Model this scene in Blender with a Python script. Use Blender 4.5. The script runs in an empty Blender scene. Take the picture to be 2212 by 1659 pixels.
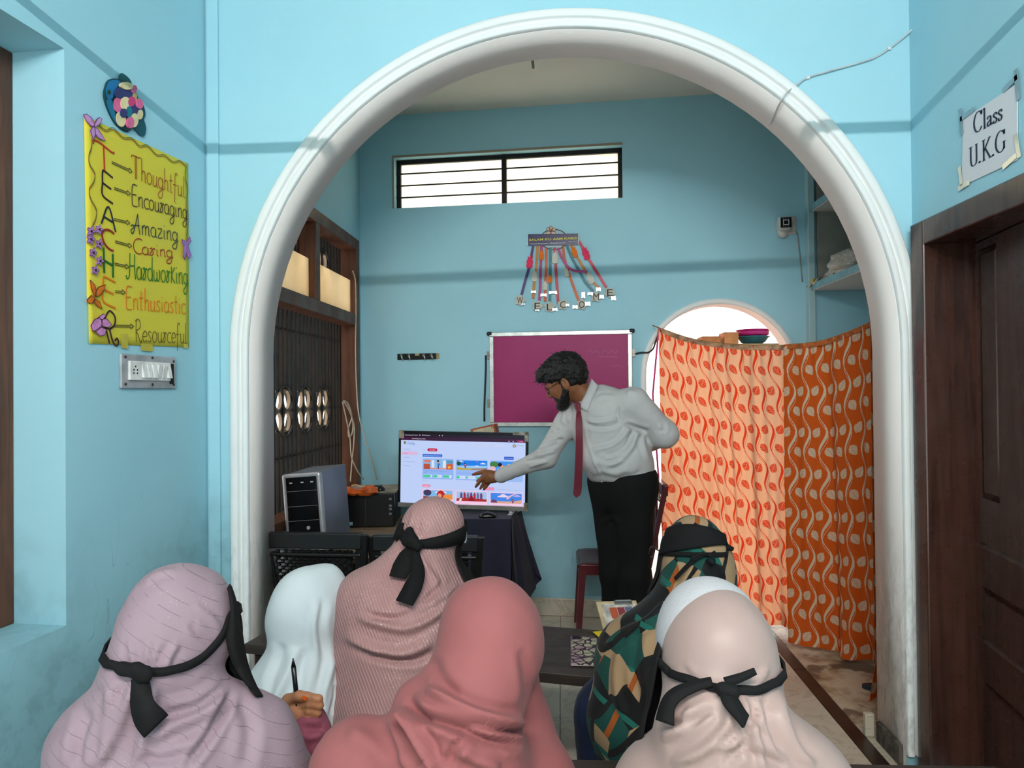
import bpy, bmesh, math, random
import numpy as np
from mathutils import Vector, Matrix, noise as mnoise
from mathutils.bvhtree import BVHTree
import openvdb as vdb

scene = bpy.context.scene
COL = scene.collection
random.seed(7)
rng = np.random.default_rng(7)

# ------------------------------------------------------------------ camera
IMG_W, IMG_H, FOC, EYE = 2212, 1659, 1534.0, 1.5
_yaw = math.atan(106 / FOC); _pitch = math.atan(15 / FOC); _roll = 0.0095
_fw = np.array([-math.sin(_yaw) * math.cos(_pitch), math.cos(_yaw) * math.cos(_pitch), math.sin(_pitch)])
_R = np.array([math.cos(_yaw), math.sin(_yaw), 0.0]); _U = np.cross(_R, _fw)
_rt = math.cos(_roll) * _R - math.sin(_roll) * _U
_up = math.sin(_roll) * _R + math.cos(_roll) * _U
_C = np.array([0.0, 0.0, EYE])
cam_data = bpy.data.cameras.new('camera'); cam = bpy.data.objects.new('camera', cam_data); COL.objects.link(cam)
cam_data.sensor_fit = 'HORIZONTAL'; cam_data.sensor_width = 36.0; cam_data.lens = FOC / IMG_W * 36.0
cam_data.clip_start = 0.02; cam_data.clip_end = 200
cam.matrix_world = Matrix(((_rt[0], _up[0], -_fw[0], 0), (_rt[1], _up[1], -_fw[1], 0), (_rt[2], _up[2], -_fw[2], EYE), (0, 0, 0, 1)))
scene.camera = cam

# ------------------------------------------------------------------ world, lamp, exposure
world = bpy.data.worlds.new('daylight'); scene.world = world; world.use_nodes = True
_bg = world.node_tree.nodes['Background']
_bg.inputs['Color'].default_value = (1.0, 0.96, 0.90, 1); _bg.inputs['Strength'].default_value = 3.3
TUBE_STRENGTH = 540.0            # the tube lamp's own emission, used in its builder
scene.view_settings.view_transform = 'Standard'; scene.view_settings.look = 'None'
scene.view_settings.exposure = 0.0; scene.view_settings.gamma = 1.0
scene.view_settings.use_curve_mapping = False
scene.cycles.max_bounces = 6; scene.cycles.diffuse_bounces = 3; scene.cycles.glossy_bounces = 2; scene.cycles.transmission_bounces = 3; scene.cycles.transparent_max_bounces = 4
scene.cycles.use_light_tree = False; scene.cycles.caustics_reflective = False; scene.cycles.caustics_refractive = False

# ------------------------------------------------------------------ picture measurements -> points in the place
def ray(px, py): return _fw + _rt * (px - IMG_W / 2) / FOC - _up * (py - IMG_H / 2) / FOC
def at(px, py, Y):
    d = ray(px, py); return _C + d * (Y / d[1])
def onz(px, py, z):
    d = ray(px, py); return _C + d * ((z - EYE) / d[2])
def onpl(px, py, p, n):
    d = ray(px, py); p = np.array(p); n = np.array(n); return _C + d * (np.dot(p - _C, n) / np.dot(d, n))
def proj(P):
    v = np.asarray(P) - _C; z = v @ _fw
    return np.stack([IMG_W / 2 + FOC * (v @ _rt) / z, IMG_H / 2 - FOC * (v @ _up) / z], -1)

class Frame:
    """upright wall frame: x along the wall to the right as seen from the room, y into the wall, z up"""
    def __init__(s, o, rz): s.o = np.array(o, float); s.rz = rz; s.u = np.array([math.cos(rz), math.sin(rz), 0]); s.n = np.array([-math.sin(rz), math.cos(rz), 0])
    def pix(s, px, py, off=0.0):
        p = onpl(px, py, s.o + s.n * off, s.n) - s.o; return (float(p @ s.u), float(p[2]))
    def w(s, x, y, z): return s.o + s.u * x + s.n * y + np.array([0, 0, z])
YA = 2.9; ARCH_T = 0.25
FR_ARCH = Frame((0, YA, 0), 0.0)
FR_BACK = Frame((-0.053, 4.764, 0), -math.radians(4.2))
_dl = ray(1325, 845); FR_LEFT = Frame((-1.488, YA, 0), math.atan2(_dl[1], _dl[0]))
FR_RIGHT = Frame((1.389, YA, 0), -math.pi / 2)
FR_WIN = Frame((-1.389, 4.86, 0), math.pi / 2)

# ------------------------------------------------------------------ colour and materials
def lin(c):
    if isinstance(c, str): c = tuple(int(c[i:i + 2], 16) for i in (0, 2, 4))
    o = []
    for v in c[:3]:
        v /= 255.0; o.append(v / 12.92 if v <= 0.04045 else ((v + 0.055) / 1.055) ** 2.4)
    return (o[0], o[1], o[2], 1.0)

class E:
    """tiny expression layer over shader math nodes"""
    def __init__(s, nt, sock): s.nt = nt; s.s = sock
    def _m(s, op, *a):
        n = s.nt.nodes.new('ShaderNodeMath'); n.operation = op
        for i, v in enumerate((s,) + a):
            if isinstance(v, E): s.nt.links.new(v.s, n.inputs[i])
            else: n.inputs[i].default_value = v
        return E(s.nt, n.outputs[0])
    def __add__(s, o): return s._m('ADD', o)
    __radd__ = __add__
    def __sub__(s, o): return s._m('SUBTRACT', o)
    def __rsub__(s, o): return (s * -1.0) + o
    def __mul__(s, o): return s._m('MULTIPLY', o)
    __rmul__ = __mul__
    def __truediv__(s, o): return s._m('DIVIDE', o)
    def sin(s): return s._m('SINE')
    def abs(s): return s._m('ABSOLUTE')
    def fract(s): return s._m('FRACT')
    def floor(s): return s._m('FLOOR')
    def sqrt(s): return s._m('SQRT')
    def pow(s, o): return s._m('POWER', o)
    def max(s, o): return s._m('MAXIMUM', o)
    def min(s, o): return s._m('MINIMUM', o)
    def lt(s, o): return s._m('LESS_THAN', o)
    def gt(s, o): return s._m('GREATER_THAN', o)
    def atan2(s, o): return s._m('ARCTAN2', o)
    def smooth(s, a, b):      # 0 below a, 1 above b
        n = s.nt.nodes.new('ShaderNodeMapRange'); n.interpolation_type = 'SMOOTHSTEP'
        s.nt.links.new(s.s, n.inputs['Value']); n.inputs['From Min'].default_value = a; n.inputs['From Max'].default_value = b
        return E(s.nt, n.outputs['Result'])

class Mat:
    def __init__(s, name, col=(200, 200, 200), rough=0.55, metal=0.0, spec=0.4, coat=0.0, sheen=0.0):
        s.m = bpy.data.materials.new(name); s.m.use_nodes = True; s.nt = s.m.node_tree
        s.b = s.nt.nodes['Principled BSDF']; i = s.b.inputs
        s.col0 = lin(col)
        i['Base Color'].default_value = s.col0; i['Roughness'].default_value = rough; i['Metallic'].default_value = metal
        i['Specular IOR Level'].default_value = spec
        if coat: i['Coat Weight'].default_value = coat; i['Coat Roughness'].default_value = 0.12
        if sheen: i['Sheen Weight'].default_value = sheen; i['Sheen Roughness'].default_value = 0.5
        s._tc = None
    def tc(s, which='Object'):
        if s._tc is None: s._tc = s.nt.nodes.new('ShaderNodeTexCoord')
        return s._tc.outputs[which]
    def xyz(s, which='Object'):
        n = s.nt.nodes.new('ShaderNodeSeparateXYZ'); s.nt.links.new(s.tc(which), n.inputs[0])
        return tuple(E(s.nt, n.outputs[k]) for k in range(3))
    def noise(s, scale, detail=3.0, which='Object', stretch=None, rough=0.55, dist=0.0):
        n = s.nt.nodes.new('ShaderNodeTexNoise'); n.inputs['Scale'].default_value = scale; n.inputs['Detail'].default_value = min(detail, 3.0)
        n.inputs['Roughness'].default_value = rough; n.inputs['Distortion'].default_value = dist
        src = s.tc(which)
        if stretch:
            mp = s.nt.nodes.new('ShaderNodeMapping'); mp.inputs['Scale'].default_value = stretch; s.nt.links.new(src, mp.inputs[0]); src = mp.outputs[0]
        s.nt.links.new(src, n.inputs['Vector']); return E(s.nt, n.outputs['Fac'])
    def vor(s, scale, feature='F1', out='Distance', which='Object', stretch=None, rand=1.0):
        n = s.nt.nodes.new('ShaderNodeTexVoronoi'); n.feature = feature; n.inputs['Scale'].default_value = scale; n.inputs['Randomness'].default_value = rand
        src = s.tc(which)
        if stretch:
            mp = s.nt.nodes.new('ShaderNodeMapping'); mp.inputs['Scale'].default_value = stretch; s.nt.links.new(src, mp.inputs[0]); src = mp.outputs[0]
        s.nt.links.new(src, n.inputs['Vector'])
        return n.outputs['Color'] if out == 'Color' else E(s.nt, n.outputs[out])
    def cur(s):
        l = s.b.inputs['Base Color'].links
        return l[0].from_socket if l else None
    def mix(s, fac, col, a=None):
        """lay colour col over the present base colour by fac"""
        n = s.nt.nodes.new('ShaderNodeMix'); n.data_type = 'RGBA'
        if isinstance(fac, E): s.nt.links.new(fac.s, n.inputs[0])
        else: n.inputs[0].default_value = fac
        c = s.cur()
        if c is not None: s.nt.links.new(c, n.inputs[6])
        else: n.inputs[6].default_value = s.b.inputs['Base Color'].default_value
        if isinstance(col, bpy.types.NodeSocket): s.nt.links.new(col, n.inputs[7])
        else: n.inputs[7].default_value = lin(col)
        s.nt.links.new(n.outputs[2], s.b.inputs['Base Color']); return s
    def bump(s, h, strength=0.3, dist=0.01):
        n = s.nt.nodes.new('ShaderNodeBump'); n.inputs['Strength'].default_value = strength; n.inputs['Distance'].default_value = dist
        s.nt.links.new(h.s, n.inputs['Height'])
        l = s.b.inputs['Normal'].links
        if l: s.nt.links.new(l[0].from_socket, n.inputs['Normal'])
        s.nt.links.new(n.outputs[0], s.b.inputs['Normal']); return s
    def rough(s, e):
        s.nt.links.new(e.s, s.b.inputs['Roughness']); return s
    def emit(s, col, strength):
        s.b.inputs['Emission Color'].default_value = lin(col); s.b.inputs['Emission Strength'].default_value = strength; return s
    def translucent(s, fac, col=None):
        out = s.nt.nodes['Material Output']; t = s.nt.nodes.new('ShaderNodeBsdfTranslucent'); mx = s.nt.nodes.new('ShaderNodeMixShader')
        mx.inputs[0].default_value = fac
        c = s.cur()
        if col is not None: t.inputs[0].default_value = lin(col)
        elif c is not None: s.nt.links.new(c, t.inputs[0])
        else: t.inputs[0].default_value = s.col0
        s.nt.links.new(s.b.outputs[0], mx.inputs[1]); s.nt.links.new(t.outputs[0], mx.inputs[2]); s.nt.links.new(mx.outputs[0], out.inputs[0])
        return s

_pm = {}
def P(col, rough=0.55, metal=0.0, spec=0.4, var=0.10, scale=14.0, bump=0.0, coat=0.0, sheen=0.0, name=None):
    """plain painted / plastic / paper material with a little procedural variation"""
    key = (str(col), rough, metal, spec, var, scale, bump, coat, sheen)
    if key in _pm: return _pm[key]
    m = Mat(name or 'paint_%d' % len(_pm), col, rough, metal, spec, coat, sheen)
    if isinstance(col, str): col = tuple(int(col[i:i + 2], 16) for i in (0, 2, 4))
    if var: m.mix(m.noise(scale, 4).smooth(0.35, 0.7) * 1.0, tuple(max(0, c * (1 - var)) for c in col))
    if bump: m.bump(m.noise(scale * 6, 4), bump, 0.004)
    _pm[key] = m.m; return m.m

# ------------------------------------------------------------------ mesh builder
def link(name, me, mat, parent=None):
    o = bpy.data.objects.new(name, me); COL.objects.link(o)
    if mat is not None:
        for q in (mat if isinstance(mat, (list, tuple)) else [mat]): me.materials.append(q)
    if parent is not None: o.parent = parent
    return o
def tag(o, label=None, cat=None, group=None, kind=None):
    if label: o['label'] = label
    if cat: o['category'] = cat
    if group: o['group'] = group
    if kind: o['kind'] = kind
    return o
def thing(name, label, cat, loc=(0, 0, 0), rz=0.0, group=None, rot=None):
    o = bpy.data.objects.new(name, None); COL.objects.link(o); o.empty_display_size = 0.05
    o.location = tuple(loc); o.rotation_euler = rot if rot is not None else (0, 0, rz)
    return tag(o, label, cat, group)
def frame_thing(name, label, cat, fr, x=0, z=0, off=0.0, group=None):
    return thing(name, label, cat, fr.w(x, off, z), fr.rz, group)

class MB:
    def __init__(s): s.v = []; s.f = []; s.uv = None
    def add(s, V, F):
        b = len(s.v); s.v += [tuple(map(float, p)) for p in V]; s.f += [tuple(b + i for i in f) for f in F]; return s
    def box(s, c, d, rot=None):
        x, y, z = [k / 2 for k in d]
        V = [(-x, -y, -z), (x, -y, -z), (x, y, -z), (-x, y, -z), (-x, -y, z), (x, -y, z), (x, y, z), (-x, y, z)]
        if rot is not None:
            Mx = rot if isinstance(rot, Matrix) else Matrix.Rotation(rot[2], 3, 'Z') @ Matrix.Rotation(rot[1], 3, 'Y') @ Matrix.Rotation(rot[0], 3, 'X')
            V = [tuple(Mx @ Vector(p)) for p in V]
        V = [(p[0] + c[0], p[1] + c[1], p[2] + c[2]) for p in V]
        return s.add(V, [(0, 3, 2, 1), (4, 5, 6, 7), (0, 1, 5, 4), (1, 2, 6, 5), (2, 3, 7, 6), (3, 0, 4, 7)])
    def b2(s, lo, hi): return s.box([(a + b) / 2 for a, b in zip(lo, hi)], [abs(b - a) for a, b in zip(lo, hi)])
    def tube(s, pts, r, n=8, cap=True, closed=False):
        pts = [Vector(tuple(map(float, p))) for p in pts]; m = len(pts)
        rr = r if isinstance(r, (list, tuple, np.ndarray)) else [r] * m
        up = None; V = []; F = []
        for i, p in enumerate(pts):
            a = pts[i - 1] if (i or closed) else p; b = pts[(i + 1) % m] if (i < m - 1 or closed) else p
            t = (b - a).normalized() if (b - a).length > 1e-9 else Vector((0, 0, 1))
            if up is None: up = t.orthogonal().normalized()
            else:
                up = up - t * up.dot(t); up = up.normalized() if up.length > 1e-6 else t.orthogonal().normalized()
            w = t.cross(up)
            for k in range(n):
                a_ = 2 * math.pi * k / n; V.append(p + (up * math.cos(a_) + w * math.sin(a_)) * rr[i])
        for i in range(m if closed else m - 1):
            j = (i + 1) % m
            for k in range(n): F.append((i * n + k, i * n + (k + 1) % n, j * n + (k + 1) % n, j * n + k))
        if cap and not closed: F += [tuple(range(n))[::-1], tuple((m - 1) * n + k for k in range(n))]
        return s.add(V, F)
    def lathe(s, prof, n=24, c=(0, 0, 0), axis='Z', caps=True):
        V = []; F = []
        for r, h in prof:
            for k in range(n):
                a = 2 * math.pi * k / n; x, y = r * math.cos(a), r * math.sin(a)
                V.append({'Z': (x, y, h), 'Y': (x, h, y), 'X': (h, x, y)}[axis])
        for i in range(len(prof) - 1):
            for k in range(n): F.append((i * n + k, i * n + (k + 1) % n, (i + 1) * n + (k + 1) % n, (i + 1) * n + k))
        if caps: F += [tuple(range(n))[::-1], tuple((len(prof) - 1) * n + k for k in range(n))]
        return s.add([(p[0] + c[0], p[1] + c[1], p[2] + c[2]) for p in V], F)
    def plate(s, poly, y0, y1):
        """outline in x,z extruded in y from y0 (front) to y1"""
        n = len(poly)
        V = [(x, y0, z) for x, z in poly] + [(x, y1, z) for x, z in poly]
        return s.add(V, [tuple(range(n)), tuple(range(2 * n - 1, n - 1, -1))] + [(i, n + i, n + (i + 1) % n, (i + 1) % n) for i in range(n)])
    def ribbon(s, pts, w, t=0.002, up=None, nrm=None):
        """flat strip along pts; nrm: per-point surface normals, w: width (or list)"""
        pts = [Vector(tuple(map(float, p))) for p in pts]; m = len(pts); V = []; F = []
        ww = w if isinstance(w, (list, tuple, np.ndarray)) else [w] * m
        for i, p in enumerate(pts):
            tg = (pts[min(i + 1, m - 1)] - pts[max(i - 1, 0)]).normalized()
            nn = Vector(tuple(nrm[i])) if nrm is not None else Vector((0, -1, 0))
            sd = tg.cross(nn)
            sd = sd.normalized() if sd.length > 1e-6 else Vector((1, 0, 0)); nn = sd.cross(tg).normalized()
            for a, b in ((-1, 0), (1, 0), (1, 1), (-1, 1)): V.append(p + sd * (a * ww[i] / 2) + nn * (b * t))
        for i in range(m - 1):
            for k in range(4): F.append((i * 4 + k, i * 4 + (k + 1) % 4, i * 4 + 4 + (k + 1) % 4, i * 4 + 4 + k))
        F += [(0, 1, 2, 3), tuple((m - 1) * 4 + k for k in (3, 2, 1, 0))]
        return s.add(V, F)
    def grid(s, fn, nu, nv, t=0.0):
        """fn(u,v)->point, u,v in 0..1"""
        V = [fn(i / nu, j / nv) for j in range(nv + 1) for i in range(nu + 1)]
        F = [(j * (nu + 1) + i, j * (nu + 1) + i + 1, (j + 1) * (nu + 1) + i + 1, (j + 1) * (nu + 1) + i) for j in range(nv) for i in range(nu)]
        s.uvs = [(i / nu, j / nv) for j in range(nv + 1) for i in range(nu + 1)]
        return s.add(V, F)
    def mesh(s, name, smooth=False, fix=True):
        me = bpy.data.meshes.new(name); me.from_pydata(s.v, [], s.f); me.validate()
        if fix:
            bm = bmesh.new(); bm.from_mesh(me); bmesh.ops.recalc_face_normals(bm, faces=bm.faces); bm.to_mesh(me); bm.free()
        if smooth: me.polygons.foreach_set('use_smooth', [True] * len(me.polygons))
        me.update(); return me
    def build(s, name, mat, parent=None, smooth=False, bevel=0.0, seg=2, fix=True):
        o = link(name, s.mesh(name, smooth, fix), mat, parent)
        if bevel:
            b = o.modifiers.new('bevel', 'BEVEL'); b.width = bevel; b.segments = seg; b.limit_method = 'ANGLE'; b.angle_limit = 0.6
        return o

def cr(pts, n=8, closed=False):
    """Catmull-Rom through pts"""
    P_ = [np.array(p, float) for p in pts]; m = len(P_); out = []
    for i in range(m if closed else m - 1):
        p0 = P_[(i - 1) % m] if (closed or i > 0) else 2 * P_[0] - P_[1]
        p1 = P_[i]; p2 = P_[(i + 1) % m]
        p3 = P_[(i + 2) % m] if (closed or i < m - 2) else 2 * P_[-1] - P_[-2]
        for k in range(n):
            t = k / n
            out.append(0.5 * ((2 * p1) + (-p0 + p2) * t + (2 * p0 - 5 * p1 + 4 * p2 - p3) * t * t + (-p0 + 3 * p1 - 3 * p2 + p3) * t ** 3))
    if not closed: out.append(P_[-1])
    return out

def text_geo(body, size=1.0, bold=0.0, shear=0.0):
    """built-in font -> list of verts (x,z) and faces"""
    cu = bpy.data.curves.new('t', 'FONT'); cu.body = body; cu.size = size; cu.offset = bold; cu.shear = shear; cu.resolution_u = 3; cu.fill_mode = 'FRONT'
    o = bpy.data.objects.new('t', cu); COL.objects.link(o)
    dg = bpy.context.evaluated_depsgraph_get(); me = bpy.data.meshes.new_from_object(o.evaluated_get(dg))
    V = [(v.co.x, v.co.y) for v in me.vertices]; F = [tuple(p.vertices) for p in me.polygons]
    bpy.data.objects.remove(o); bpy.data.curves.remove(cu); bpy.data.meshes.remove(me)
    return V, F
def put_text(mb, body, x0, z0, x1, z1, y=-0.001, bold=0.0):
    """text fitted in the rectangle x0..x1 (width), z0 baseline, z1 cap top, on plane y"""
    V, F = text_geo(body, 1.0, bold)
    if not V: return
    a = min(v[0] for v in V); b = max(v[0] for v in V); h = 0.70
    mb.add([(x0 + (v[0] - a) / (b - a) * (x1 - x0), y, z0 + v[1] / h * (z1 - z0)) for v in V], F)
# ================================================================== SETTING
HALL_TOP = 3.45; ROOM_TOP = 3.42; Y_REAR = -2.3
def paint_blue(name='blue_wall_paint', grime=0.5):
    m = Mat(name, (164, 214, 229), 0.62, spec=0.25)
    n1 = m.noise(1.6, 4); n2 = m.noise(9, 5, rough=0.7)
    m.mix(n1.smooth(0.35, 0.75) * 0.35, (152, 205, 221))
    m.mix(n2.smooth(0.52, 0.8) * 0.25, (174, 220, 233))
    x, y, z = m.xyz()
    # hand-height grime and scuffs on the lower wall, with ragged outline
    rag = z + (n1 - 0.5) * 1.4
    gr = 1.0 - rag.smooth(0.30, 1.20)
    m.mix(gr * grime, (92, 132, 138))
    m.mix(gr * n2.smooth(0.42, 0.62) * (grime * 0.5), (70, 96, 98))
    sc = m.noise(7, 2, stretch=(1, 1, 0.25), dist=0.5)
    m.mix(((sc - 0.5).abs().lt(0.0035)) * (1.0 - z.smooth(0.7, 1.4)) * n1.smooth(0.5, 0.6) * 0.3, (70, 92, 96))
    m.bump(n2, 0.14, 0.012)
    return m.m
def paint_white(name, col, dirt=0.5):
    m = Mat(name, col, 0.6, spec=0.25)
    m.mix(m.noise(3, 5).smooth(0.4, 0.8) * 0.3, tuple(int(c * 0.93) for c in col))
    x, y, z = m.xyz()
    rag = z + (m.noise(3.0, 5) - 0.5) * 1.0
    m.mix((1.0 - rag.smooth(0.2, 1.2)) * m.noise(20, 6, stretch=(1, 1, 0.35), rough=0.8).smooth(0.4, 0.7) * dirt, (118, 112, 104))
    m.bump(m.noise(40, 5), 0.15, 0.008)
    return m.m
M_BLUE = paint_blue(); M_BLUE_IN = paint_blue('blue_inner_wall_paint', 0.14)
M_SOFFIT = paint_white('arch_soffit_paint', (244, 238, 235), 0.45)
M_TRIM = paint_white('white_trim_paint', (236, 240, 240), 0.5)
M_CEIL = paint_white('ceiling_paint', (236, 230, 218), 0.0)
M_PINKW = paint_white('pale_pink_wall_paint', (246, 226, 218), 0.0)
def wood(name, c1, c2, rough=0.4, coat=0.0, scale=1.0, st=(1, 1, 0.08)):
    m = Mat(name, c1, rough, spec=0.4, coat=coat)
    g = m.noise(22 * scale, 6, stretch=st, rough=0.7, dist=0.6)
    m.mix(g.smooth(0.35, 0.72), c2)
    m.mix(m.noise(70 * scale, 3, stretch=st).smooth(0.62, 0.7) * 0.4, tuple(int(c * 0.6) for c in c1))
    m.bump(g, 0.18, 0.006); m.rough(m.noise(9, 4).smooth(0.2, 0.9) * 0.25 + (rough - 0.1))
    return m.m
M_DOOR = wood('dark_brown_gloss_wood', (72, 44, 36), (50, 30, 25), 0.30, 0.35)
M_FRAMEW = wood('brown_frame_wood', (104, 62, 40), (74, 44, 30), 0.45)
def marble():
    m = Mat('old_marble', (206, 198, 182), 0.32, spec=0.45)
    m.mix(m.noise(2.5, 6, rough=0.65).smooth(0.35, 0.75) * 0.8, (184, 172, 150))
    v = m.noise(3.4, 6, dist=1.6)
    m.mix(((v - 0.5).abs().lt(0.018)) * 0.35, (150, 140, 124))
    m.mix(m.noise(13, 6, rough=0.75).smooth(0.56, 0.8) * 0.5, (140, 118, 92))
    m.bump(m.noise(30, 4), 0.06, 0.004)
    return m.m
M_MARBLE = marble()
def stained_marble():
    m = Mat('stained_marble', (196, 184, 162), 0.4, spec=0.4)
    m.mix(m.noise(5, 6, rough=0.7).smooth(0.4, 0.62), (150, 126, 98))
    m.mix(m.noise(3.2, 6, rough=0.7, which='Object').smooth(0.5, 0.58) * 0.85, (92, 72, 58))
    m.bump(m.noise(30, 4), 0.08, 0.004); return m.m
M_MARBLE_ST = stained_marble()
M_BLACKSTONE = P((46, 38, 32), 0.3, var=0.4, scale=8)
M_MORTAR = P((120, 108, 92), 0.8, var=0.3, scale=30)

def struct(name, mb, mat, parent=None, **k):
    o = mb.build(name, mat, parent, **k)
    if parent is None: o['kind'] = 'structure'
    return o

# ---- floor with marble slabs and a dark stone strip
mb = MB(); mb.b2((-2.4, Y_REAR, -0.08), (2.3, 7.6, -0.012)); floor = struct('floor', mb, M_MORTAR)
sx0 = 1.02
a_ = onz(1712, 1400, 0); b_ = onz(1868, 1650, 0); sx0 = float((a_[0] + b_[0]) / 2)
strip_w = 0.07
def slab(x0, x1, y0, y1, mat, name='tile'):
    g = 0.0015; h = random.uniform(-0.0012, 0.0006)
    o = MB().b2((x0 + g, y0 + g, -0.02), (x1 - g, y1 - g, h)).build(name, mat, floor); return o
ys = [Y_REAR + 0.62 * k for k in range(17)]
for yy in ys[:-1]:
    slab(sx0 - strip_w / 2, sx0 + strip_w / 2, yy, yy + 0.62, M_BLACKSTONE, 'border_tile')
    x = sx0 - strip_w / 2
    while x > -2.3: slab(max(x - 0.62, -2.35), x, yy, yy + 0.62, M_MARBLE); x -= 0.62
    x = sx0 + strip_w / 2
    slab(x, x + 0.42, yy, yy + 0.62, M_MARBLE_ST if yy > 2.9 and yy < 4.6 else M_MARBLE); slab(x + 0.42, 2.3, yy, yy + 0.62, M_MARBLE_ST if yy > 2.9 and yy < 4.6 else M_MARBLE)

# ---- arch wall
AX, AZ, AR = 0.015, 1.658, 1.322
def arch_path(r, n=48, zb=0.0):
    pts = [(AX - r, zb)] + [(AX - r * math.cos(math.pi * k / n), AZ + r * math.sin(math.pi * k / n)) for k in range(n + 1)] + [(AX + r, zb)]
    return pts
mb = MB(); n = 48; pp = arch_path(AR, n); XL, XR = -1.62, 1.52
V = []; F = []
for yy in (YA, YA + ARCH_T):
    for (x, z) in pp: V.append((x, yy, z))
    V += [(XL, yy, 0), (XL, yy, AZ), (XL, yy, HALL_TOP), (XR, yy, HALL_TOP), (XR, yy, AZ), (XR, yy, 0)]
    for k in range(n + 1):
        V.append((pp[1 + k][0], yy, HALL_TOP))
m_ = len(pp); per = m_ + 6 + n + 1
for s_ in (0, per):
    F.append((s_, s_ + 1, s_ + m_ + 1, s_ + m_)); F.append((s_ + m_ - 1, s_ + m_ - 2, s_ + m_ + 4, s_ + m_ + 5))
    t0 = s_ + m_ + 6
    F.append((s_ + 1, t0, s_ + m_ + 2, s_ + m_ + 1)); F.append((s_ + m_ - 2, t0 + n, s_ + m_ + 3, s_ + m_ + 4))
    for k in range(n): F.append((s_ + 1 + k, s_ + 2 + k, t0 + k + 1, t0 + k))
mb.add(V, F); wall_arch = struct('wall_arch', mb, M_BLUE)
mb = MB(); V = []
for (x, z) in pp: V += [(x, YA + 0.002, z), (x, YA + ARCH_T - 0.001, z)]
mb.add(V, [(2 * k, 2 * k + 1, 2 * k + 3, 2 * k + 2) for k in range(m_ - 1)])
o = mb.build('soffit', M_SOFFIT, wall_arch, smooth=False)
sm = o.modifiers.new('thick', 'SOLIDIFY'); sm.thickness = 0.004; sm.offset = 0
o.data.polygons.foreach_set('use_smooth', [True] * len(o.data.polygons))
# moulding swept round the arch: two bands and a groove
prof = [(0.0, 0.004), (0.0, -0.018), (0.004, -0.022), (0.021, -0.022), (0.025, -0.018), (0.027, -0.008), (0.033, -0.008), (0.036, -0.030), (0.040, -0.034), (0.066, -0.034), (0.071, -0.028), (0.075, -0.010), (0.079, 0.004)]
mb = MB(); V = []; nn = 72; zb = 0.06
stations = [((AX - 1, zb), (-1, 0))]
path = []
for k in range(12): path.append(((-1, 0), zb + (AZ - zb) * k / 12))
for (q, zz) in path:
    for (dr, dy) in prof: V.append((AX - (AR + dr) + rng.normal(0, 0.0007), YA + dy, zz))
for k in range(nn + 1):
    a = math.pi * k / nn
    for (dr, dy) in prof: V.append((AX - (AR + dr) * math.cos(a) + rng.normal(0, 0.0004), YA + dy, AZ + (AR + dr) * math.sin(a) + rng.normal(0, 0.0004)))
for (q, zz) in path[::-1]:
    for (dr, dy) in prof: V.append((AX + (AR + dr) + rng.normal(0, 0.0007), YA + dy, zz))
L = len(prof); S = len(V) // L
mb.add(V, [(i * L + k, i * L + k + 1, (i + 1) * L + k + 1, (i + 1) * L + k) for i in range(S - 1) for k in range(L - 1)])
struct('trim_1', mb, M_TRIM, smooth=True)
# worn skirting at the foot of the right jamb
mb = MB(); mb.b2((AX + AR - 0.018, YA + 0.02, 0), (AX + AR - 0.001, YA + ARCH_T - 0.02, 0.085)); sk = struct('baseboard_arch', mb, P((92, 86, 80), 0.8, var=0.5, scale=22), bevel=0.004)
MB().box((AX + AR - 0.03, YA + ARCH_T + 0.02, 0.05), (0.04, 0.03, 0.10)).build('marble_stub', M_MARBLE, sk, bevel=0.006)

# ---- hall: left wall with a deep window niche
fl = FR_LEFT
def wall_with_holes(name, fr, x0, x1, z1, holes, mat, thick=0.2, parent=None):
    """wall in frame fr between x0..x1, holes = [(xa,xb,za,zb,depth)] with reveals"""
    xs = sorted({x0, x1} | {h[0] for h in holes} | {h[1] for h in holes}); zs = sorted({0.0, z1} | {h[2] for h in holes} | {h[3] for h in holes})
    mb = MB()
    for i in range(len(xs) - 1):
        for j in range(len(zs) - 1):
            cx, cz = (xs[i] + xs[i + 1]) / 2, (zs[j] + zs[j + 1]) / 2
            if any(h[0] < cx < h[1] and h[2] < cz < h[3] for h in holes): continue
            mb.add([(xs[i], 0, zs[j]), (xs[i + 1], 0, zs[j]), (xs[i + 1], 0, zs[j + 1]), (xs[i], 0, zs[j + 1])], [(0, 1, 2, 3)])
            mb.add([(xs[i], thick, zs[j]), (xs[i + 1], thick, zs[j]), (xs[i + 1], thick, zs[j + 1]), (xs[i], thick, zs[j + 1])], [(3, 2, 1, 0)])
    for (a, b, c, d, dp) in holes:
        for q in ([(a, 0, c), (b, 0, c), (b, dp, c), (a, dp, c)], [(a, 0, d), (a, dp, d), (b, dp, d), (b, 0, d)], [(a, 0, c), (a, dp, c), (a, dp, d), (a, 0, d)], [(b, 0, c), (b, 0, d), (b, dp, d), (b, dp, c)]):
            mb.add(q, [(0, 1, 2, 3)])
    o = mb.build(name, mat, parent, fix=False); o.location = fr.w(0, 0, 0); o.rotation_euler = (0, 0, fr.rz)
    if parent is None: o['kind'] = 'structure'
    return o
NX1 = -0.785
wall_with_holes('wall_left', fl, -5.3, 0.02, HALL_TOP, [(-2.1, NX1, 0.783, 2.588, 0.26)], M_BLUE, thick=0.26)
# slim painted pilaster strip in the left corner
mb = MB(); mb.box((-1.455, YA - 0.006, HALL_TOP / 2), (0.05, 0.014, HALL_TOP)); struct('trim_2', mb, M_BLUE, bevel=0.004)
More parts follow.
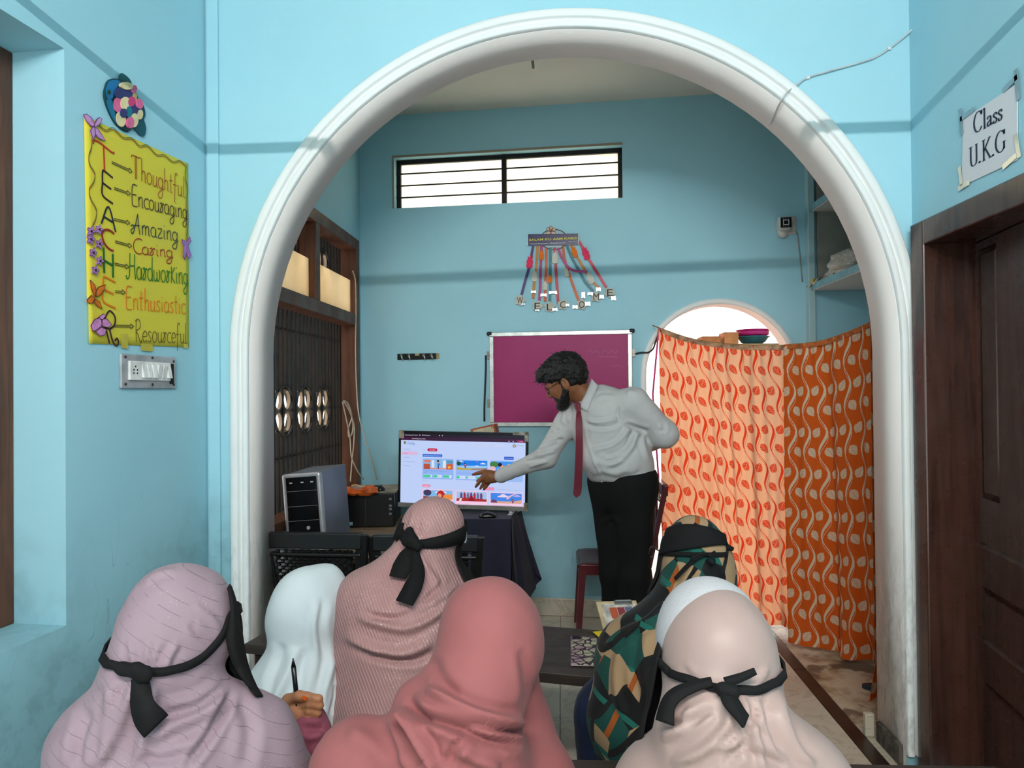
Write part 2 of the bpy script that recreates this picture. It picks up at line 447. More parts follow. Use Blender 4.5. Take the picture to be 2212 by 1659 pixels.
# brown window set back in the niche
w1 = thing('window_1', None, None, fl.w(0, 0.20, 0), fl.rz); w1['kind'] = 'structure'
mb = MB(); zt, zb_ = 2.588, 0.783
mb.b2((NX1 - 0.075, -0.02, zb_), (NX1, 0.06, zt)); mb.b2((-2.1, -0.02, zb_), (-2.02, 0.06, zt)); mb.b2((-2.02, -0.02, zt - 0.07), (NX1 - 0.075, 0.06, zt)); mb.b2((-2.02, -0.02, zb_), (NX1 - 0.075, 0.06, zb_ + 0.07))
mb.build('window_frame', M_FRAMEW, w1, bevel=0.005)
for k in range(2):
    xa = -2.02 + k * 0.58; xb = xa + 0.575
    mb = MB(); mb.b2((xa, 0.0, zb_ + 0.07), (xa + 0.06, 0.04, zt - 0.07)); mb.b2((xb - 0.06, 0.0, zb_ + 0.07), (xb, 0.04, zt - 0.07))
    for q in (zb_ + 0.07, 1.65, zt - 0.14): mb.b2((xa + 0.06, 0.0, q), (xb - 0.06, 0.04, q + 0.07))
    sh = mb.build('shutter', M_FRAMEW, w1, bevel=0.004)
    MB().b2((xa + 0.06, 0.012, zb_ + 0.14), (xb - 0.06, 0.028, 1.65)).build('shutter_panel', M_FRAMEW, sh); MB().b2((xa + 0.06, 0.012, 1.72), (xb - 0.06, 0.028, zt - 0.14)).build('shutter_panel', M_FRAMEW, sh)

# ---- hall: right wall with door
fr = FR_RIGHT
DX0 = 0.055; DX1 = 1.12; DZ = 2.12
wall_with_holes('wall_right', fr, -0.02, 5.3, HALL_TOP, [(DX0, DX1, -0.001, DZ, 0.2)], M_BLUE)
d1 = thing('door_1', None, None, fr.w(0, 0, 0), fr.rz); d1['kind'] = 'structure'
mb = MB(); fw_ = 0.085
mb.b2((DX0 - 0.012, -0.03, 0), (DX0 + fw_, 0.24, DZ + 0.008)); mb.b2((DX1 - fw_, -0.03, 0), (DX1 + 0.012, 0.24, DZ + 0.008)); mb.b2((DX0 + fw_, -0.03, DZ - 0.085), (DX1 - fw_, 0.24, DZ + 0.008))
mb.build('door_frame', M_DOOR, d1, bevel=0.006)
mb = MB(); mb.b2((DX0 + fw_, 0.19, 0), (DX0 + fw_ + 0.03, 0.24, DZ - 0.085)); mb.b2((DX0 + fw_, 0.19, DZ - 0.11), (DX1 - fw_, 0.24, DZ - 0.085)); mb.build('door_stop', M_DOOR, d1, bevel=0.003)
# leaf, ajar by 8 degrees, hinged at its near edge
leaf = bpy.data.objects.new('door_leaf', None); COL.objects.link(leaf); leaf.parent = d1
leaf.location = (DX1 - fw_, 0.045, 0); leaf.rotation_euler = (0, 0, -math.radians(8.0))
LW = DX1 - DX0 - 2 * fw_ + 0.01
Frame_leaf = Frame(fr.w(DX1 - fw_, 0.045, 0), fr.rz - math.radians(8.0))
def leafz(px, py): return Frame_leaf.pix(px, py)
zs_ = [(leafz(2077, 1058)[1], leafz(2064, 565)[1])] + [(leafz(2086, b)[1], leafz(2082, a)[1]) for a, b in ((1150, 1252),)]
xl = leafz(2066, 800)[0]
MB().b2((-LW, 0.006, 0.01), (0, 0.034, DZ - 0.088)).build('door_board', M_DOOR, leaf, bevel=0.003)
pan = [(1.24, 1.93), (0.96, 1.115), (0.70, 0.85), (0.42, 0.58), (0.14, 0.30)]
pan[0] = zs_[0]; pan[1] = zs_[1]
zc = [pan[0], pan[1]]
step = pan[0][0] - pan[1][1]; hgt = pan[1][1] - pan[1][0]; zz = pan[1][0] - step
while zz - hgt > 0.05: zc.append((zz - hgt, zz)); zz -= hgt + step
cols = [(xl, xl + 0.155), (xl + 0.23, xl + 0.385)]
cols2 = [(xl + 0.02, -0.13)]
rail = MB()
# stiles and rails as a proud grid around the panels
def grid_frame(mb, x0, x1, z0, z1, holes):
    xs = sorted({x0, x1} | {h[0] for h in holes} | {h[1] for h in holes}); zq = sorted({z0, z1} | {h[2] for h in holes} | {h[3] for h in holes})
    for i in range(len(xs) - 1):
        for j in range(len(zq) - 1):
            cx, cz = (xs[i] + xs[i + 1]) / 2, (zq[j] + zq[j + 1]) / 2
            if any(h[0] < cx < h[1] and h[2] < cz < h[3] for h in holes): continue
            mb.b2((xs[i], -0.010, zq[j]), (xs[i + 1], 0.008, zq[j + 1]))
holes = [(c[0], c[1], zc[0][0], zc[0][1]) for c in cols if c[1] < -0.03] + [(cols2[0][0], cols2[0][1], a, b) for a, b in zc[1:]]
grid_frame(rail, -LW, 0, 0.01, DZ - 0.088, holes); rail.build('stiles_and_rails', M_DOOR, leaf)
for (a, b, c, d) in holes:
    mb = MB(); g = 0.022
    mb.add([(a, 0.004, c), (b, 0.004, c), (b, 0.004, d), (a, 0.004, d), (a + g, -0.006, c + g), (b - g, -0.006, c + g), (b - g, -0.006, d - g), (a + g, -0.006, d - g)],
           [(4, 5, 6, 7), (0, 1, 5, 4), (1, 2, 6, 5), (2, 3, 7, 6), (3, 0, 4, 7)]); mb.build('raised_panel', M_DOOR, leaf)

# ---- hall: unseen rear wall, its added opening sized to set the ambient light; ceiling
mb = MB()
gx0, gx1, gz = -1.05, 1.05, 2.35
for (a, b, c, d) in ((-2.2, gx0, 0, HALL_TOP), (gx1, 1.6, 0, HALL_TOP), (gx0, gx1, gz, HALL_TOP)): mb.b2((a, Y_REAR - 0.2, c), (b, Y_REAR, d))
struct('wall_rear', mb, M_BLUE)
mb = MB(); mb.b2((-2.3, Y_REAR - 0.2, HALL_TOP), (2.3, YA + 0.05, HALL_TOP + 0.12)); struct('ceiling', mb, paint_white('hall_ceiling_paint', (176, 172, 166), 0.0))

# ---- inner room
fb = FR_BACK
bw = fb.u
XC = -1.389
CW0, CW1 = fb.pix(851, 341), fb.pix(1345, 427)   # clerestory corners
DC = fb.pix(1551, 652)[0]; DR = 0.468; DTOP = fb.pix(1560, 655)[1]; DZC = DTOP - DR
# back wall with the clerestory hole and the round-headed doorway
mb = MB(); nA = 28; x0, x1 = -1.42, 2.15; zt = ROOM_TOP + 0.1
ca, cb, cz0, cz1 = CW0[0], CW1[0], CW1[1], CW0[1]
da, db = DC - DR, DC + DR
for yy, fl_ in ((0, 0), (0.2, 1)):
    def q(a, b, c, d): mb.add([(a, yy, c), (b, yy, c), (b, yy, d), (a, yy, d)], [(0, 1, 2, 3)])
    q(x0, ca, 0, zt); q(ca, cb, 0, cz0); q(ca, cb, cz1, zt); q(cb, da, 0, zt); q(db, x1, 0, zt)
    arc = [(DC - DR * math.cos(math.pi * k / nA), DZC + DR * math.sin(math.pi * k / nA)) for k in range(nA + 1)]
    for k in range(nA):
        (p, z1), (r, z2) = arc[k], arc[k + 1]; mb.add([(p, yy, z1), (r, yy, z2), (r, yy, zt), (p, yy, zt)], [(0, 1, 2, 3)])
for Q in ([(ca, 0, cz0), (cb, 0, cz0), (cb, .2, cz0), (ca, .2, cz0)], [(ca, 0, cz1), (cb, 0, cz1), (cb, .2, cz1), (ca, .2, cz1)], [(ca, 0, cz0), (ca, .2, cz0), (ca, .2, cz1), (ca, 0, cz1)], [(cb, 0, cz0), (cb, .2, cz0), (cb, .2, cz1), (cb, 0, cz1)]): mb.add(Q, [(0, 1, 2, 3)])
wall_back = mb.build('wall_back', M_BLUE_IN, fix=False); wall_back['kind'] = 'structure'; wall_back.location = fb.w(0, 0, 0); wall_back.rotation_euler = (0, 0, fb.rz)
dpath = [(da, 0)] + arc + [(db, 0)]
mb = MB(); V = []
for (x, z) in dpath: V += [(x, 0.002, z), (x, 0.198, z)]
mb.add(V, [(2 * k, 2 * k + 1, 2 * k + 3, 2 * k + 2) for k in range(len(dpath) - 1)]); o = mb.build('doorway_soffit', M_PINKW, wall_back, smooth=True)
tr = thing('trim_3', None, None, fb.w(0, 0, 0), fb.rz); tr['kind'] = 'structure'
pr = [(-0.004, 0.004), (-0.004, -0.012), (0.012, -0.016), (0.03, -0.012), (0.034, 0.004)]
mb = MB(); V = []
seqp = [(-1, 0.0, 0.05 + k * 0.15) for k in range(10)]
for (x, z) in [(da, 0.05)] + arc + [(db, 0.05)]:
    if z <= 0.06: nx, nz = (-1, 0) if x < DC else (1, 0)
    else: nx, nz = (x - DC) / DR, (z - DZC) / DR
    for (dr, dy) in pr: V.append((x + nx * dr, dy, z + nz * dr))
L = len(pr); mb.add(V, [(i * L + k, i * L + k + 1, (i + 1) * L + k + 1, (i + 1) * L + k) for i in range(len(V) // L - 1) for k in range(L - 1)])
mb.build('doorway_moulding', M_TRIM, tr, smooth=True)
# skirting of the back wall
mb = MB(); bz = fb.pix(1200, 1291)[1]
mb.b2((-1.42, -0.018, 0), (da - 0.035, 0.001, bz)); o = struct('baseboard_back', mb, M_MARBLE, bevel=0.004); o.location = fb.w(0, 0, 0); o.rotation_euler = (0, 0, fb.rz)
# left wall of the inner room with the big grille window
WZ0, WZ1 = 0.82, 2.545; WY0, WY1 = 3.22, 4.80
fw = FR_WIN
wx = lambda Y: Y - 4.86
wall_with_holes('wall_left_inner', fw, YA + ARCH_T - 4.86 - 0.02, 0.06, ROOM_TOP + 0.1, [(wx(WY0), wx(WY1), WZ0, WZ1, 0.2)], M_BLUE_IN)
mb = MB(); mb.b2((-1.6, YA + ARCH_T - 0.02, ROOM_TOP), (2.2, 4.95, ROOM_TOP + 0.1)); o = struct('ceiling_inner', mb, M_CEIL)
mb = MB(); hk = at(1150, 122, 3.6); mb.tube([at(1150, 112, 3.62), at(1151, 132, 3.62), at(1153, 147, 3.63)], 0.006, 6)
hk_z = float(at(1150, 112, 3.62)[2])
# right side: deep niche with slabs
mb = MB(); mb.b2((2.02, YA + ARCH_T, 0), (2.12, 4.75, ROOM_TOP + 0.1)); mb.b2((1.45, YA + ARCH_T - 0.02, 0), (2.02, YA + ARCH_T + 0.02, ROOM_TOP + 0.1)); struct('wall_right_inner', mb, M_BLUE_IN)
ps = onpl(1744, 500, fb.o, fb.n)
mb = MB(); mb.box((ps[0] + 0.005, ps[1] - 0.03, ROOM_TOP / 2), (0.04, 0.06, ROOM_TOP)); struct('trim_4', mb, paint_white('trim_strip_paint', (170, 205, 212), 0.3), bevel=0.004)
# upper niche: unpainted grey lining
mb = MB(); mb.b2((1.62, 4.575, 2.17), (2.02, 4.60, ROOM_TOP)); mb.b2((2.0, 3.2, 2.17), (2.019, 4.575, ROOM_TOP)); struct('wall_niche', mb, P((150, 146, 138), 0.8, var=0.12, scale=5, bump=0.1))
zsh1 = float(at(1738, 628, 4.58)[2]); zsh2 = float(at(1746, 458, 4.58)[2])
for z_ in (zsh1, zsh2):
    sh = thing('niche_shelf', ('pale concrete shelf slab holding crumpled plastic bags, beneath the upper slab' if z_ == zsh1 else 'upper concrete shelf slab of the niche beside the security camera wall'), 'shelf', (1.80, 3.9, z_))
    MB().b2((-0.22, -0.72, 0.0), (0.20, 0.68, 0.045)).build('slab', paint_white('shelf_paint_%d' % int(z_ * 100), (206, 214, 212), 0.0), sh, bevel=0.004)
    MB().b2((-0.226, -0.72, 0.004), (-0.22, 0.68, 0.042)).build('painted_edge', M_BLUE, sh)

# ---- the bright room beyond the doorway
mb = MB(); mb.b2((-0.2, 4.95, 2.48), (2.3, 7.6, 2.56)); struct('ceiling_beyond', mb, M_PINKW)
mb = MB(); mb.b2((2.2, 4.9, 0), (2.3, 6.4, 2.5)); mb.b2((-0.3, 4.95, 0), (-0.2, 7.6, 2.5)); struct('wall_beyond', mb, M_PINKW)
# ================================================================== LIGHT FITTINGS OF THE HALL (above and behind the camera)
tl = thing('tube_light', 'white batten tube light hung across the hall above the viewer', 'lamp', (0.0, -0.8, 3.012))
mb = MB(); mb.tube([(-1.00, 0, 0), (1.00, 0, 0)], 0.0125, 12); m = Mat('lit_tube', (255, 255, 255)); m.emit((255, 250, 244), TUBE_STRENGTH); mb.build('tube', m.m, tl, smooth=True)
mb = MB(); mb.b2((-1.04, -0.03, 0.03), (1.04, 0.03, 0.065)); mb.b2((-1.022, -0.012, -0.016), (-1.003, 0.012, 0.03)); mb.b2((1.003, -0.012, -0.016), (1.022, 0.012, 0.03)); mb.build('batten', P((235, 235, 232)), tl, bevel=0.003)
for s_ in (-0.8, 0.8): MB().tube([(s_, 0, 0.06), (s_, 0, HALL_TOP - 3.012)], 0.005, 6).build('hanging_rod', P((180, 180, 180), 0.4, 0.8), tl)
pr_ = thing('ceiling_pipe', 'thin steel pipe spanning the hall wall to wall above the arch', 'pipe', (0, 1.72, 2.685))
MB().tube([(-1.56, 0, 0), (1.392, 0, 0)], 0.0155, 12).build('pipe', P((150, 150, 150), 0.4, 0.6), pr_, smooth=True)
# ================================================================== WINDOWS OF THE INNER ROOM
M_IRON = P((40, 33, 28), 0.45, 0.3, var=0.4, scale=9)
M_IRON_LIT = P((150, 128, 104), 0.5, 0.2, var=0.2, scale=9)  # paler copy of the iron: daylight on the scrolls put into the colour
w2 = thing('window_2', None, None, (0, 0, 0)); w2['kind'] = 'structure'
WX = -1.389
mb = MB(); t = 0.075
def wb(y0, y1, z0, z1, xa=-0.10, xb=0.012): mb.b2((WX + xa, y0, z0), (WX + xb, y1, z1))
wb(WY1 - t, WY1, WZ0, WZ1); wb(WY0, WY0 + t, WZ0, WZ1); wb(WY0 + t, WY1 - t, WZ1 - t, WZ1); wb(WY0 + t, WY1 - t, WZ0, WZ0 + 0.05); wb(WY0 + t, WY1 - t, 1.955, 2.03)
mb.build('window_frame', M_FRAMEW, w2, bevel=0.004)
mb = MB(); wb(3.93, 4.0, 2.03, WZ1 - t); mb.build('mullion', M_FRAMEW, w2, bevel=0.004)
m = Mat('frosted_sheet', (250, 236, 208), 0.8); m.mix(m.noise(3, 4).smooth(0.4, 0.7) * 0.4, (232, 206, 160)); m.translucent(0.85)
M_FROST = m.m
for (a, b) in ((WY0 + t, 3.93), (4.0, WY1 - t)): MB().b2((WX - 0.035, a + 0.002, 2.03), (WX - 0.031, b - 0.002, 2.262)).build('frosted_sheet', M_FROST, w2)
gx = WX - 0.125; gd = 0.045
cyc = [3.446, 3.756, 4.066, 4.386]; cz_, cr_ = 1.403, 0.137; cz2 = 2.285; cr2 = 0.125
rows = [(cz_, cr_, cyc), (cz2, cr2, [3.39, 3.69, 4.075, 4.40])]
y = WY0 + 0.02; k = 0
while y < WY1:
    segs = [(WZ0 - 0.02, WZ1 + 0.02)]
    for (zc_, rc_, ycs) in rows:
        for yc in ycs:
            d = abs(y - yc)
            if d < rc_:
                h = math.sqrt(rc_ * rc_ - d * d); new = []
                for (a, b) in segs:
                    if a < zc_ - h < b: new += [(a, zc_ - h), (zc_ + h, b)]
                    else: new.append((a, b))
                segs = new
    mb = MB()
    for (a, b) in segs: mb.b2((gx - gd / 2, y - 0.007, a), (gx + gd / 2, y + 0.007, b))
    mb.build('grille_bar', M_IRON, w2); y += 0.062; k += 1
def loop(mb, cy, cz, ry, rz_, w=gd, tt=0.006, a0=0, a1=2 * math.pi, n=24):
    V = []
    for i in range(n + 1):
        a = a0 + (a1 - a0) * i / n
        for (rr, xx) in ((1, -w / 2), (1, w / 2), (-1, w / 2), (-1, -w / 2)):
            V.append((gx + xx, cy + (ry + rr * tt / 2) * math.cos(a), cz + (rz_ + rr * tt / 2) * math.sin(a)))
    mb.add(V, [(i * 4 + q, i * 4 + (q + 1) % 4, i * 4 + 4 + (q + 1) % 4, i * 4 + 4 + q) for i in range(n) for q in range(4)])
for (zc_, rc_, ycs) in rows:
    for yc in ycs:
        mb = MB(); loop(mb, yc, zc_, rc_, rc_)
        ring = mb.build('grille_ring', M_IRON, w2, smooth=False)
        for sy in (-1, 1):
            for sz in (-1, 1):
                mb = MB(); loop(mb, yc + sy * rc_ * 0.44, zc_ + sz * rc_ * 0.44, rc_ * 0.36, rc_ * 0.40, w=gd * 0.4, tt=0.010); mb.build('scroll', M_IRON_LIT, ring)
        mb = MB(); mb.box((gx, yc, zc_), (gd * 0.5, 0.012, rc_ * 1.9)); mb.box((gx, yc, zc_), (0.012, 0.07, 0.035)); mb.build('centre_bar', M_IRON, ring)
for zz in (cz_, 1.85, 1.15): MB().box((gx, (WY0 + WY1) / 2, zz), (0.010, WY1 - WY0, 0.008)).build('cross_rod', M_IRON_LIT if zz == cz_ else M_IRON, w2)
# clerestory: iron frame, three rods, two panes of yellowed frosted glass
w3 = thing('window_3', None, None, fb.w(0, 0, 0), fb.rz); w3['kind'] = 'structure'
m = Mat('yellowed_pane', (255, 253, 242), 0.7); m.mix(m.noise(4, 5).smooth(0.45, 0.75) * 0.5, (255, 244, 214)); m.mix(m.noise(7, 5, rough=0.8).smooth(0.66, 0.74) * 0.3, (170, 150, 120)); m.translucent(0.9)
mid = (ca + cb) / 2 - 0.02
mb = MB(); f_ = 0.028
mb.b2((ca, 0.06, cz0), (ca + f_, 0.09, cz1)); mb.b2((cb - f_, 0.06, cz0), (cb, 0.09, cz1)); mb.b2((ca, 0.06, cz0), (cb, 0.09, cz0 + 0.016)); mb.b2((ca, 0.06, cz1 - 0.03), (cb, 0.09, cz1)); mb.b2((mid - 0.016, 0.055, cz0), (mid + 0.016, 0.095, cz1)); mb.build('window_frame', P((24, 18, 16), 0.6, var=0.4), w3)
for k in range(1, 4):
    zz = cz0 + (cz1 - cz0 - 0.02) * k / 4 + 0.004; MB().tube([(ca, 0.055, zz), (cb, 0.055, zz)], 0.0055, 6).build('rod', P((24, 18, 16), 0.6, var=0.4), w3)
for (a, b) in ((ca + f_, mid - 0.016), (mid + 0.016, cb - f_)): MB().b2((a, 0.08, cz0 + 0.01), (b, 0.083, cz1 - 0.02)).build('pane', m.m, w3)
mb = MB(); mb.b2((ca - 0.012, -0.006, cz1), (cb + 0.002, 0.004, cz1 + 0.014)); mb.b2((ca - 0.012, -0.006, cz0), (ca, 0.004, cz1)); mb.build('plaster_edge', paint_white('plaster_edge', (150, 140, 126), 0), w3)
# stub of a ceiling hook
hkp = at(1150, 122, 3.62)
ho = thing('ceiling_hook', 'short bent metal hook hanging from the inner ceiling', 'hook', (hkp[0], 3.62, ROOM_TOP))
MB().tube([(0, 0, 0.0), (0, 0, hk_z - ROOM_TOP - 0.04), (0.004, 0, hk_z - ROOM_TOP - 0.085)], 0.007, 8).build('hook', P((150, 146, 138), 0.5, 0.4), ho, smooth=True)

# ================================================================== THINGS ON THE BACK WALL
def bp(px, py): return fb.pix(px, py)
# magenta writing board
TL = bp(1058, 719); TR = bp(1365, 717); BL = bp(1059, 918)
bx0, bx1, bz0, bz1 = TL[0], TR[0], BL[1] - 0.01, TL[1]
bd = frame_thing('writing_board', 'magenta writing board in an aluminium frame behind the leaning man', 'board', fb, (bx0 + bx1) / 2, bz0)
w_, h_ = bx1 - bx0, bz1 - bz0
m = Mat('magenta_board', (160, 34, 100), 0.45, spec=0.3)
m.mix(m.noise(3, 5).smooth(0.4, 0.8) * 0.4, (172, 46, 112)); sx, sy, sz = m.xyz()
pass
MB().b2((-w_ / 2, -0.014, 0), (w_ / 2, -0.002, h_)).build('panel', m.m, bd)
M_ALU = P((206, 204, 198), 0.35, 0.7, var=0.15, scale=20); f_ = 0.028
for nm, lo, hi in (('frame_rail', (-w_ / 2, -0.022, h_ - f_), (w_ / 2, 0, h_)), ('frame_rail', (-w_ / 2, -0.022, 0), (w_ / 2, 0, f_)), ('frame_stile', (-w_ / 2, -0.022, f_), (-w_ / 2 + f_, 0, h_ - f_)), ('frame_stile', (w_ / 2 - f_, -0.022, f_), (w_ / 2, 0, h_ - f_))):
    MB().b2(lo, hi).build(nm, M_ALU, bd, bevel=0.003)
for sx_ in (-1, 1): MB().b2((sx_ * w_ / 2 - 0.018, -0.026, h_ - 0.02), (sx_ * w_ / 2 + 0.018, 0.0, h_ + 0.006)).build('corner_cap', P((24, 22, 22), 0.5), bd, bevel=0.008)
for (xx, zz) in ((-w_ / 2 - 0.006, h_ * 0.76), (w_ / 2 + 0.008, h_ * 0.76), (-w_ / 2 - 0.006, h_ * 0.25)):
    mb = MB(); mb.box((xx, -0.012, zz), (0.022, 0.018, 0.05)); mb.lathe([(0.008, -0.03), (0.008, -0.02)], 10, (xx, 0, zz), 'Y'); mb.build('wall_bracket', P((130, 126, 120), 0.4, 0.7), bd)
for pts in ([(1265, 762), (1275, 757), (1282, 763), (1290, 758), (1296, 764)], [(1300, 762), (1308, 756), (1314, 763), (1322, 757), (1328, 763), (1334, 759)], [(1292, 770), (1335, 771)], [(1322, 792), (1336, 790), (1346, 793)]):
    mb = MB(); mb.ribbon([(x - (bx0 + bx1) / 2, -0.0146, z - bz0) for x, z in cr([bp(*q) for q in pts], 6)], 0.0028, 0.0003); mb.build('chalk_trace', P((190, 120, 156), 0.9), bd)
# hook rail
a = bp(859, 771); b = bp(949, 770)
hr = frame_thing('hook_rail', 'black hook rail with four silver hooks on the blue wall', 'hook rail', fb, (a[0] + b[0]) / 2, a[1])
wR = (b[0] - a[0])
MB().b2((-wR / 2, -0.012, -0.021), (wR / 2 - 0.02, 0, 0.021)).build('rail', P((20, 18, 18), 0.35), hr, bevel=0.004)
MB().b2((wR / 2 - 0.02, -0.005, -0.02), (wR / 2, 0, 0.02)).build('end_plate', P((170, 160, 110), 0.5), hr)
MB().b2((-0.02, -0.014, 0.006), (0.01, -0.011, 0.02)).build('label', P((190, 180, 130), 0.5), hr)
for k in (-0.38, -0.20, 0.16, 0.34):
    mb = MB(); x = k * wR; mb.tube([(x - 0.008, -0.012, 0.012), (x, -0.03, 0.010), (x + 0.006, -0.034, -0.006), (x + 0.008, -0.026, -0.022), (x + 0.004, -0.018, -0.020)], 0.006, 8); mb.lathe([(0.011, -0.016), (0.011, -0.012)], 12, (x - 0.006, 0, 0.01), 'Y'); mb.build('hook', P((190, 190, 188), 0.25, 0.9), hr, smooth=True)
# security camera
a = bp(1694, 490)
cc = frame_thing('security_camera', 'white box security camera high on the right end of the back wall', 'camera', fb, a[0], a[1])
s1 = abs(bp(1716, 490)[0] - bp(1677, 490)[0])
M_CW = P((214, 212, 206), 0.4)
MB().b2((-0.045, -0.03, -0.055), (0.07, 0, 0.062)).build('junction_box', M_CW, cc, bevel=0.012, seg=3)
mb = MB(); mb.box((-0.018, -0.075, 0.0), (0.082, 0.10, 0.082)); mb.build('camera_body', M_CW, cc, bevel=0.022, seg=4)
mb = MB(); mb.box((-0.018, -0.127, 0.0), (0.066, 0.006, 0.066)); mb.build('front_glass', P((14, 14, 16), 0.1), cc, bevel=0.015, seg=3)
mb = MB(); 
for (x0_, z0_, x1_, z1_) in ((-0.036, -0.016, -0.032, 0.016), (-0.004, -0.016, 0.0, 0.016), (-0.036, 0.012, 0.0, 0.016), (-0.036, -0.016, 0.0, -0.012)): mb.b2((x0_, -0.132, z0_), (x1_, -0.129, z1_))
mb.build('lens_mark', P((225, 225, 225)), cc)
for x_ in (-0.034, -0.02, -0.004):
    for z_ in (-0.024, 0.025): MB().lathe([(0.004, -0.132), (0.004, -0.129)], 8, (x_, 0, z_), 'Y').build('infrared_led', P((120, 116, 112), 0.3), cc)
mb = MB(); mb.lathe([(0.03, -0.035), (0.034, -0.05), (0.03, -0.062)], 14, (-0.02, 0, -0.045), 'Y'); mb.build('mount_ring', M_CW, cc, smooth=True)
a2 = [bp(x, y) for x, y in ((1722, 505), (1726, 540), (1730, 580), (1733, 610))]
ca_ = thing('camera_cable', 'thin grey cable running down the wall from the security camera', 'cable', fb.w(0, 0, 0), fb.rz)
MB().tube([(x, -0.006, z) for x, z in [bp(1712, 492)] + a2], 0.004, 6).build('cable', P((150, 150, 148)), ca_, smooth=True)
# black cables beside the board
c_ = thing('board_cable', 'black cable hanging straight down the left edge of the magenta board', 'cable', fb.w(0, 0, 0), fb.rz)
MB().tube([(x, -0.012, z) for x, z in cr([bp(1050, 768), bp(1050, 800), bp(1048, 850), bp(1047, 880), bp(1047, 910)], 4)], 0.007, 6).build('cable', P((22, 22, 24), 0.5), c_, smooth=True)
c_ = thing('loose_cable', 'black cable curving from the board to the curtain string', 'cable', fb.w(0, 0, 0), fb.rz)
MB().tube([(x, y_, z) for (x, z), y_ in zip(cr([bp(1366, 766), bp(1385, 762), bp(1400, 762), bp(1410, 754), bp(1416, 738), bp(1424, 716)], 5), np.linspace(-0.012, -0.05, 30))], 0.006, 6).build('cable', P((22, 22, 24), 0.5), c_, smooth=True)

# ---- welcome hanging with ribbons
def wz(cx, cy):     # crop pixel of the hanging (7.373 x zoom from 1080,470) -> wall coords
    return bp(1080 + cx / 7.373, 470 + cy / 7.373)
wl = thing('welcome_hanging', 'paper ribbon WELCOME hanging under a dark blue greeting sticker', 'wall decoration', fb.w(0, 0, 0), fb.rz)
def flat(parent, name, pts, col, y0, y1, rough=0.7):
    return MB().plate(pts, y0, y1).build(name, P(col, rough, var=0.06), parent)
mb = MB(); ov = [wz(860 + 210 * math.cos(a), 350 + 155 * math.sin(a)) for a in np.linspace(0, 2 * math.pi, 36, endpoint=False)]
mb.plate(ov, -0.004, 0.0); mb.build('paper_disc', P((176, 206, 214)), wl)
mb = MB(); mb.tube([(x, -0.006, z) for x, z in [wz(860 + 216 * math.cos(a), 350 + 160 * math.sin(a)) for a in np.linspace(0, 2 * math.pi, 40)]], 0.003, 5); mb.build('beaded_rim', P((84, 60, 54)), wl)
for a in (-140, -90, -30, 30, 150):
    c_x, c_y = 815 + 45 * math.cos(math.radians(a)), 225 + 45 * math.sin(math.radians(a))
    pl = [wz(c_x + 42 * math.cos(q) * math.cos(math.radians(a)) - 26 * math.sin(q) * math.sin(math.radians(a)), c_y + 42 * math.cos(q) * math.sin(math.radians(a)) + 26 * math.sin(q) * math.cos(math.radians(a))) for q in np.linspace(0, 2 * math.pi, 14, endpoint=False)]
    o = flat(wl, 'flower_petal', pl, (226, 190, 170), -0.012, -0.008)
    mb = MB(); mb.tube([(x, -0.012, z) for x, z in pl], 0.0014, 4, closed=True); mb.build('petal_outline', P((50, 34, 32)), o)
rib = [  # colour, path of crop pixels
    ((66, 40, 110), [(530, 455), (470, 780), (405, 1010), (345, 1235)]),
    ((196, 128, 26), [(600, 455), (580, 800), (550, 1000), (530, 1300)]),
    ((170, 30, 110), [(665, 455), (650, 800), (642, 1100), (630, 1320)]),
    ((204, 84, 14), [(740, 480), (738, 800), (728, 980), (722, 1340)]),
    ((24, 120, 134), [(803, 480), (802, 800), (800, 1100), (795, 1340)]),
    ((196, 30, 60), [(872, 480), (885, 700), (910, 1090), (930, 1370)]),
    ((204, 84, 14), [(1000, 450), (1035, 680), (1110, 930), (1255, 1330)]),
    ((176, 36, 120), [(930, 490), (985, 640), (1070, 770), (1180, 850), (1400, 870)]),
    ((24, 110, 124), [(1062, 440), (1150, 650), (1270, 860), (1360, 1030), (1485, 1175)]),
    ((190, 120, 30), [(1130, 440), (1210, 600), (1380, 880), (1480, 1030), (1590, 1130)]),
    ((200, 30, 66), [(1262, 380), (1400, 640), (1560, 900), (1695, 1120)])]
for i, (c, pth) in enumerate(rib):
    pts = cr([wz(*q) for q in pth], 6); mb = MB()
    mb.ribbon([(x, -0.006 - 0.0022 * (i % 3) - (0.006 if i == 7 else 0), z) for x, z in pts], 0.0185 if i != 7 else 0.0165, 0.0012); mb.build('ribbon', P(c, 0.4), wl)
def pineapple(cx, cy, ang, s, col):
    sh = [(-38, -75), (-30, -30), (-44, -5), (-48, 25), (-36, 42), (-46, 62), (-44, 88), (-20, 104), (10, 104), (40, 92), (48, 60), (40, 40), (50, 20), (44, -10), (30, -30), (44, -80), (18, -48), (4, -95), (-12, -50)]
    ca, sa = math.cos(ang), math.sin(ang)
    return flat(wl, 'paper_pineapple', [wz(cx + s * (x * ca - y * sa), cy + s * (x * sa + y * ca)) for x, y in sh], col, -0.018, -0.014)
WH = (214, 208, 196)
for q in ((480, 700, 0.1, 1.1, (232, 50, 96)), (665, 590, 0, 0.85, (236, 120, 20)), (555, 925, 0, 0.95, WH), (880, 630, 0, 1.05, WH), (800, 970, 0, 0.75, (236, 120, 20)), (722, 1080, 0, 0.8, WH), (1060, 870, -0.2, 0.75, WH), (1180, 540, -0.3, 0.95, (236, 120, 20)), (1360, 560, -0.35, 1.15, (232, 50, 96)), (1430, 960, -0.45, 1.05, WH)): pineapple(*q)
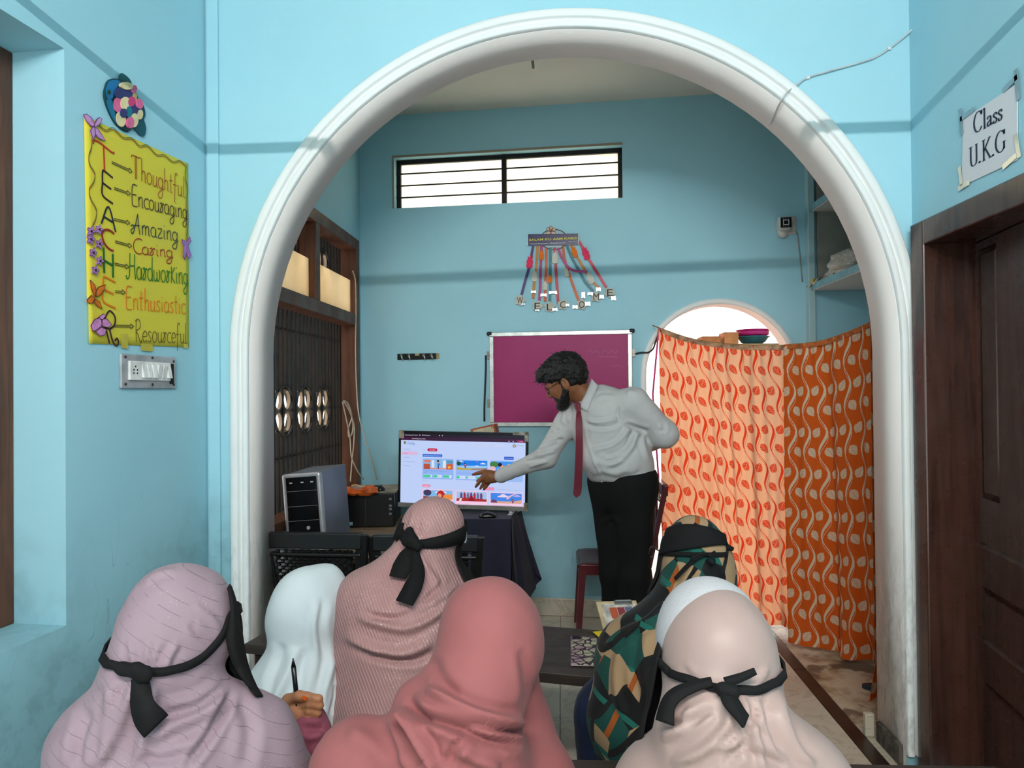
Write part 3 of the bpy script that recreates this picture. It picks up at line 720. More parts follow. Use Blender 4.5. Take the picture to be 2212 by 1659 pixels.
for ch, cx, cy in (('W', 325, 1325), ('E', 600, 1415), ('L', 795, 1430), ('C', 1005, 1390), ('O', 1305, 1390), ('M', 1535, 1265), ('E', 1750, 1200)):
    r0 = 78; tw = random.uniform(-0.3, 0.3)
    pl = [wz(cx + (r0 + 14 * math.cos(5 * a)) * math.cos(a + tw), cy + (r0 + 14 * math.cos(5 * a)) * math.sin(a + tw)) for a in np.linspace(0, 2 * math.pi, 40, endpoint=False)]
    o = flat(wl, 'letter_flower', pl, (204, 200, 186), -0.020, -0.016)
    p0, p1 = wz(cx - 45, cy + 55), wz(cx + 45, cy - 55); mb = MB(); put_text(mb, ch, p0[0], p0[1], p1[0], p1[1], -0.0206); mb.build('letter', P((22, 20, 20)), o)
mt = P((240, 244, 246), 0.15, 0.2, var=0.02)
for (cx, cy, ww, hh) in ((380, 1385, 40, 30), (540, 1190, 60, 40), (700, 1240, 70, 40), (850, 1200, 90, 40), (880, 1470, 60, 40), (600, 1480, 50, 30), (1080, 1400, 40, 36), (1200, 1430, 60, 50), (1330, 1240, 40, 80), (1400, 1380, 60, 60), (1440, 1220, 60, 40), (1570, 1150, 50, 50), (1620, 1270, 50, 50), (1810, 1290, 50, 60)):
    a, b = wz(cx - ww * .7, cy + hh * .6), wz(cx + ww * .7, cy - hh * .6)
    pl = [(a[0], a[1]), ((a[0] + b[0]) / 2, a[1] + 0.004), (b[0], a[1] - 0.002), (b[0] - 0.002, b[1]), ((a[0] + b[0]) / 2, b[1] - 0.003), (a[0] + 0.001, b[1])]
    MB().plate(pl, -0.0235, -0.0215).build('tape_piece', mt, wl)
a, b = wz(440, 455), wz(1255, 262)
st = MB().plate([(a[0], a[1]), (b[0], wz(1255, 440)[1]), (b[0], b[1]), (a[0], wz(440, 272)[1])], -0.017, -0.013).build('sticker', P((236, 236, 232)), wl)
a2, b2 = wz(452, 455), wz(1246, 262); y_ = -0.0176
mb = MB(); mb.plate([a2, (b2[0], wz(1246, 440)[1]), b2, (a2[0], wz(452, 272)[1])], y_, -0.017); mb.build('sticker_print', P((34, 30, 84), 0.25), st)
mb = MB(); p0, p1 = wz(470, 382), wz(1228, 318); put_text(mb, 'SALAM KO AAM KARO', p0[0], p0[1], p1[0], p1[1], y_ - 0.0006, 0.02); mb.build('yellow_words', P((236, 224, 60)), st)
mb = MB(); p0, p1 = wz(470, 438), wz(1060, 398); put_text(mb, '"Assalamu Alaikum"', p0[0], p0[1], p1[0], p1[1], y_ - 0.0006, 0.012); p0, p1 = wz(1090, 398), wz(1236, 380); put_text(mb, 'aam karo', p0[0], p0[1], p1[0], p1[1], y_ - 0.0006, 0.01); mb.build('white_words', P((230, 230, 236)), st)
mb = MB(); p0, p1 = wz(545, 308), wz(1155, 280); put_text(mb, 'Rasoolullah ne farmaya', p0[0], p0[1], p1[0], p1[1], y_ - 0.0006, 0.012); mb.build('pink_words', P((214, 110, 170)), st)
# ================================================================== HAND LETTERING (pen strokes)
def arc_(cx, cy, rx, ry, a0, a1, n=10): return [(cx + rx * math.cos(math.radians(a0 + (a1 - a0) * i / n)), cy + ry * math.sin(math.radians(a0 + (a1 - a0) * i / n))) for i in range(n + 1)]
GL = {  # width, strokes; x-height 0.5, cap 1, descender -0.45
 'T': (.62, [[(0, .86), (.05, .98), (.6, .98), (.66, 1.04)], [(.26, .98), (.26, 0)], [(.36, .98), (.36, 0)]]),
 'E': (.5, [[(.48, .98), (.2, 1.0), (.1, .8), (.1, .2), (.16, 0), (.5, .0)], [(.1, .52), (.42, .54)]]),
 'A': (.66, [[(.02, .34), (.14, .42), (.2, .28), (.08, .2), (.0, .1), (.1, -.02), (.24, .2), (.46, 1.0)], [(.46, 1.0), (.52, .4), (.6, -.02)], [(.2, .4), (.58, .44)]]),
 'C': (.5, [arc_(.36, .5, .34, .5, 55, 300, 14)]),
 'H': (.62, [[(.18, 1.0), (.16, .4), (.1, .05), (-.06, -.02), (-.1, .12)], [(.54, 1.0), (.52, .4), (.6, -.02)], [(.16, .5), (.54, .52)]]),
 'R': (.6, [[(.14, -.02), (.12, .5), (.14, 1.0)], [(.06, .92), (.3, 1.02), (.46, .86), (.4, .6), (.14, .5), (.3, .3), (.44, 0), (.56, -.04), (.56, .08)]]),
 'a': (.42, [arc_(.19, .25, .18, .25, 60, 400, 14), [(.36, .46), (.35, .1), (.44, .0)]]),
 'c': (.36, [arc_(.24, .25, .22, .25, 50, 310, 12)]),
 'd': (.42, [arc_(.19, .25, .18, .25, 60, 400, 14), [(.37, .98), (.36, .1), (.44, .0)]]),
 'e': (.38, [[(.03, .24), (.35, .28), (.32, .44), (.18, .5), (.04, .36), (.03, .14), (.16, .0), (.36, .08)]]),
 'f': (.34, [[(.36, .88), (.26, 1.0), (.16, .86), (.15, .4), (.12, -.38)], [(.0, .42), (.32, .44)]]),
 'g': (.42, [arc_(.19, .25, .18, .24, 50, 400, 14), [(.37, .48), (.37, -.1), (.28, -.4), (.08, -.42), (.02, -.26), (.2, -.1), (.46, .04)]]),
 'h': (.42, [[(.08, 1.0), (.08, 0)], [(.08, .3), (.18, .48), (.32, .44), (.34, .2), (.34, .04), (.42, .0)]]),
 'i': (.2, [[(.08, .46), (.08, .08), (.16, .0)], [(.08, .66), (.09, .70)]]),
 'k': (.4, [[(.08, .96), (.08, 0)], [(.38, .5), (.1, .22), (.4, .0)]]),
 'K': (.4, [[(.08, .7), (.08, 0)], [(.38, .68), (.1, .32), (.4, .0)]]),
 'l': (.22, [[(.1, 1.0), (.08, .1), (.18, .0)]]),
 'm': (.6, [[(.06, .48), (.07, 0)], [(.07, .32), (.16, .48), (.27, .44), (.29, .0)], [(.29, .32), (.38, .48), (.5, .42), (.51, .06), (.6, .0)]]),
 'n': (.42, [[(.06, .48), (.07, 0)], [(.07, .32), (.18, .48), (.32, .44), (.34, .06), (.42, .0)]]),
 'o': (.4, [arc_(.2, .25, .18, .25, 90, 450, 16)]),
 'r': (.34, [[(.02, .44), (.12, .5), (.14, .34), (.02, .1), (.1, .0), (.22, .14), (.2, .42), (.3, .48), (.34, .4)]]),
 's': (.34, [[(.3, .44), (.18, .5), (.06, .4), (.16, .26), (.28, .14), (.2, .0), (.04, .06)]]),
 't': (.3, [[(.14, .84), (.13, .1), (.24, .0)], [(.0, .54), (.28, .56)]]),
 'u': (.42, [[(.06, .48), (.06, .1), (.18, .0), (.32, .1), (.34, .48)], [(.34, .2), (.36, .04), (.44, .0)]]),
 'w': (.56, [[(.04, .46), (.04, .1), (.16, .0), (.27, .12), (.28, .4)], [(.28, .14), (.38, .0), (.5, .14), (.5, .42), (.44, .48)]]),
 'z': (.38, [[(.04, .48), (.34, .48), (.06, .02), (.38, .04)]]),
}
def pen(mb, word, x0, z0, x1, z1, cap, w=0.0028, y=-0.003, t=0.0008):
    """handwritten word from (x0,z0) to (x1,z1) on a wall frame, cap = capital height in metres"""
    tot = sum(GL[c][0] + 0.05 for c in word); L = math.hypot(x1 - x0, z1 - z0); k = L / tot; ux, uz = (x1 - x0) / L, (z1 - z0) / L; c = 0.0
    for ch in word:
        gw, strokes = GL[ch]
        for s_ in strokes:
            pts = cr(s_, 4) if len(s_) > 2 else [np.array(q) for q in s_]
            P3 = []
            for q in pts:
                u = (c + q[0]) * k; v = q[1] * cap; P3.append((x0 + ux * u - uz * v * 0, y, z0 + uz * u + v))
            mb.ribbon(P3, w, t)
        c += gw + 0.05

# ---- yellow chart on the left wall
def lp(px, py): return fl.pix(px, py)
fl = FR_LEFT
pc = [lp(187, 742), lp(407, 750), lp(405, 354), lp(180, 250)]
po = thing('teacher_chart', 'yellow hand-lettered TEACHER chart paper taped on the left wall', 'poster', fl.w(0, 0, 0), fl.rz)
m = Mat('yellow_chart_paper', (222, 206, 62), 0.75); m.mix(m.noise(3.5, 4).smooth(0.4, 0.75) * 0.6, (210, 198, 74)); m.mix(m.noise(9, 3).smooth(0.62, 0.8) * 0.4, (236, 208, 30))
def paper(u, v):
    b = np.array(pc[0]) * (1 - u) + np.array(pc[1]) * u; t_ = np.array(pc[3]) * (1 - u) + np.array(pc[2]) * u; q = b * (1 - v) + t_ * v
    return (q[0], -0.003 - 0.0025 * math.sin(u * 9 + v * 4) ** 2 * 0.3 - 0.006 * (max(0, 0.06 - u) / 0.06) * (v < 0.2), q[1])
mb = MB(); mb.grid(paper, 20, 24); o = mb.build('paper', m.m, po, smooth=True); q_ = o.modifiers.new('t', 'SOLIDIFY'); q_.thickness = 0.0008; q_.offset = 1
YP = -0.0062
def seg(name, cap_px0, word, p0, p1, cap_a, cap_b, col, w):
    a, b = lp(*p0), lp(*p1); cap = abs(lp(*cap_a)[1] - lp(*cap_b)[1]); mb = MB(); pen(mb, word, a[0], a[1], b[0], b[1], cap, w, YP); return mb.build(name, P(col, 0.6, var=0.0), po)
RED, BLK, DGR, ORG, BRN, NAV = (178, 44, 20), (40, 18, 22), (20, 104, 20), (222, 112, 10), (112, 62, 26), (18, 24, 46)
for nm, word, p0, p1, ca_2, cb_2, col, w in (
    ('word_thoughtful', 'Thoughtful', (281, 384), (398, 428), (293, 335), (293, 385), (150, 62, 10), .0026),
    ('word_encouraging', 'Encouraging', (279, 443), (402, 474), (285, 397), (285, 443), (62, 30, 28), .0032),
    ('word_amazing', 'Amazing', (279, 503), (382, 522), (300, 462), (300, 505), (30, 44, 62), .0032),
    ('word_caring', 'Caring', (284, 547), (371, 557), (290, 515), (290, 548), (160, 42, 24), .0034),
    ('word_hardworking', 'HardworKing', (272, 601), (404, 615), (290, 553), (290, 607), (30, 112, 22), .0038),
    ('word_enthusiastic', 'Enthusiastic', (266, 667), (398, 678), (280, 619), (280, 668), (226, 120, 10), .0034),
    ('word_resourceful', 'Resourceful', (287, 738), (402, 742), (295, 690), (295, 738), (80, 60, 16), .0022)):
    seg(nm, None, word, p0, p1, ca_2, cb_2, col, w)
BG = {'T': [[(-.05, .8), (0, .95), (.3, 1.0), (.9, .93), (1.0, 1.0)], [(.46, .97), (.5, .0)]], 'E': [[(1, .97), (.3, 1), (.12, .93), (.1, .5), (.12, .06), (1, .0)], [(.1, .52), (.85, .5)]],
      'A': [[(0, 0), (.5, 1.0), (1, -.02)], [(.22, .4), (.8, .38)]], 'C': [arc_(.7, .5, .7, .5, 65, 290, 14)], 'H': [[(.05, 1), (.1, 0)], [(.95, .97), (.97, .02)], [(.08, .5), (.95, .5)]],
      'R': [[(.5, -.02), (.3, .35), (.2, .5), (.2, .7), (.5, 1.0), (.85, .9), (.85, .65), (.55, .45), (.25, .45)], [(.5, .45), (.7, .1), (.95, -.02), (1.1, .1), (1.0, .22), (.85, .12)]]}
for nm, ch, xa, xb, ya, yb, col, w in (('letter_t', 'T', 200, 243, 366, 311, (190, 50, 16), .006), ('letter_e', 'E', 215, 240, 428, 370, BLK, .0062), ('letter_a', 'A', 215, 246, 488, 443, NAV, .0062), ('letter_c', 'C', 217, 243, 533, 492, (150, 30, 22), .007),
                               ('letter_h', 'H', 219, 241, 591, 537, (20, 100, 20), .008), ('letter_e', 'E', 216, 246, 656, 598, (226, 120, 10), .006), ('letter_r', 'R', 216, 249, 737, 668, (58, 24, 36), .006)):
    mx_ = (xa + xb) / 2; a, b = (lp(xa, ya)[0], lp(mx_, ya)[1]), (lp(xb, ya)[0], lp(mx_, yb)[1]); mb = MB()
    for s_ in BG[ch]:
        pts = cr(s_, 5) if len(s_) > 2 else [np.array(q) for q in s_]
        mb.ribbon([(a[0] + q[0] * (b[0] - a[0]), YP, a[1] + q[1] * (b[1] - a[1]) - (q[0] * 0.012)) for q in pts], w, 0.001)
    mb.build(nm, P(col, 0.6, var=0.0), po)
for (x0_, y0_, x1_, y1_) in ((238, 351, 282, 371), (243, 407, 278, 419), (243, 474, 277, 482), (245, 522, 281, 532), (244, 570, 275, 577), (245, 630, 267, 632), (243, 704, 285, 705)):
    a, b = lp(x0_, y0_), lp(x1_, y1_); mb = MB(); w = .0022; d = .006; hx = b[0] - .016
    def zz_(x): return a[1] + (b[1] - a[1]) * (x - a[0]) / (b[0] - a[0])
    for s_ in (-1, 1):
        mb.ribbon([(a[0], YP, a[1] + s_ * d / 2), (hx, YP, zz_(hx) + s_ * d / 2)], w, .0008); mb.ribbon([(hx, YP, zz_(hx) + s_ * d / 2), (hx, YP, zz_(hx) + s_ * d * 1.5), (b[0], YP, b[1])], w, .0008)
    mb.build('arrow', P((36, 30, 24), 0.6, var=0), po)
def wavy(pts, col, w=.0018, dz=0.0):
    mb = MB(); mb.ribbon([(x, YP, z + dz) for x, z in cr([lp(*q) for q in pts], 8)], w, .0008); mb.build('wavy_border', P(col, 0.6, var=0), po)
for col, dz in (((150, 60, 20), 0.0), ((60, 100, 30), 0.006)):
    wavy([(209, 272), (225, 285), (241, 280), (262, 300), (282, 302), (298, 318), (315, 317), (335, 337), (352, 338), (370, 352), (385, 350), (398, 361)], col, dz=dz)
    wavy([(195, 302), (194, 320), (188, 340), (190, 358), (201, 378), (199, 395), (189, 412), (192, 432), (204, 455), (203, 475), (196, 490)], col, dz=dz)
    wavy([(399, 362), (397, 385), (402, 410), (400, 440), (403, 470), (402, 500), (400, 512)], col, dz=dz)
# paper butterflies and flowers stuck on
def shape(name, pts, col, y0=-0.012, outline=None, parent=po):
    o = MB().plate([lp(*q) for q in pts], y0, y0 + 0.003).build(name, P(col, 0.7, var=0.15, scale=40), parent)
    if outline:
        mb = MB(); mb.tube([(x, y0, z) for x, z in [lp(*q) for q in pts]], 0.0012, 4, closed=True); mb.build('outline', P(outline), o)
    return o
shape('butterfly_wing', [(173, 248), (180, 247), (190, 254), (195, 263), (197, 268), (196, 275), (188, 271), (180, 262)], (208, 150, 206), outline=(90, 40, 100))
shape('butterfly_wing', [(197, 268), (202, 258), (208, 254), (213, 257), (209, 268), (203, 273), (198, 276)], (206, 160, 212), outline=(90, 40, 100))
shape('butterfly_wing', [(195, 272), (188, 282), (192, 295), (195, 302), (199, 290), (197, 276)], (200, 150, 206), outline=(90, 40, 100))
shape('butterfly_wing', [(198, 275), (205, 280), (213, 292), (221, 305), (206, 299), (199, 290)], (200, 146, 206), outline=(90, 40, 100))
shape('butterfly_wing', [(387, 517), (397, 523), (404, 512), (407, 520), (400, 530), (407, 552), (402, 560), (396, 545), (394, 562), (390, 555), (391, 535)], (178, 124, 196), outline=(110, 60, 130))
for k, q in enumerate(([(188, 605), (198, 616), (202, 640), (196, 638), (190, 622)], [(198, 634), (206, 620), (221, 615), (217, 628), (206, 640), (200, 642)], [(181, 648), (190, 638), (198, 644), (192, 656), (182, 654)], [(198, 646), (208, 652), (214, 668), (202, 660), (197, 652)])): shape('orange_butterfly_wing', q, (226, 118, 24), outline=(70, 30, 10))
for k, (fx, fy, fr_) in enumerate(((190, 500, 9), (207, 496, 8), (189, 517, 9), (208, 527, 8), (194, 546, 8), (209, 564, 8), (199, 584, 8))):
    pl = [(fx + fr_ * (0.78 + 0.30 * math.cos(5 * a)) * math.cos(a), fy + fr_ * 1.25 * (0.78 + 0.30 * math.cos(5 * a)) * math.sin(a)) for a in np.linspace(0, 2 * math.pi, 30, endpoint=False)]
    o = shape('paper_flower', pl, (204, 150, 210), outline=(110, 60, 130)); c_ = lp(fx, fy); MB().lathe([(0.0045, -0.015), (0.0045, -0.0125)], 8, (c_[0], 0, c_[1]), 'Y').build('flower_centre', P((60, 24, 60)), o)
for q in ([(187, 703), (195, 690), (206, 686), (212, 695), (208, 708), (198, 716), (190, 714)], [(208, 690), (222, 689), (232, 702), (224, 708), (212, 705)], [(196, 714), (208, 706), (220, 712), (217, 724), (206, 726)], [(200, 688), (214, 678), (219, 682), (212, 692)]):
    shape('pink_flower_petal', q, (222, 148, 206), y0=-0.016, outline=(70, 24, 70))
for (x0_, y0_, x1_, y1_) in ((258, 722, 272, 752), (301, 744, 326, 757), (393, 744, 402, 752)):
    a, b = lp(x0_, y1_), lp(x1_, y0_); MB().b2((a[0], -0.0075, a[1]), (b[0], -0.0066, b[1])).build('tape_piece', P((196, 184, 70), 0.2), po)
# ---- paper fish
def fp(cx, cy): return lp(160 + cx / 5.183, 140 + cy / 5.183)
fi = thing('paper_fish', 'blue paper fish with pink, cream and navy scales above the yellow chart', 'wall decoration', fl.w(0, 0, 0), fl.rz)
def fsh(name, pts, col, y0, t=0.003, par=fi, n=4): return MB().plate(cr([fp(*q) for q in pts], n, True), y0, y0 + t).build(name, P(col, 0.55, var=0.12), par)
fsh('fish_body', [(330, 250), (360, 180), (420, 155), (490, 170), (560, 190), (640, 260), (700, 400), (720, 520), (690, 640), (600, 740), (560, 735), (470, 690), (400, 590), (340, 450), (315, 340)], (10, 62, 70), -0.010, 0.008)
fsh('fish_head', [(335, 250), (365, 185), (430, 170), (480, 190), (455, 240), (410, 300), (395, 370), (350, 390), (325, 320)], (18, 112, 170), -0.013)
fsh('fish_belly', [(335, 400), (385, 400), (410, 500), (440, 610), (470, 680), (420, 630), (365, 520)], (14, 120, 160), -0.013)
e = fsh('fish_eye', [(330, 300), (352, 280), (368, 310), (350, 340), (332, 325)], (30, 90, 60), -0.015); fsh('pupil', [(342, 305), (350, 296), (357, 310), (350, 322)], (14, 30, 20), -0.0165, par=e)
fsh('dorsal_fin', [(490, 115), (525, 98), (600, 160), (625, 235), (560, 215), (490, 180)], (6, 84, 92), -0.008)
fsh('tail_fin', [(700, 405), (740, 420), (775, 520), (775, 580), (760, 610), (785, 700), (775, 780), (745, 805), (690, 760), (650, 680), (690, 560)], (4, 78, 92), -0.008)
fsh('lower_fin', [(470, 690), (520, 690), (590, 750), (540, 745)], (6, 60, 70), -0.007)
NV, PK, CR = (48, 54, 112), (232, 110, 160), (236, 220, 170)
for (cx, cy, rx, ry, a, c) in ((465, 320, 60, 62, 0, NV), (560, 325, 60, 50, 0, NV), (530, 240, 72, 42, 10, CR), (620, 275, 32, 44, 10, PK), (632, 360, 26, 50, 0, (190, 170, 110)), (590, 415, 40, 58, 10, (206, 60, 120)), (445, 450, 46, 84, 0, PK), (520, 435, 50, 74, 5, CR), (675, 440, 38, 58, -10, PK), (500, 545, 40, 50, 0, NV), (560, 530, 34, 64, 0, (10, 120, 140)), (640, 505, 50, 76, 0, NV), (690, 560, 32, 56, 5, CR), (480, 610, 52, 88, -8, CR), (575, 650, 40, 66, 0, PK), (622, 625, 46, 80, 5, CR)):
    ang = math.radians(a); pts = [(cx + rx * math.cos(t_) * math.cos(ang) - ry * math.sin(t_) * math.sin(ang), cy + rx * math.cos(t_) * math.sin(ang) + ry * math.sin(t_) * math.cos(ang)) for t_ in np.linspace(0, 2 * math.pi, 14, endpoint=False)]
    MB().plate([fp(*q) for q in pts], -0.016 - random.uniform(0, 0.006), -0.0135).build('scale', P(c, 0.6, var=0.12), fi)
# ---- switchboard
sa, sb = lp(256, 839), lp(375, 772)
sw = frame_thing('switchboard', 'grey switch plate with one socket and six white rocker switches under the chart', 'switchboard', fl, (sa[0] + sb[0]) / 2, sa[1])
W2, H2 = sb[0] - sa[0], sb[1] - sa[1]
MB().b2((-W2 / 2, -0.012, 0), (W2 / 2, 0, H2)).build('plate', P((176, 180, 186), 0.4, 0.2, var=0.15), sw, bevel=0.004)
MB().b2((W2 * 0.36, -0.0135, H2 * 0.14), (W2 * 0.44, -0.012, H2 * 0.78)).build('empty_slot', P((14, 14, 14), 0.8), sw)
M_SWW = P((238, 238, 236), 0.3)
so = MB().b2((-W2 * 0.40, -0.022, H2 * 0.24), (-W2 * 0.215, -0.012, H2 * 0.80)).build('socket', M_SWW, sw, bevel=0.002)
for (dx, dz) in ((0, .12), (-.03, 0.02), (.03, .02), (-.03, -.08), (.03, -.08)): MB().lathe([(0.0035, -0.0226), (0.0035, -0.021)], 8, (-W2 * 0.31 + dx * W2, 0, H2 * 0.52 + dz * H2), 'Y').build('pin_hole', P((20, 20, 20)), so)
for k in range(6):
    xa = -W2 * 0.205 + k * W2 * 0.094
    o = MB().b2((xa, -0.019, H2 * 0.24), (xa + W2 * 0.086, -0.012, H2 * 0.80)).build('switch', M_SWW, sw, bevel=0.0015)
    up_ = k in (0, 1, 2, 5); z0_, z1_ = H2 * 0.32, H2 * 0.72
    mb = MB(); x0_, x1_ = xa + W2 * 0.014, xa + W2 * 0.074
    yA, yB = (-0.021, -0.028) if not up_ else (-0.030, -0.021)
    mb.add([(x0_, yA, z0_), (x1_, yA, z0_), (x1_, yB, z1_), (x0_, yB, z1_), (x0_, -0.018, z0_), (x1_, -0.018, z0_), (x1_, -0.018, z1_), (x0_, -0.018, z1_)], [(0, 1, 2, 3), (0, 4, 5, 1), (1, 5, 6, 2), (2, 6, 7, 3), (3, 7, 4, 0)]); mb.build('rocker', M_SWW, o)
for (u, v) in ((.06, .12), (.06, .9), (.94, .12), (.94, .86), (.53, .93), (.53, .12)): MB().lathe([(0.005, -0.0145), (0.005, -0.011)], 10, (-W2 / 2 + u * W2, 0, v * H2), 'Y').build('screw', P((70, 70, 72), 0.4, 0.5), sw)
# ---- class sign on the right wall
def rp(px, py): return FR_RIGHT.pix(px, py)
sg = thing('class_sign', 'white paper sign reading Class U.K.G taped above the brown door', 'sign', FR_RIGHT.w(0, 0, 0), FR_RIGHT.rz)
s4 = [rp(2080, 402), rp(2200, 346), rp(2200, 180), rp(2083, 258)]
m = Mat('white_paper', (224, 226, 232), 0.8); m.mix(m.noise(4, 3).smooth(.4, .8) * .3, (212, 214, 222))
MB().plate(s4, -0.004, -0.002).build('paper', m.m, sg)
def serif(mb, strokes, ox, oz, k, y=-0.0048):
    """pen-contrast strokes: thick verticals, thin horizontals"""
    for s_ in strokes:
        pts = cr(s_, 5) if len(s_) > 2 else [np.array(s_[0]) + (np.array(s_[1]) - np.array(s_[0])) * t for t in (0, .5, 1)]
        ws = []
        for i in range(len(pts)):
            d = pts[min(i + 1, len(pts) - 1)] - pts[max(i - 1, 0)]; a = abs(d[1]) / (np.hypot(*d) + 1e-9); ws.append(k * (0.035 + 0.095 * a ** 1.5))
        mb.ribbon([(ox + q[0] * k, y, oz + q[1] * k) for q in pts], ws, 0.0006)
SF = {'C': [arc_(.36, .5, .33, .5, 40, 320, 16), [(.62, .98), (.62, .76)]], 'l': [[(.12, 1.0), (.12, 0)], [(.02, .0), (.22, 0)], [(.02, .97), (.13, 1.0)]],
      'a': [[(.06, .36), (.1, .46), (.22, .47), (.3, .38), (.3, .08), (.36, .01), (.42, .06)], [(.3, .28), (.1, .2), (.06, .08), (.16, .0), (.3, .1)]],
      's': [[(.28, .36), (.26, .44), (.16, .48), (.06, .38), (.16, .26), (.28, .14), (.22, .0), (.1, .0), (.04, .12)]],
      'U': [[(.14, 1), (.14, .3), (.22, .05), (.38, .0), (.54, .08), (.58, .3), (.58, 1)], [(.02, 1), (.26, 1)], [(.48, 1), (.68, 1)]], '.': [[(.05, .0), (.05, .08)], [(.08, .0), (.08, .08)]],
      'K': [[(.14, 1), (.14, 0)], [(.03, 1), (.26, 1)], [(.03, 0), (.26, 0)], [(.58, 1), (.16, .46)], [(.26, .56), (.6, .0)], [(.5, 1), (.68, 1)], [(.5, 0), (.72, 0)]],
      'G': [arc_(.36, .5, .33, .5, 40, 320, 16), [(.62, .98), (.62, .76)], [(.6, .42), (.6, .08)], [(.5, .42), (.7, .42)]]}
def serif_word(word, p0, p1, cap):
    a, b = rp(*p0), rp(*p1); adv = {'C': .72, 'l': .28, 'a': .45, 's': .36, 'U': .74, '.': .24, 'K': .74, 'G': .76}
    tot = sum(adv[c] for c in word); k = cap; sxx = (b[0] - a[0]) / (tot * k); mb = MB(); c = 0
    for ch in word:
        st_ = [[(q[0] * sxx, q[1]) for q in s_] for s_ in SF[ch]]; serif(mb, st_, a[0] + c * k * sxx, a[1] + (b[1] - a[1]) * c / tot, k); c += adv[ch]
    return mb
capA = abs(rp(2112, 243)[1] - rp(2112, 290)[1]); capB = abs(rp(2100, 322)[1] - rp(2103, 363)[1])
serif_word('Class', (2107, 290), (2170, 256), capA * .92).build('word_class', P((26, 34, 60), var=0), sg); serif_word('U.K.G', (2097, 363), (2178, 322), capB * 1.0).build('word_ukg', P((26, 34, 60), var=0), sg)
for (x0_, y0_, x1_, y1_) in ((2077, 235, 2082, 290), (2078, 258, 2108, 235), (2172, 195, 2202, 165), (2198, 150, 2204, 215), (2076, 360, 2081, 400), (2074, 408, 2098, 393), (2170, 362, 2200, 335), (2198, 290, 2206, 340)):
    a, b = rp(x0_, y1_), rp(x1_, y0_); dx = abs(x1_ - x0_) > 12
    pts = [a, b]
    mb = MB(); lo = rp(x0_, y0_); hi = rp(x1_, y1_); 
    mb.ribbon([(lo[0], -0.0062, lo[1]), (hi[0], -0.0062, hi[1])], 0.017, 0.0006); mb.build('tape_piece', P((150, 176, 184) if y0_ < 290 else (226, 224, 208), 0.12, 0.3), sg)
# ---- white wire over the arch
wi = thing('wall_wire', 'thin white wire clipped along the blue wall and over the arch moulding', 'wire', (0, 0, 0))
def ap(px, py, off=0.0): return tuple(at(px, py, YA - off))
def soff(px, py):
    for Y in np.linspace(2.87, 3.15, 60):
        p = at(px, py, Y)
        if math.hypot(p[0] - AX, p[2] - AZ) > AR - 0.008: return at(px, py, Y)
    return at(px, py, 3.14)
pw = [at(1987, 46, 2.86)] + [np.array(ap(*q)) for q in ((1968, 66, .02), (1945, 86, .012), (1921, 105, .008), (1890, 124, .01), (1855, 136, .01), (1800, 151, .012), (1745, 168, .008), (1722, 183, .02), (1700, 200, .04))] + [np.array(ap(1690, 215, .036)), np.array(soff(1681, 230)), np.array(soff(1672, 250)), np.array(soff(1661, 270))]
MB().tube(cr(pw, 5), 0.0032, 6).build('wire', P((206, 210, 214), 0.5), wi, smooth=True)
for q in ((1921, 105), (1745, 168)): p_ = at(q[0], q[1], YA - 0.006); MB().box(p_, (0.014, 0.012, 0.012)).build('clip', P((226, 228, 230)), wi, bevel=0.002)
# ================================================================== CURTAINS IN FRONT OF THE DOORWAY
def curtain_mat(name, ground, leaf, tg, tl_, tfac, skew=0.0):
    m = Mat(name, ground, 0.85, spec=0.15, sheen=0.0); nt = m.nt
    uvn = nt.nodes.new('ShaderNodeUVMap'); sp = nt.nodes.new('ShaderNodeSeparateXYZ'); nt.links.new(uvn.outputs[0], sp.inputs[0])
    u, v = E(nt, sp.outputs[0]), E(nt, sp.outputs[1]); p, Pv, A = 0.105, 0.25, 0.023
    if skew: u = u + v * skew
    ph = v * (2 * math.pi / Pv); s = ph.sin() * A
    uu = ((u / p).fract() - 0.5) * p
    band = ((uu - s).abs() - (ph + 1.2).sin() * 0.0034).lt(0.0054)
    thin = (uu - (ph + 0.7).sin() * (A * 1.05) - 0.004).abs().lt(0.0013)
    uc = ((u / p + 0.5).fract() - 0.5) * p
    mask = band.max(thin)
    for k, (fr0, cu, sg, off) in enumerate(((0.25, A * 0.75, 1, 0), (0.75, -A * 0.75, -1, 0))):
        lx = uc - cu; ly = ((v / Pv).fract() - fr0) * Pv; ca, sa = math.cos(math.radians(56)), math.sin(math.radians(56)) * sg
        X = lx * ca + ly * sa; Y = ly * ca - lx * sa; xa = X / 0.036
        half = (1.0 - xa * xa) * (0.0255 + (X * 520.0).sin() * 0.0030) * (1.0 - xa * 0.35)
        lf = Y.abs().lt(half) * xa.abs().lt(1.0)
        vein = Y.abs().lt(0.0010).max(((X + Y.abs() * 0.9) / 0.0125).fract().lt(0.13) * Y.abs().gt(0.002))
        mask = mask.max(lf * (1.0 - vein))
    m.mix(mask, leaf)
    m.mix(m.noise(260, 2).smooth(0.4, 0.7) * 0.18, tuple(int(c * 0.7) for c in ground))
    out = nt.nodes['Material Output']; t = nt.nodes.new('ShaderNodeBsdfTranslucent'); mc = nt.nodes.new('ShaderNodeMix'); mc.data_type = 'RGBA'
    nt.links.new(mask.s, mc.inputs[0]); mc.inputs[6].default_value = lin(tg); mc.inputs[7].default_value = lin(tl_); nt.links.new(mc.outputs[2], t.inputs[0])
    mx = nt.nodes.new('ShaderNodeMixShader'); mx.inputs[0].default_value = tfac
    nt.links.new(m.b.outputs[0], mx.inputs[1]); nt.links.new(t.outputs[0], mx.inputs[2]); nt.links.new(mx.outputs[0], out.inputs[0])
    return m.m
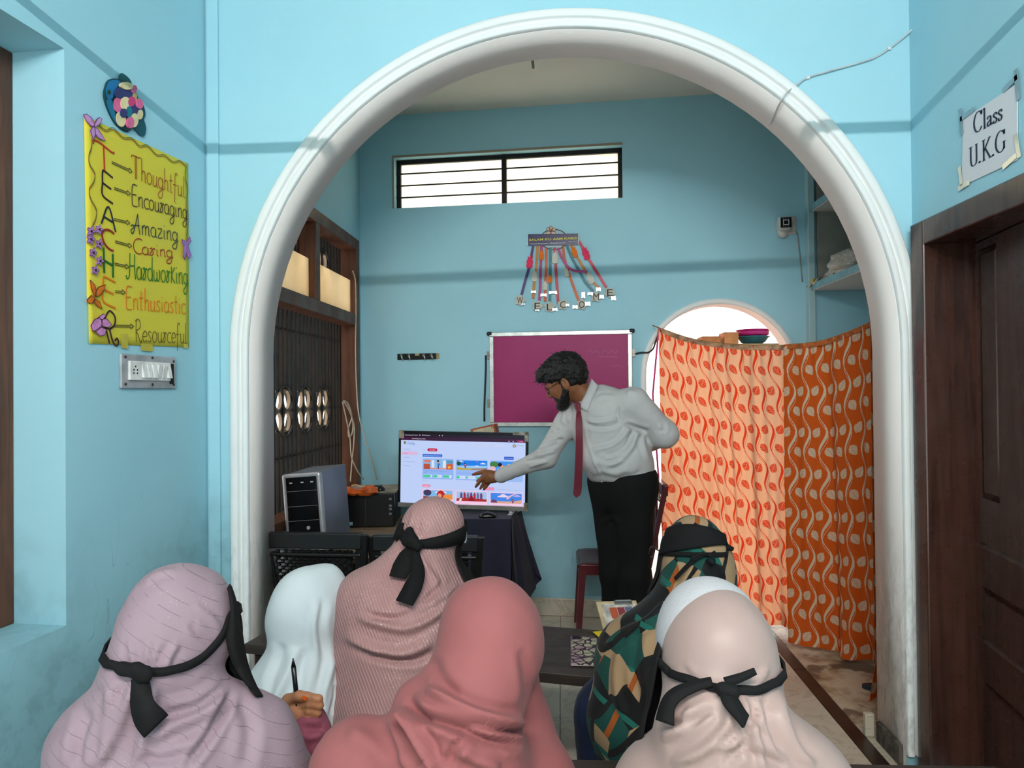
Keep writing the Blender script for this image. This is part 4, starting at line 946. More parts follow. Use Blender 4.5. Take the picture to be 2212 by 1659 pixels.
M_CURT_R = curtain_mat('orange_leaf_curtain', (204, 88, 26), (212, 196, 170), (220, 100, 30), (200, 160, 120), 0.12)
M_CURT_L = curtain_mat('orange_leaf_curtain_reverse', (226, 196, 166), (196, 60, 26), (255, 186, 142), (240, 66, 22), 0.52, 0.20)
def curtain(name, label, top, bot, mat, folds, amp, nu=120, nv=70, gather=0.02):
    """top, bot: polylines in the place; surface between them with soft folds"""
    T = np.array(cr(top, 24)); B = np.array(cr(bot, 24)); n_ = len(T)
    L = np.concatenate([[0], np.cumsum(np.linalg.norm(np.diff(T, axis=0), axis=1))]); Ltot = L[-1]
    def samp(Q, u): return np.array([np.interp(u, L / Ltot, Q[:, k]) for k in range(3)])
    V = []; UV = []
    for j in range(nv + 1):
        v = j / nv
        for i in range(nu + 1):
            u = i / nu; t_ = samp(T, u); b = samp(B, u)
            d = samp(T, min(u + .01, 1)) - samp(T, max(u - .01, 0)); nrm = np.array([d[1], -d[0], 0]); nrm /= np.linalg.norm(nrm) + 1e-9
            p = t_ * (1 - v) + b * v
            f = sum(a * math.sin(w * u * 2 * math.pi + ph + 1.1 * v * dr) for a, w, ph, dr in folds)
            env = 0.35 + 0.65 * min(1, v * 2.2)
            p = p + nrm * (amp * f * env) + nrm * (0.008 * math.sin(u * 95) * max(0, 1 - v * 9))
            if v > 0.9: p = p + nrm * (0.03 * (v - 0.9) / 0.1 * math.sin(u * 21))
            V.append(p); UV.append((u * Ltot * 1.22, (1 - v) * 1.85))
    F = [(j * (nu + 1) + i, j * (nu + 1) + i + 1, (j + 1) * (nu + 1) + i + 1, (j + 1) * (nu + 1) + i) for j in range(nv) for i in range(nu)]
    mb = MB(); mb.add(V, F); me = mb.mesh(name, True, fix=False); uvl = me.uv_layers.new(name='UVMap')
    for lp_ in me.loops: uvl.data[lp_.index].uv = UV[lp_.vertex_index]
    return me, T
cS = at(1423, 708, 4.60); cM = at(1688, 746, 4.22); cR = at(1890, 690, 3.74); cE = np.array([1.46, 3.45, float(cR[2]) + 0.05])
bl0 = at(1436, 1325, 4.52); bl1 = onz(1700, 1352, 0.05); bl1 = np.array(onz(1726, 1356, 0.05))
cu = thing('leaf_curtain', 'backlit peach curtain with red leaf vines across the round-headed doorway', 'curtain', (0, 0, 0))
me, T1 = curtain('cloth', '', [cS, at(1500, 733, 4.52), at(1600, 745, 4.36), cM + np.array([.05, 0.0, 0.0])], [bl0, at(1540, 1335, 4.48), np.array(onz(1630, 1350, 0.03)), bl1], M_CURT_L, ((0.5, 4, 0.3, 0.8), (0.5, 7, 1.0, -0.6), (0.3, 12, 2.0, 0.5)), 0.022)
link('cloth', me, M_CURT_L, cu)
def hem(parent, T, drop, mat, off=0.006):
    mb = MB(); pts = T[::2]; nr = []
    for i in range(len(pts)):
        d = pts[min(i + 1, len(pts) - 1)] - pts[max(i - 1, 0)]; q = np.array([d[1], -d[0], 0]); nr.append(q / (np.linalg.norm(q) + 1e-9))
    mb.ribbon([p - np.array([0, 0, drop / 2]) + n_ * off for p, n_ in zip(pts, nr)], drop, 0.004, nrm=nr); mb.build('stitched_hem', mat, parent, smooth=False)
M_HEM_L = P((196, 150, 116), 0.85, var=0.35, scale=24); M_HEM_R = P((190, 100, 48), 0.85, var=0.3, scale=24)
hem(cu, T1, 0.028, M_HEM_L)
MB().tube([tuple(p + np.array([0, -0.002, -0.004])) for p in (cS * 1.0, at(1410, 850, 4.60), at(1421, 1010, 4.58), at(1432, 1150, 4.55), bl0)], 0.006, 6).build('pink_selvedge', P((214, 60, 130), 0.7), cu)
cu2 = thing('leaf_curtain', 'orange curtain with beige leaf vines drawn towards the white arch jamb', 'curtain', (0, 0, 0))
br0 = np.array(onz(1712, 1384, 0.03)); br1 = np.array(onz(1902, 1443, 0.03)); br2 = np.array([1.44, 3.40, 0.03])
me, T2 = curtain('cloth', '', [cM + np.array([0.01, -0.02, 0]), at(1780, 735, 4.0), cR, cE], [br0, br0 * 0.5 + br1 * 0.5, br1, br2], M_CURT_R, ((0.7, 2.5, 0.5, 0.4), (0.5, 5, 2.2, -0.5), (0.25, 9, 1.0, 0.5)), 0.03)
link('cloth', me, M_CURT_R, cu2); hem(cu2, T2, 0.026, M_HEM_R)
stg = thing('curtain_string', 'sagging string carrying the two leaf curtains', 'string', (0, 0, 0))
MB().tube([tuple(p) for p in np.concatenate([[cS + np.array([-0.03, 0.06, 0.02])], T1[::6], T2[::6]])], 0.004, 6).build('string', P((150, 120, 60)), stg, smooth=True)

# ================================================================== BEYOND THE DOORWAY
sz = float(at(1620, 742, 5.6)[2]) - 0.01
sf = thing('wall_shelf', 'pale plank shelf seen through the doorway above the curtain', 'shelf', (1.72, 5.65, sz))
MB().b2((-0.75, -0.2, -0.03), (0.5, 0.2, 0.0)).build('plank', P((190, 150, 110), 0.6), sf)
for sx_ in (-0.6, 0.4): MB().b2((sx_, -0.18, -0.2), (sx_ + 0.03, 0.18, -0.03)).build('bracket', P((190, 150, 110), 0.6), sf)
MB().b2((-0.73, 0.14, -sz), (-0.68, 0.18, -0.03)).build('post', P((190, 150, 110), 0.6), sf); MB().b2((0.42, 0.14, -sz), (0.47, 0.18, -0.03)).build('post', P((190, 150, 110), 0.6), sf)
for k, (px0, px1, h, col, lab) in enumerate(((1512, 1552, 0.06, (206, 130, 80), 'low tan carton on the plank shelf, left of the taller carton'), (1560, 1590, 0.09, (224, 150, 96), 'taller orange carton beside the pink basin on the plank shelf'))):
    a, b = at(px0, 740, 5.6), at(px1, 740, 5.6)
    bx = thing('carton', lab, 'box', ((a[0] + b[0]) / 2, 5.62, sz), 0, 'cartons on the far shelf'); w = (b[0] - a[0]) / 2
    MB().b2((-w, -0.1, 0), (w, 0.1, h)).build('carton_body', P(col, 0.8), bx, bevel=0.003); MB().b2((-w, -0.1, h), (-0.002, 0.1, h + 0.004)).build('flap', P(col, 0.8), bx); MB().b2((0.002, -0.1, h), (w, 0.1, h + 0.004)).build('flap', P(col, 0.8), bx)
pb = at(1628, 740, 5.6)
bs = thing('basin', 'teal plastic basin on the far shelf under the pink basin', 'basin', (pb[0], 5.62, sz)); MB().lathe([(0.055, 0.0), (0.09, 0.02), (0.115, 0.055), (0.12, 0.06), (0.112, 0.058), (0.085, 0.024), (0.0, 0.01)], 28).build('bowl', P((60, 130, 140), 0.35), bs, smooth=True); MB().lathe([(0.12, 0.055), (0.126, 0.058), (0.126, 0.064), (0.12, 0.064)], 28, caps=False).build('rim', P((60, 130, 140), 0.35), bs, smooth=True)
bs = thing('basin', 'pink plastic basin stacked inside the teal basin', 'basin', (pb[0], 5.62, sz + 0.062)); MB().lathe([(0.07, 0.0), (0.118, 0.012), (0.122, 0.05), (0.115, 0.048), (0.065, 0.006), (0.0, 0.004)], 28).build('bowl', P((206, 40, 130), 0.35), bs, smooth=True); MB().lathe([(0.12, 0.045), (0.13, 0.048), (0.13, 0.054), (0.12, 0.054)], 28, caps=False).build('rim', P((206, 40, 130), 0.35), bs, smooth=True)

# ================================================================== BAGS ON THE NICHE SHELF
def crumple(name, label, c, r, col, rough, seed, tr=0.0, n=20, amp=0.28, cat='bag', flat_=0.0):
    mb = MB(); V = []; F = []
    for j in range(n + 1):
        th = math.pi * j / n
        for i in range(2 * n):
            a = math.pi * i / n; d = Vector((math.sin(th) * math.cos(a), math.sin(th) * math.sin(a), math.cos(th)))
            q = 1 + amp * (mnoise.noise(d * 2.2 + Vector((seed, 0, 0))) + 0.6 * abs(mnoise.noise(d * 5.5 + Vector((0, seed, 0)))))
            z = d.z * r[2] * q; V.append((d.x * r[0] * q, d.y * r[1] * q, max(z, -r[2] * 0.85)))
    for j in range(n):
        for i in range(2 * n): F.append((j * 2 * n + i, j * 2 * n + (i + 1) % (2 * n), (j + 1) * 2 * n + (i + 1) % (2 * n), (j + 1) * 2 * n + i))
    mb.add(V, F); t_ = thing(name, label, cat, (c[0], c[1], c[2] + r[2] * 0.85), seed, 'bags on the niche shelf')
    m = Mat(name + '_m%d' % seed, col, rough, spec=0.6); m.bump(m.noise(30, 3), 0.5, 0.01)
    mb.build('bag_body', m.m, t_, smooth=False)
    MB().tube([(0, 0, r[2] * 0.8), (r[0] * 0.2, 0.01, r[2] * 1.1), (r[0] * 0.45, 0.0, r[2] * 1.25)], [0.012, 0.006, 0.014], 7).build('twisted_neck', m.m, t_)
    return t_
zt_ = zsh1 + 0.045
def on_shelf(px, py): return onpl(px, py, (1.64, 0, 0), (1, 0, 0))
for k, (px, py, r, col, ro, lab) in enumerate(((1748, 590, (0.06, 0.10, 0.045), (140, 108, 76), 0.35, 'brown crumpled packet at the left end of the niche shelf'), (1788, 575, (0.05, 0.12, 0.04), (206, 196, 190), 0.15, 'clear crinkled plastic bag in the middle of the niche shelf'), (1830, 555, (0.07, 0.14, 0.075), (188, 176, 164), 0.15, 'large clear plastic bag beside the arch on the niche shelf'), (1775, 565, (0.07, 0.12, 0.045), (118, 112, 104), 0.4, 'grey flat packet behind the clear bags on the niche shelf'))):
    p = on_shelf(px, py); crumple('plastic_bag', lab, (1.66 + (0.19 if k == 3 else 0.02), p[1], zt_), r, col, ro, k + 2)
p = on_shelf(1765, 600)
wr = thing('folded_wrapper', 'white and yellow wrapper hanging over the niche shelf edge', 'wrapper', (1.585, p[1], zt_))
mb = MB(); mb.grid(lambda u, v: (-0.02 + 0.10 * v - 0.01 * math.sin(u * 9), (u - 0.5) * 0.34, 0.012 + 0.012 * math.sin(u * 14 + v * 5) + (0.01 if v > .3 else -0.035 * (1 - v / .3))), 16, 10); o = mb.build('wrapper_sheet', P((222, 212, 196), 0.25, var=0.3, scale=20), wr); q_ = o.modifiers.new('t', 'SOLIDIFY'); q_.thickness = 0.002
mb = MB(); mb.grid(lambda u, v: (-0.021 + 0.05 * v - 0.01 * math.sin(u * 9), -0.12 + u * 0.08, 0.017 + 0.008 * math.sin(u * 4 + v * 5) - 0.03 * (1 - v) * (v < .3)), 8, 6); mb.build('yellow_label', P((214, 176, 60), 0.3), wr)

# ================================================================== CABLES BY THE GRILLE WINDOW
def wc(name, label, pts, r=0.0045, col=(196, 180, 160)):
    t_ = thing(name, label, 'cable', (0, 0, 0)); MB().tube(cr([np.array(onpl(px, py, (X_, 0, 0), (1, 0, 0))) for px, py, X_ in pts], 6), r, 6).build('cable', P(col, 0.5, var=0.1), t_, smooth=True)
wc('white_cable', 'long pale cable falling from the window frame to the black computer', [(762, 585, -1.365), (768, 610, -1.36), (769, 680, -1.36), (768, 760, -1.355), (771, 850, -1.35), (776, 900, -1.33), (787, 940, -1.30), (800, 985, -1.27), (808, 1010, -1.26), (814, 1036, -1.25)])
wc('white_cable', 'pale cable hanging from the grille rings to the silver computer', [(740, 868, -1.37), (747, 900, -1.36), (756, 945, -1.355), (759, 985, -1.33), (771, 1015, -1.31), (785, 1035, -1.29)])
wc('cable_coil', 'loose coil of pale cable hooked on the last grille ring', [(742, 866, -1.38), (752, 880, -1.37), (762, 910, -1.365), (761, 935, -1.365), (754, 944, -1.365), (753, 925, -1.37), (760, 900, -1.37), (752, 872, -1.37), (744, 868, -1.375), (756, 890, -1.37), (765, 920, -1.36), (764, 960, -1.355), (760, 1000, -1.34), (757, 1040, -1.32)])
# ================================================================== FURNITURE AND EQUIPMENT OF THE INNER ROOM
M_DESK = wood('dark_desk_wood', (58, 46, 40), (40, 32, 28), 0.45, 0.0, 1.0, (0.08, 1, 1))
M_TABW = wood('worn_table_wood', (134, 112, 88), (104, 86, 66), 0.6, 0.0, 1.0, (0.1, 1, 1))
M_BLKP = P((22, 22, 23), 0.42, var=0.25, scale=10)
# ---- computer table and the two old computers
TZ = 0.70
ct = thing('computer_table', 'worn wooden table carrying the two old computers under the grille window', 'table', (-1.04, 4.10, 0))
MB().b2((-0.33, -0.72, TZ - 0.03), (0.38, 0.48, TZ)).build('tabletop', M_TABW, ct, bevel=0.003)
for sx_ in (-0.28, 0.32):
    for sy_ in (-0.66, 0.42): MB().b2((sx_, sy_, 0), (sx_ + 0.05, sy_ + 0.05, TZ - 0.03)).build('leg', M_TABW, ct)
MB().b2((-0.28, -0.66, TZ - 0.12), (0.36, -0.64, TZ - 0.03)).build('apron', M_TABW, ct)
a = at(609, 1031, 3.42); b = at(690, 1020, 3.42)
Wd = float(b[0] - a[0]); Ht = float(at(650, 1027, 3.42)[2]) - TZ
tw = thing('silver_computer', 'silver and black computer tower standing below the window grille', 'computer', (a[0] + .028, 3.42, TZ + 0.001), 0, rot=(0, -math.radians(4.0), 0))
M_SIL = P((176, 178, 182), 0.35, 0.4, var=0.08); M_SIDE = P((112, 122, 134), 0.4, 0.3, var=0.1, scale=4)
MB().b2((0, 0.03, 0), (Wd, 0.42, Ht)).build('case', M_SIDE, tw, bevel=0.004)
MB().b2((-0.004, 0.0, 0), (Wd + 0.004, 0.035, Ht + 0.003)).build('front_bezel', M_SIL, tw, bevel=0.012, seg=3)
fp_ = MB().b2((0.016, -0.008, Ht * 0.22), (Wd - 0.016, 0.003, Ht * 0.965)).build('drive_panel', P((16, 16, 18), 0.2), tw, bevel=0.004)
for z_ in (0.79, 0.60, 0.42): MB().b2((0.018, -0.0095, Ht * z_), (Wd - 0.018, -0.0075, Ht * z_ + 0.002)).build('bay_line', P((120, 120, 124), 0.3), fp_)
MB().lathe([(0.009, -0.012), (0.009, -0.008)], 14, (Wd * 0.62, 0, Ht * 0.33), 'Y').build('power_button', P((210, 212, 216), 0.3, 0.5), fp_)
for x_ in (0.2, 0.5, 0.76): MB().b2((Wd * x_, -0.0096, Ht * 0.89), (Wd * x_ + 0.014, -0.0076, Ht * 0.905)).build('port_label', P((190, 190, 196)), fp_)
MB().b2((Wd * 0.38, -0.006, Ht * 0.07), (Wd * 0.66, 0.001, Ht * 0.10)).build('vent_slot', P((150, 152, 156), 0.5), tw)
# black case lying flat
a = at(748, 1140, 4.12); b = at(846, 1138, 4.12); hB = float(at(795, 1068, 4.12)[2]) - TZ
bc = thing('black_computer', 'black desktop computer lying beside the silver tower under an orange packet', 'computer', (a[0] - 0.02, 4.12, TZ + 0.002), math.radians(7)); Wb = float(b[0] - a[0]) + 0.03
MB().b2((0, 0.02, 0), (Wb, 0.36, hB)).build('case', P((32, 31, 32), 0.45, var=0.2), bc, bevel=0.004)
MB().b2((0, 0, 0), (Wb, 0.022, hB)).build('front_bezel', P((17, 17, 18), 0.3), bc, bevel=0.006)
MB().b2((0.004, 0.02, hB), (Wb + 0.01, 0.36, hB + 0.006)).build('top_cover', P((150, 138, 120), 0.7, var=0.25), bc)
MB().b2((Wb * 0.44, -0.001, hB * 0.1), (Wb * 0.445, 0.003, hB * 0.92)).build('bay_line', P((70, 70, 72)), bc)
for z_ in (0.8, 0.6, 0.5, 0.36): MB().b2((Wb * 0.9, -0.003, hB * z_), (Wb * 0.95, 0.001, hB * z_ + 0.012)).build('port', P((120, 120, 122), 0.3), bc)
MB().b2((Wb * 0.1, -0.002, hB * 0.07), (Wb * 0.19, 0.001, hB * 0.17)).build('sticker', P((150, 190, 206), 0.3), bc)
zt2 = TZ + 0.002 + hB + 0.006
p = onz(782, 1058, zt2 + 0.02)
pk = thing('orange_packet', 'crumpled orange packet on top of the black computer', 'packet', (p[0], p[1], zt2 + .002), math.radians(14))
mb = MB(); mb.grid(lambda u, v: ((u - .5) * 0.185, (v - .5) * 0.11, 0.028 + 0.012 * math.sin(u * 8 + v * 3) * math.sin(v * math.pi) - 0.022 * (2 * abs(v - .5)) ** 3 + 0.008 * mnoise.noise(Vector((u * 6, v * 5, 0)))), 22, 14); o = mb.build('packet_body', P((222, 100, 34), 0.35, var=0.3, scale=12), pk); q_ = o.modifiers.new('t', 'SOLIDIFY'); q_.thickness = 0.02; q_.offset = -1
mb = MB(); mb.grid(lambda u, v: ((u - .5) * 0.08 - 0.02, (v - .5) * 0.05 - 0.02, 0.046 + 0.006 * math.sin(u * 6)), 6, 4); mb.build('packet_label', P((236, 170, 120), 0.5), pk)
def mouse(label, p, rz_, s=1.0):
    mo = thing('computer_mouse', label, 'mouse', p, rz_); mb = MB(); n = 14; V = []; F = []
    for j in range(n + 1):
        t_ = j / n; x = (t_ - .5) * 0.105 * s; w = 0.030 * s * math.sqrt(max(0, 1 - (2 * t_ - 1) ** 4)) + 0.001; h = 0.034 * s * (math.sin(math.pi * (0.12 + 0.80 * t_))) ** 0.7
        for i in range(13):
            a = math.pi * i / 12; V.append((x, -w * math.cos(a), h * math.sin(a) ** 0.8))
    for j in range(n):
        for i in range(12): F.append((j * 13 + i, j * 13 + i + 1, (j + 1) * 13 + i + 1, (j + 1) * 13 + i))
        F.append((j * 13, (j + 1) * 13, (j + 1) * 13 + 12, j * 13 + 12))
    F += [tuple(range(13)), tuple(n * 13 + i for i in range(13))[::-1]]
    mb.add(V, F); mb.build('shell', P((18, 18, 20), 0.25), mo, smooth=True); MB().lathe([(0.006 * s, -0.003), (0.006 * s, 0.003)], 10, (-0.03 * s, 0, 0.031 * s), 'Y').build('scroll_wheel', P((50, 50, 52), 0.5), mo); return mo
p = onz(815, 1055, zt2 + 0.012); mouse('black mouse lying on the black computer beside the orange packet', (p[0], p[1], zt2), math.radians(160), 0.95)

# ---- TV table with navy cloth
NZ = 0.775
cY0 = 4.0; cXr = float(at(1103, 1125, 4.0)[0]); cXl = -0.90; cY1 = 4.52
tt = thing('television_table', 'table hidden under the navy cloth in front of the blue wall', 'table', ((cXl + cXr) / 2, (cY0 + cY1) / 2, 0)); hw, hd = (cXr - cXl) / 2, (cY1 - cY0) / 2
MB().b2((-hw + 0.01, -hd + 0.01, NZ - 0.04), (hw - 0.01, hd - 0.01, NZ - 0.008)).build('tabletop', M_TABW, tt)
for sx_ in (-1, 1):
    for sy_ in (-1, 1): MB().box((sx_ * (hw - 0.05), sy_ * (hd - 0.05), (NZ - 0.04) / 2), (0.05, 0.05, NZ - 0.04)).build('leg', M_TABW, tt)
m = Mat('navy_cloth', (26, 26, 44), 0.85, sheen=0.05); m.mix(m.noise(5, 3).smooth(.4, .7) * .5, (34, 32, 56)); m.bump(m.noise(300, 2), 0.2, 0.002); M_NAVY = m.m
tc_ = thing('navy_tablecloth', 'dark navy cloth draped over the television table, one corner hanging in a point', 'tablecloth', ((cXl + cXr) / 2, (cY0 + cY1) / 2, NZ))
mb = MB()
MB().b2((-hw, -hd, -0.006), (hw, hd, 0.002)).build('cloth_top', M_NAVY, tc_, bevel=0.004)
mb = MB(); zb2 = 0.12 - NZ
mb.grid(lambda u, v: (-hw + 2 * hw * u, -hd - 0.004 - (0.012 + 0.02 * v) * (0.5 + 0.5 * math.sin(u * 26 + 0.6 * math.sin(v * 3))) * min(1, v * 2), v * zb2), 70, 16); o = mb.build('front_drop', M_NAVY, tc_, smooth=True)
mb = MB(); mb.grid(lambda u, v: (hw + 0.004 + (0.014 + 0.03 * v) * (0.5 + 0.5 * math.sin(u * 15)) * min(1, v * 2), -hd + 2 * hd * u, v * zb2), 40, 16); mb.build('side_drop', M_NAVY, tc_, smooth=True)
tip = at(1164, 1272, 4.22) - np.array([(cXl + cXr) / 2, (cY0 + cY1) / 2, NZ]); tipA = at(1163, 1200, 4.22) - np.array([(cXl + cXr) / 2, (cY0 + cY1) / 2, NZ])
def flap(u, v):
    top = np.array([hw - 0.02 + 0.06 * u, -hd + 0.03 + 0.34 * u, -0.01 * u]); a_ = np.array([hw + 0.01, -hd + 0.05, zb2 * 0.9]); b_ = np.array([tipA[0], tipA[1], tipA[2]]); bot = a_ * (1 - u) + (np.array(tip)) * u
    if u > .5: bot = np.array(tip) * 1.0 + (np.array(tipA) - np.array(tip)) * ((u - .5) * 1.1) + (np.array([0, 0, 0]))
    p = top * (1 - v) + bot * v; return (p[0] + 0.018 * math.sin(u * 16 + v * 2) * v, p[1] - 0.02 * math.cos(u * 14) * v, p[2])
mb = MB(); mb.grid(flap, 30, 18); mb.build('hanging_corner', M_NAVY, tc_, smooth=True)

# ---- television
tvY = 4.22
tv_c = (np.array(at(857, 1094, tvY)) + np.array(at(1140, 1103, tvY))) / 2
TW = float(np.linalg.norm(np.array(at(1140, 1100, tvY)) - np.array(at(857, 1094, tvY)))); TH = float(at(1000, 933, tvY)[2] - at(1000, 1099, tvY)[2])
tvb = float(at(1000, 1099, tvY)[2])
tv = thing('television', 'flat television showing a learning website, taped bezel corners', 'television', (tv_c[0], tvY, tvb), 0, rot=(0, math.radians(1.2), -math.radians(4.5)))
MB().b2((-TW / 2, 0.0, 0), (TW / 2, 0.035, TH)).build('casing', P((24, 22, 22), 0.35), tv, bevel=0.004)
MB().b2((-TW / 2 + 0.12, 0.035, 0.04), (TW / 2 - 0.12, 0.065, TH * 0.7)).build('rear_housing', P((22, 22, 22), 0.5), tv, bevel=0.01)
bz_ = 0.014; bb = 0.026
for lo, hi in (((-TW / 2, -0.006, TH - bz_), (TW / 2, 0.002, TH)), ((-TW / 2, -0.006, bb), (-TW / 2 + bz_, 0.002, TH - bz_)), ((TW / 2 - bz_, -0.006, bb), (TW / 2, 0.002, TH - bz_))): MB().b2(lo, hi).build('bezel', P((20, 18, 18), 0.25), tv, bevel=0.002)
MB().b2((-TW / 2, -0.008, 0), (TW / 2, 0.002, bb)).build('lower_bezel', P((150, 146, 140), 0.35, 0.4), tv, bevel=0.002)
mb = MB(); put_text(mb, 'INTEX', -0.02, 0.008, 0.03, 0.019, -0.0086); mb.build('maker_mark', P((70, 66, 62)), tv)
mtp = P((176, 166, 148), 0.2, 0.2, var=0.4, scale=30)
for (x_, z_, w, h) in ((-TW / 2 + 0.004, TH - 0.045, 0.03, 0.05), (TW / 2 - 0.09, TH - 0.012, 0.1, 0.018), (TW / 2 - 0.02, TH - 0.05, 0.024, 0.06), (TW / 2 - 0.02, 0.0, 0.024, 0.05)): MB().b2((x_, -0.0095, z_), (x_ + w if x_ + w < TW / 2 + .004 else TW / 2 + .003, -0.0065, z_ + h)).build('tape_piece', mtp, tv)
for s_ in (-1, 1):
    mb = MB(); xq = s_ * TW * 0.36; zf = NZ - tvb + 0.004
    mb.tube([(xq, 0.015, 0.01), (xq + s_ * 0.015, 0.015, zf)], 0.011, 4); mb.b2((xq + s_ * 0.015 - 0.012, -0.07, zf - 0.003), (xq + s_ * 0.015 + 0.012, 0.10, zf + 0.006)); mb.build('foot', P((214, 212, 206), 0.35), tv)
# screen picture: flat coloured areas that glow
SX0, SX1, SZ0, SZ1 = -TW / 2 + bz_, TW / 2 - bz_, bb, TH - bz_
scr_cols = {}
def SM(col, k=1.0):
    key = (col, k)
    if key not in scr_cols: m_ = Mat('screen_%d' % len(scr_cols), (0, 0, 0), 0.3); m_.emit(col, k); m_.m.cycles.emission_sampling = 'NONE'; scr_cols[key] = m_.m
    return scr_cols[key]
class Scr:
    def __init__(s): s.q = {}; s.lay = 0
    def mb(s, col):
        if col not in s.q: s.q[col] = MB()
        return s.q[col]
def sp(cx, cy):   # crop pixel (6.9125 x zoom from 840,910) of the lit area -> TV plane
    u = (cx - 150) / (2035 - 150); v = (cy - 150) / (1255 - 150); return (SX0 + u * (SX1 - SX0), SZ1 - v * (SZ1 - SZ0))
scr = MB().b2((SX0, -0.0015, SZ0), (SX1, 0.001, SZ1)).build('screen', SM((196, 214, 255), 0.92), tv)
def pane_(name, x0, y0, x1, y1, col, d=1, r=0, par=scr):
    a, b = sp(x0, y1), sp(x1, y0); y = -0.0015 - 0.00025 * d
    if r:
        rr = r * (b[0] - a[0]) / (x1 - x0); pts = []
        for (cx, cz, a0) in ((b[0] - rr, b[1] - rr, 0), (a[0] + rr, b[1] - rr, 90), (a[0] + rr, a[1] + rr, 180), (b[0] - rr, a[1] + rr, 270)): pts += arc_(cx, cz, rr, rr, a0, a0 + 90, 4)
    else: pts = [a, (b[0], a[1]), b, (a[0], b[1])]
    mb = MB(); mb.add([(x, y, z) for x, z in pts], [tuple(range(len(pts)))]); return mb.build(name, SM(col, 0.92), par, fix=False)
def words_(name, body, x0, y0, x1, y1, col, d=3, bold=0.0, par=scr):
    a, b = sp(x0, y1), sp(x1, y0); mb = MB(); put_text(mb, body, a[0], a[1], b[0], b[1], -0.0015 - 0.00025 * d, bold); return mb.build(name, SM(col, 0.92), par, fix=False)
def poly_(name, pts, col, d=4, par=scr):
    mb = MB(); mb.add([(sp(*q)[0], -0.0015 - 0.00025 * d, sp(*q)[1]) for q in pts], [tuple(range(len(pts)))]); return mb.build(name, SM(col, 0.92), par, fix=False)
pane_('browser_tabs', 150, 150, 2035, 212, (26, 8, 34)); pane_('address_bar', 150, 205, 2035, 262, (66, 10, 62), 1); pane_('address_field', 285, 216, 1750, 252, (50, 8, 50), 2)
words_('tab_title', 'Tech development Curriculum', 210, 170, 408, 186, (240, 236, 244)); words_('tab_title', 'Fefdy Subject', 505, 170, 600, 186, (240, 236, 244)); words_('address_text', 'fhome4.fefdygurukul.subject', 318, 226, 530, 242, (240, 236, 244))
pane_('profile_chip', 1905, 226, 2005, 262, (150, 20, 90), 2, 8); words_('profile_text', 'School', 1945, 238, 1995, 250, (250, 240, 246))
for x_ in (190, 440, 487, 740, 785, 1788, 1850): pane_('tab_icon', x_ - 8, 170 if x_ < 1000 else 235, x_ + 8, 186 if x_ < 1000 else 251, (236, 232, 240), 3, 7)
poly_('site_logo', [(190, 290), (205, 275), (228, 285), (226, 312), (212, 330), (196, 318)], (40, 140, 90)); poly_('site_logo_mark', [(200, 285), (216, 285), (220, 300), (208, 308)], (230, 70, 90), 5); words_('site_name', 'Fefdy', 254, 285, 368, 330, (96, 120, 200))
for (x0_, x1_) in ((1228, 1478), (1508, 1735)):
    pane_('select_box', x0_, 290, x1_, 340, (214, 196, 232), 1, 14); pane_('select_fill', x0_ + 3, 293, x1_ - 3, 337, (204, 218, 255), 2, 13)
words_('select_text', 'Select Curriculum', 1250, 303, 1430, 320, (170, 150, 190)); words_('select_text', 'Class', 1525, 306, 1575, 322, (190, 150, 190))
pane_('avatar', 1845, 290, 1895, 340, (60, 70, 150), 3, 24); pane_('avatar_face', 1856, 298, 1886, 330, (240, 200, 110), 4, 14); words_('user_name', 'Marketing', 1910, 296, 2005, 314, (120, 130, 180))
for (y0_, tx, x1_) in ((398, 'Dashboard', 295), (462, 'Subject', 260), (526, 'Academics', 290), (592, 'Performance Report', 382), (658, 'Attendance', 305)):
    if tx == 'Subject': pane_('menu_highlight', 160, 442, 415, 496, (226, 188, 226), 1, 10)
    words_('menu_text', tx, 192, y0_, x1_, y0_ + 16, (140, 140, 190) if tx != 'Subject' else (190, 90, 150))
words_('small_text', 'Home', 488, 400, 530, 412, (150, 160, 210)); pane_('red_pill', 558, 382, 712, 432, (196, 10, 70), 2, 24); words_('pill_text', 'Accessible', 590, 398, 682, 416, (255, 230, 240))
pane_('subject_tag', 486, 474, 788, 520, (40, 100, 214), 2, 10); words_('tag_text', 'Environmental Science', 504, 488, 768, 508, (200, 222, 255))
pane_('level_tag', 1720, 486, 1862, 532, (40, 90, 210), 2, 8); words_('tag_text', 'Course Level', 1735, 500, 1850, 518, (210, 225, 255)); words_('small_text', 'Basic Level', 1885, 504, 1975, 518, (150, 170, 220))
def card(x0, y0, x1, y1, col, draw):
    c = pane_('lesson_card', x0, y0, x1, y1, col, 1, 16); draw(x0 + 18, y0 + 14, x1 - 12, scr); return c
def pic(x0, y0, x1, c, y1, layers, base):
    pane_('picture', x0, y0, x1, y1, base, 2, 8, c); W_, H_ = x1 - x0, y1 - y0
    for i, (nm, pts, col) in enumerate(layers): poly_(nm, [(x0 + a * W_, y0 + b * H_) for a, b in pts], col, 3 + i * 0.3, c)
def ell_(cx, cy, rx, ry, n=14): return [(cx + rx * math.cos(2 * math.pi * k / n), cy + ry * math.sin(2 * math.pi * k / n)) for k in range(n)]
cloud = lambda cx, cy, s: [(cx + s * x, cy + s * 1.8 * y) for x, y in ((-1, .3), (-.9, -.1), (-.5, -.2), (-.3, -.6), (.2, -.7), (.5, -.3), (.9, -.2), (1, .3))]
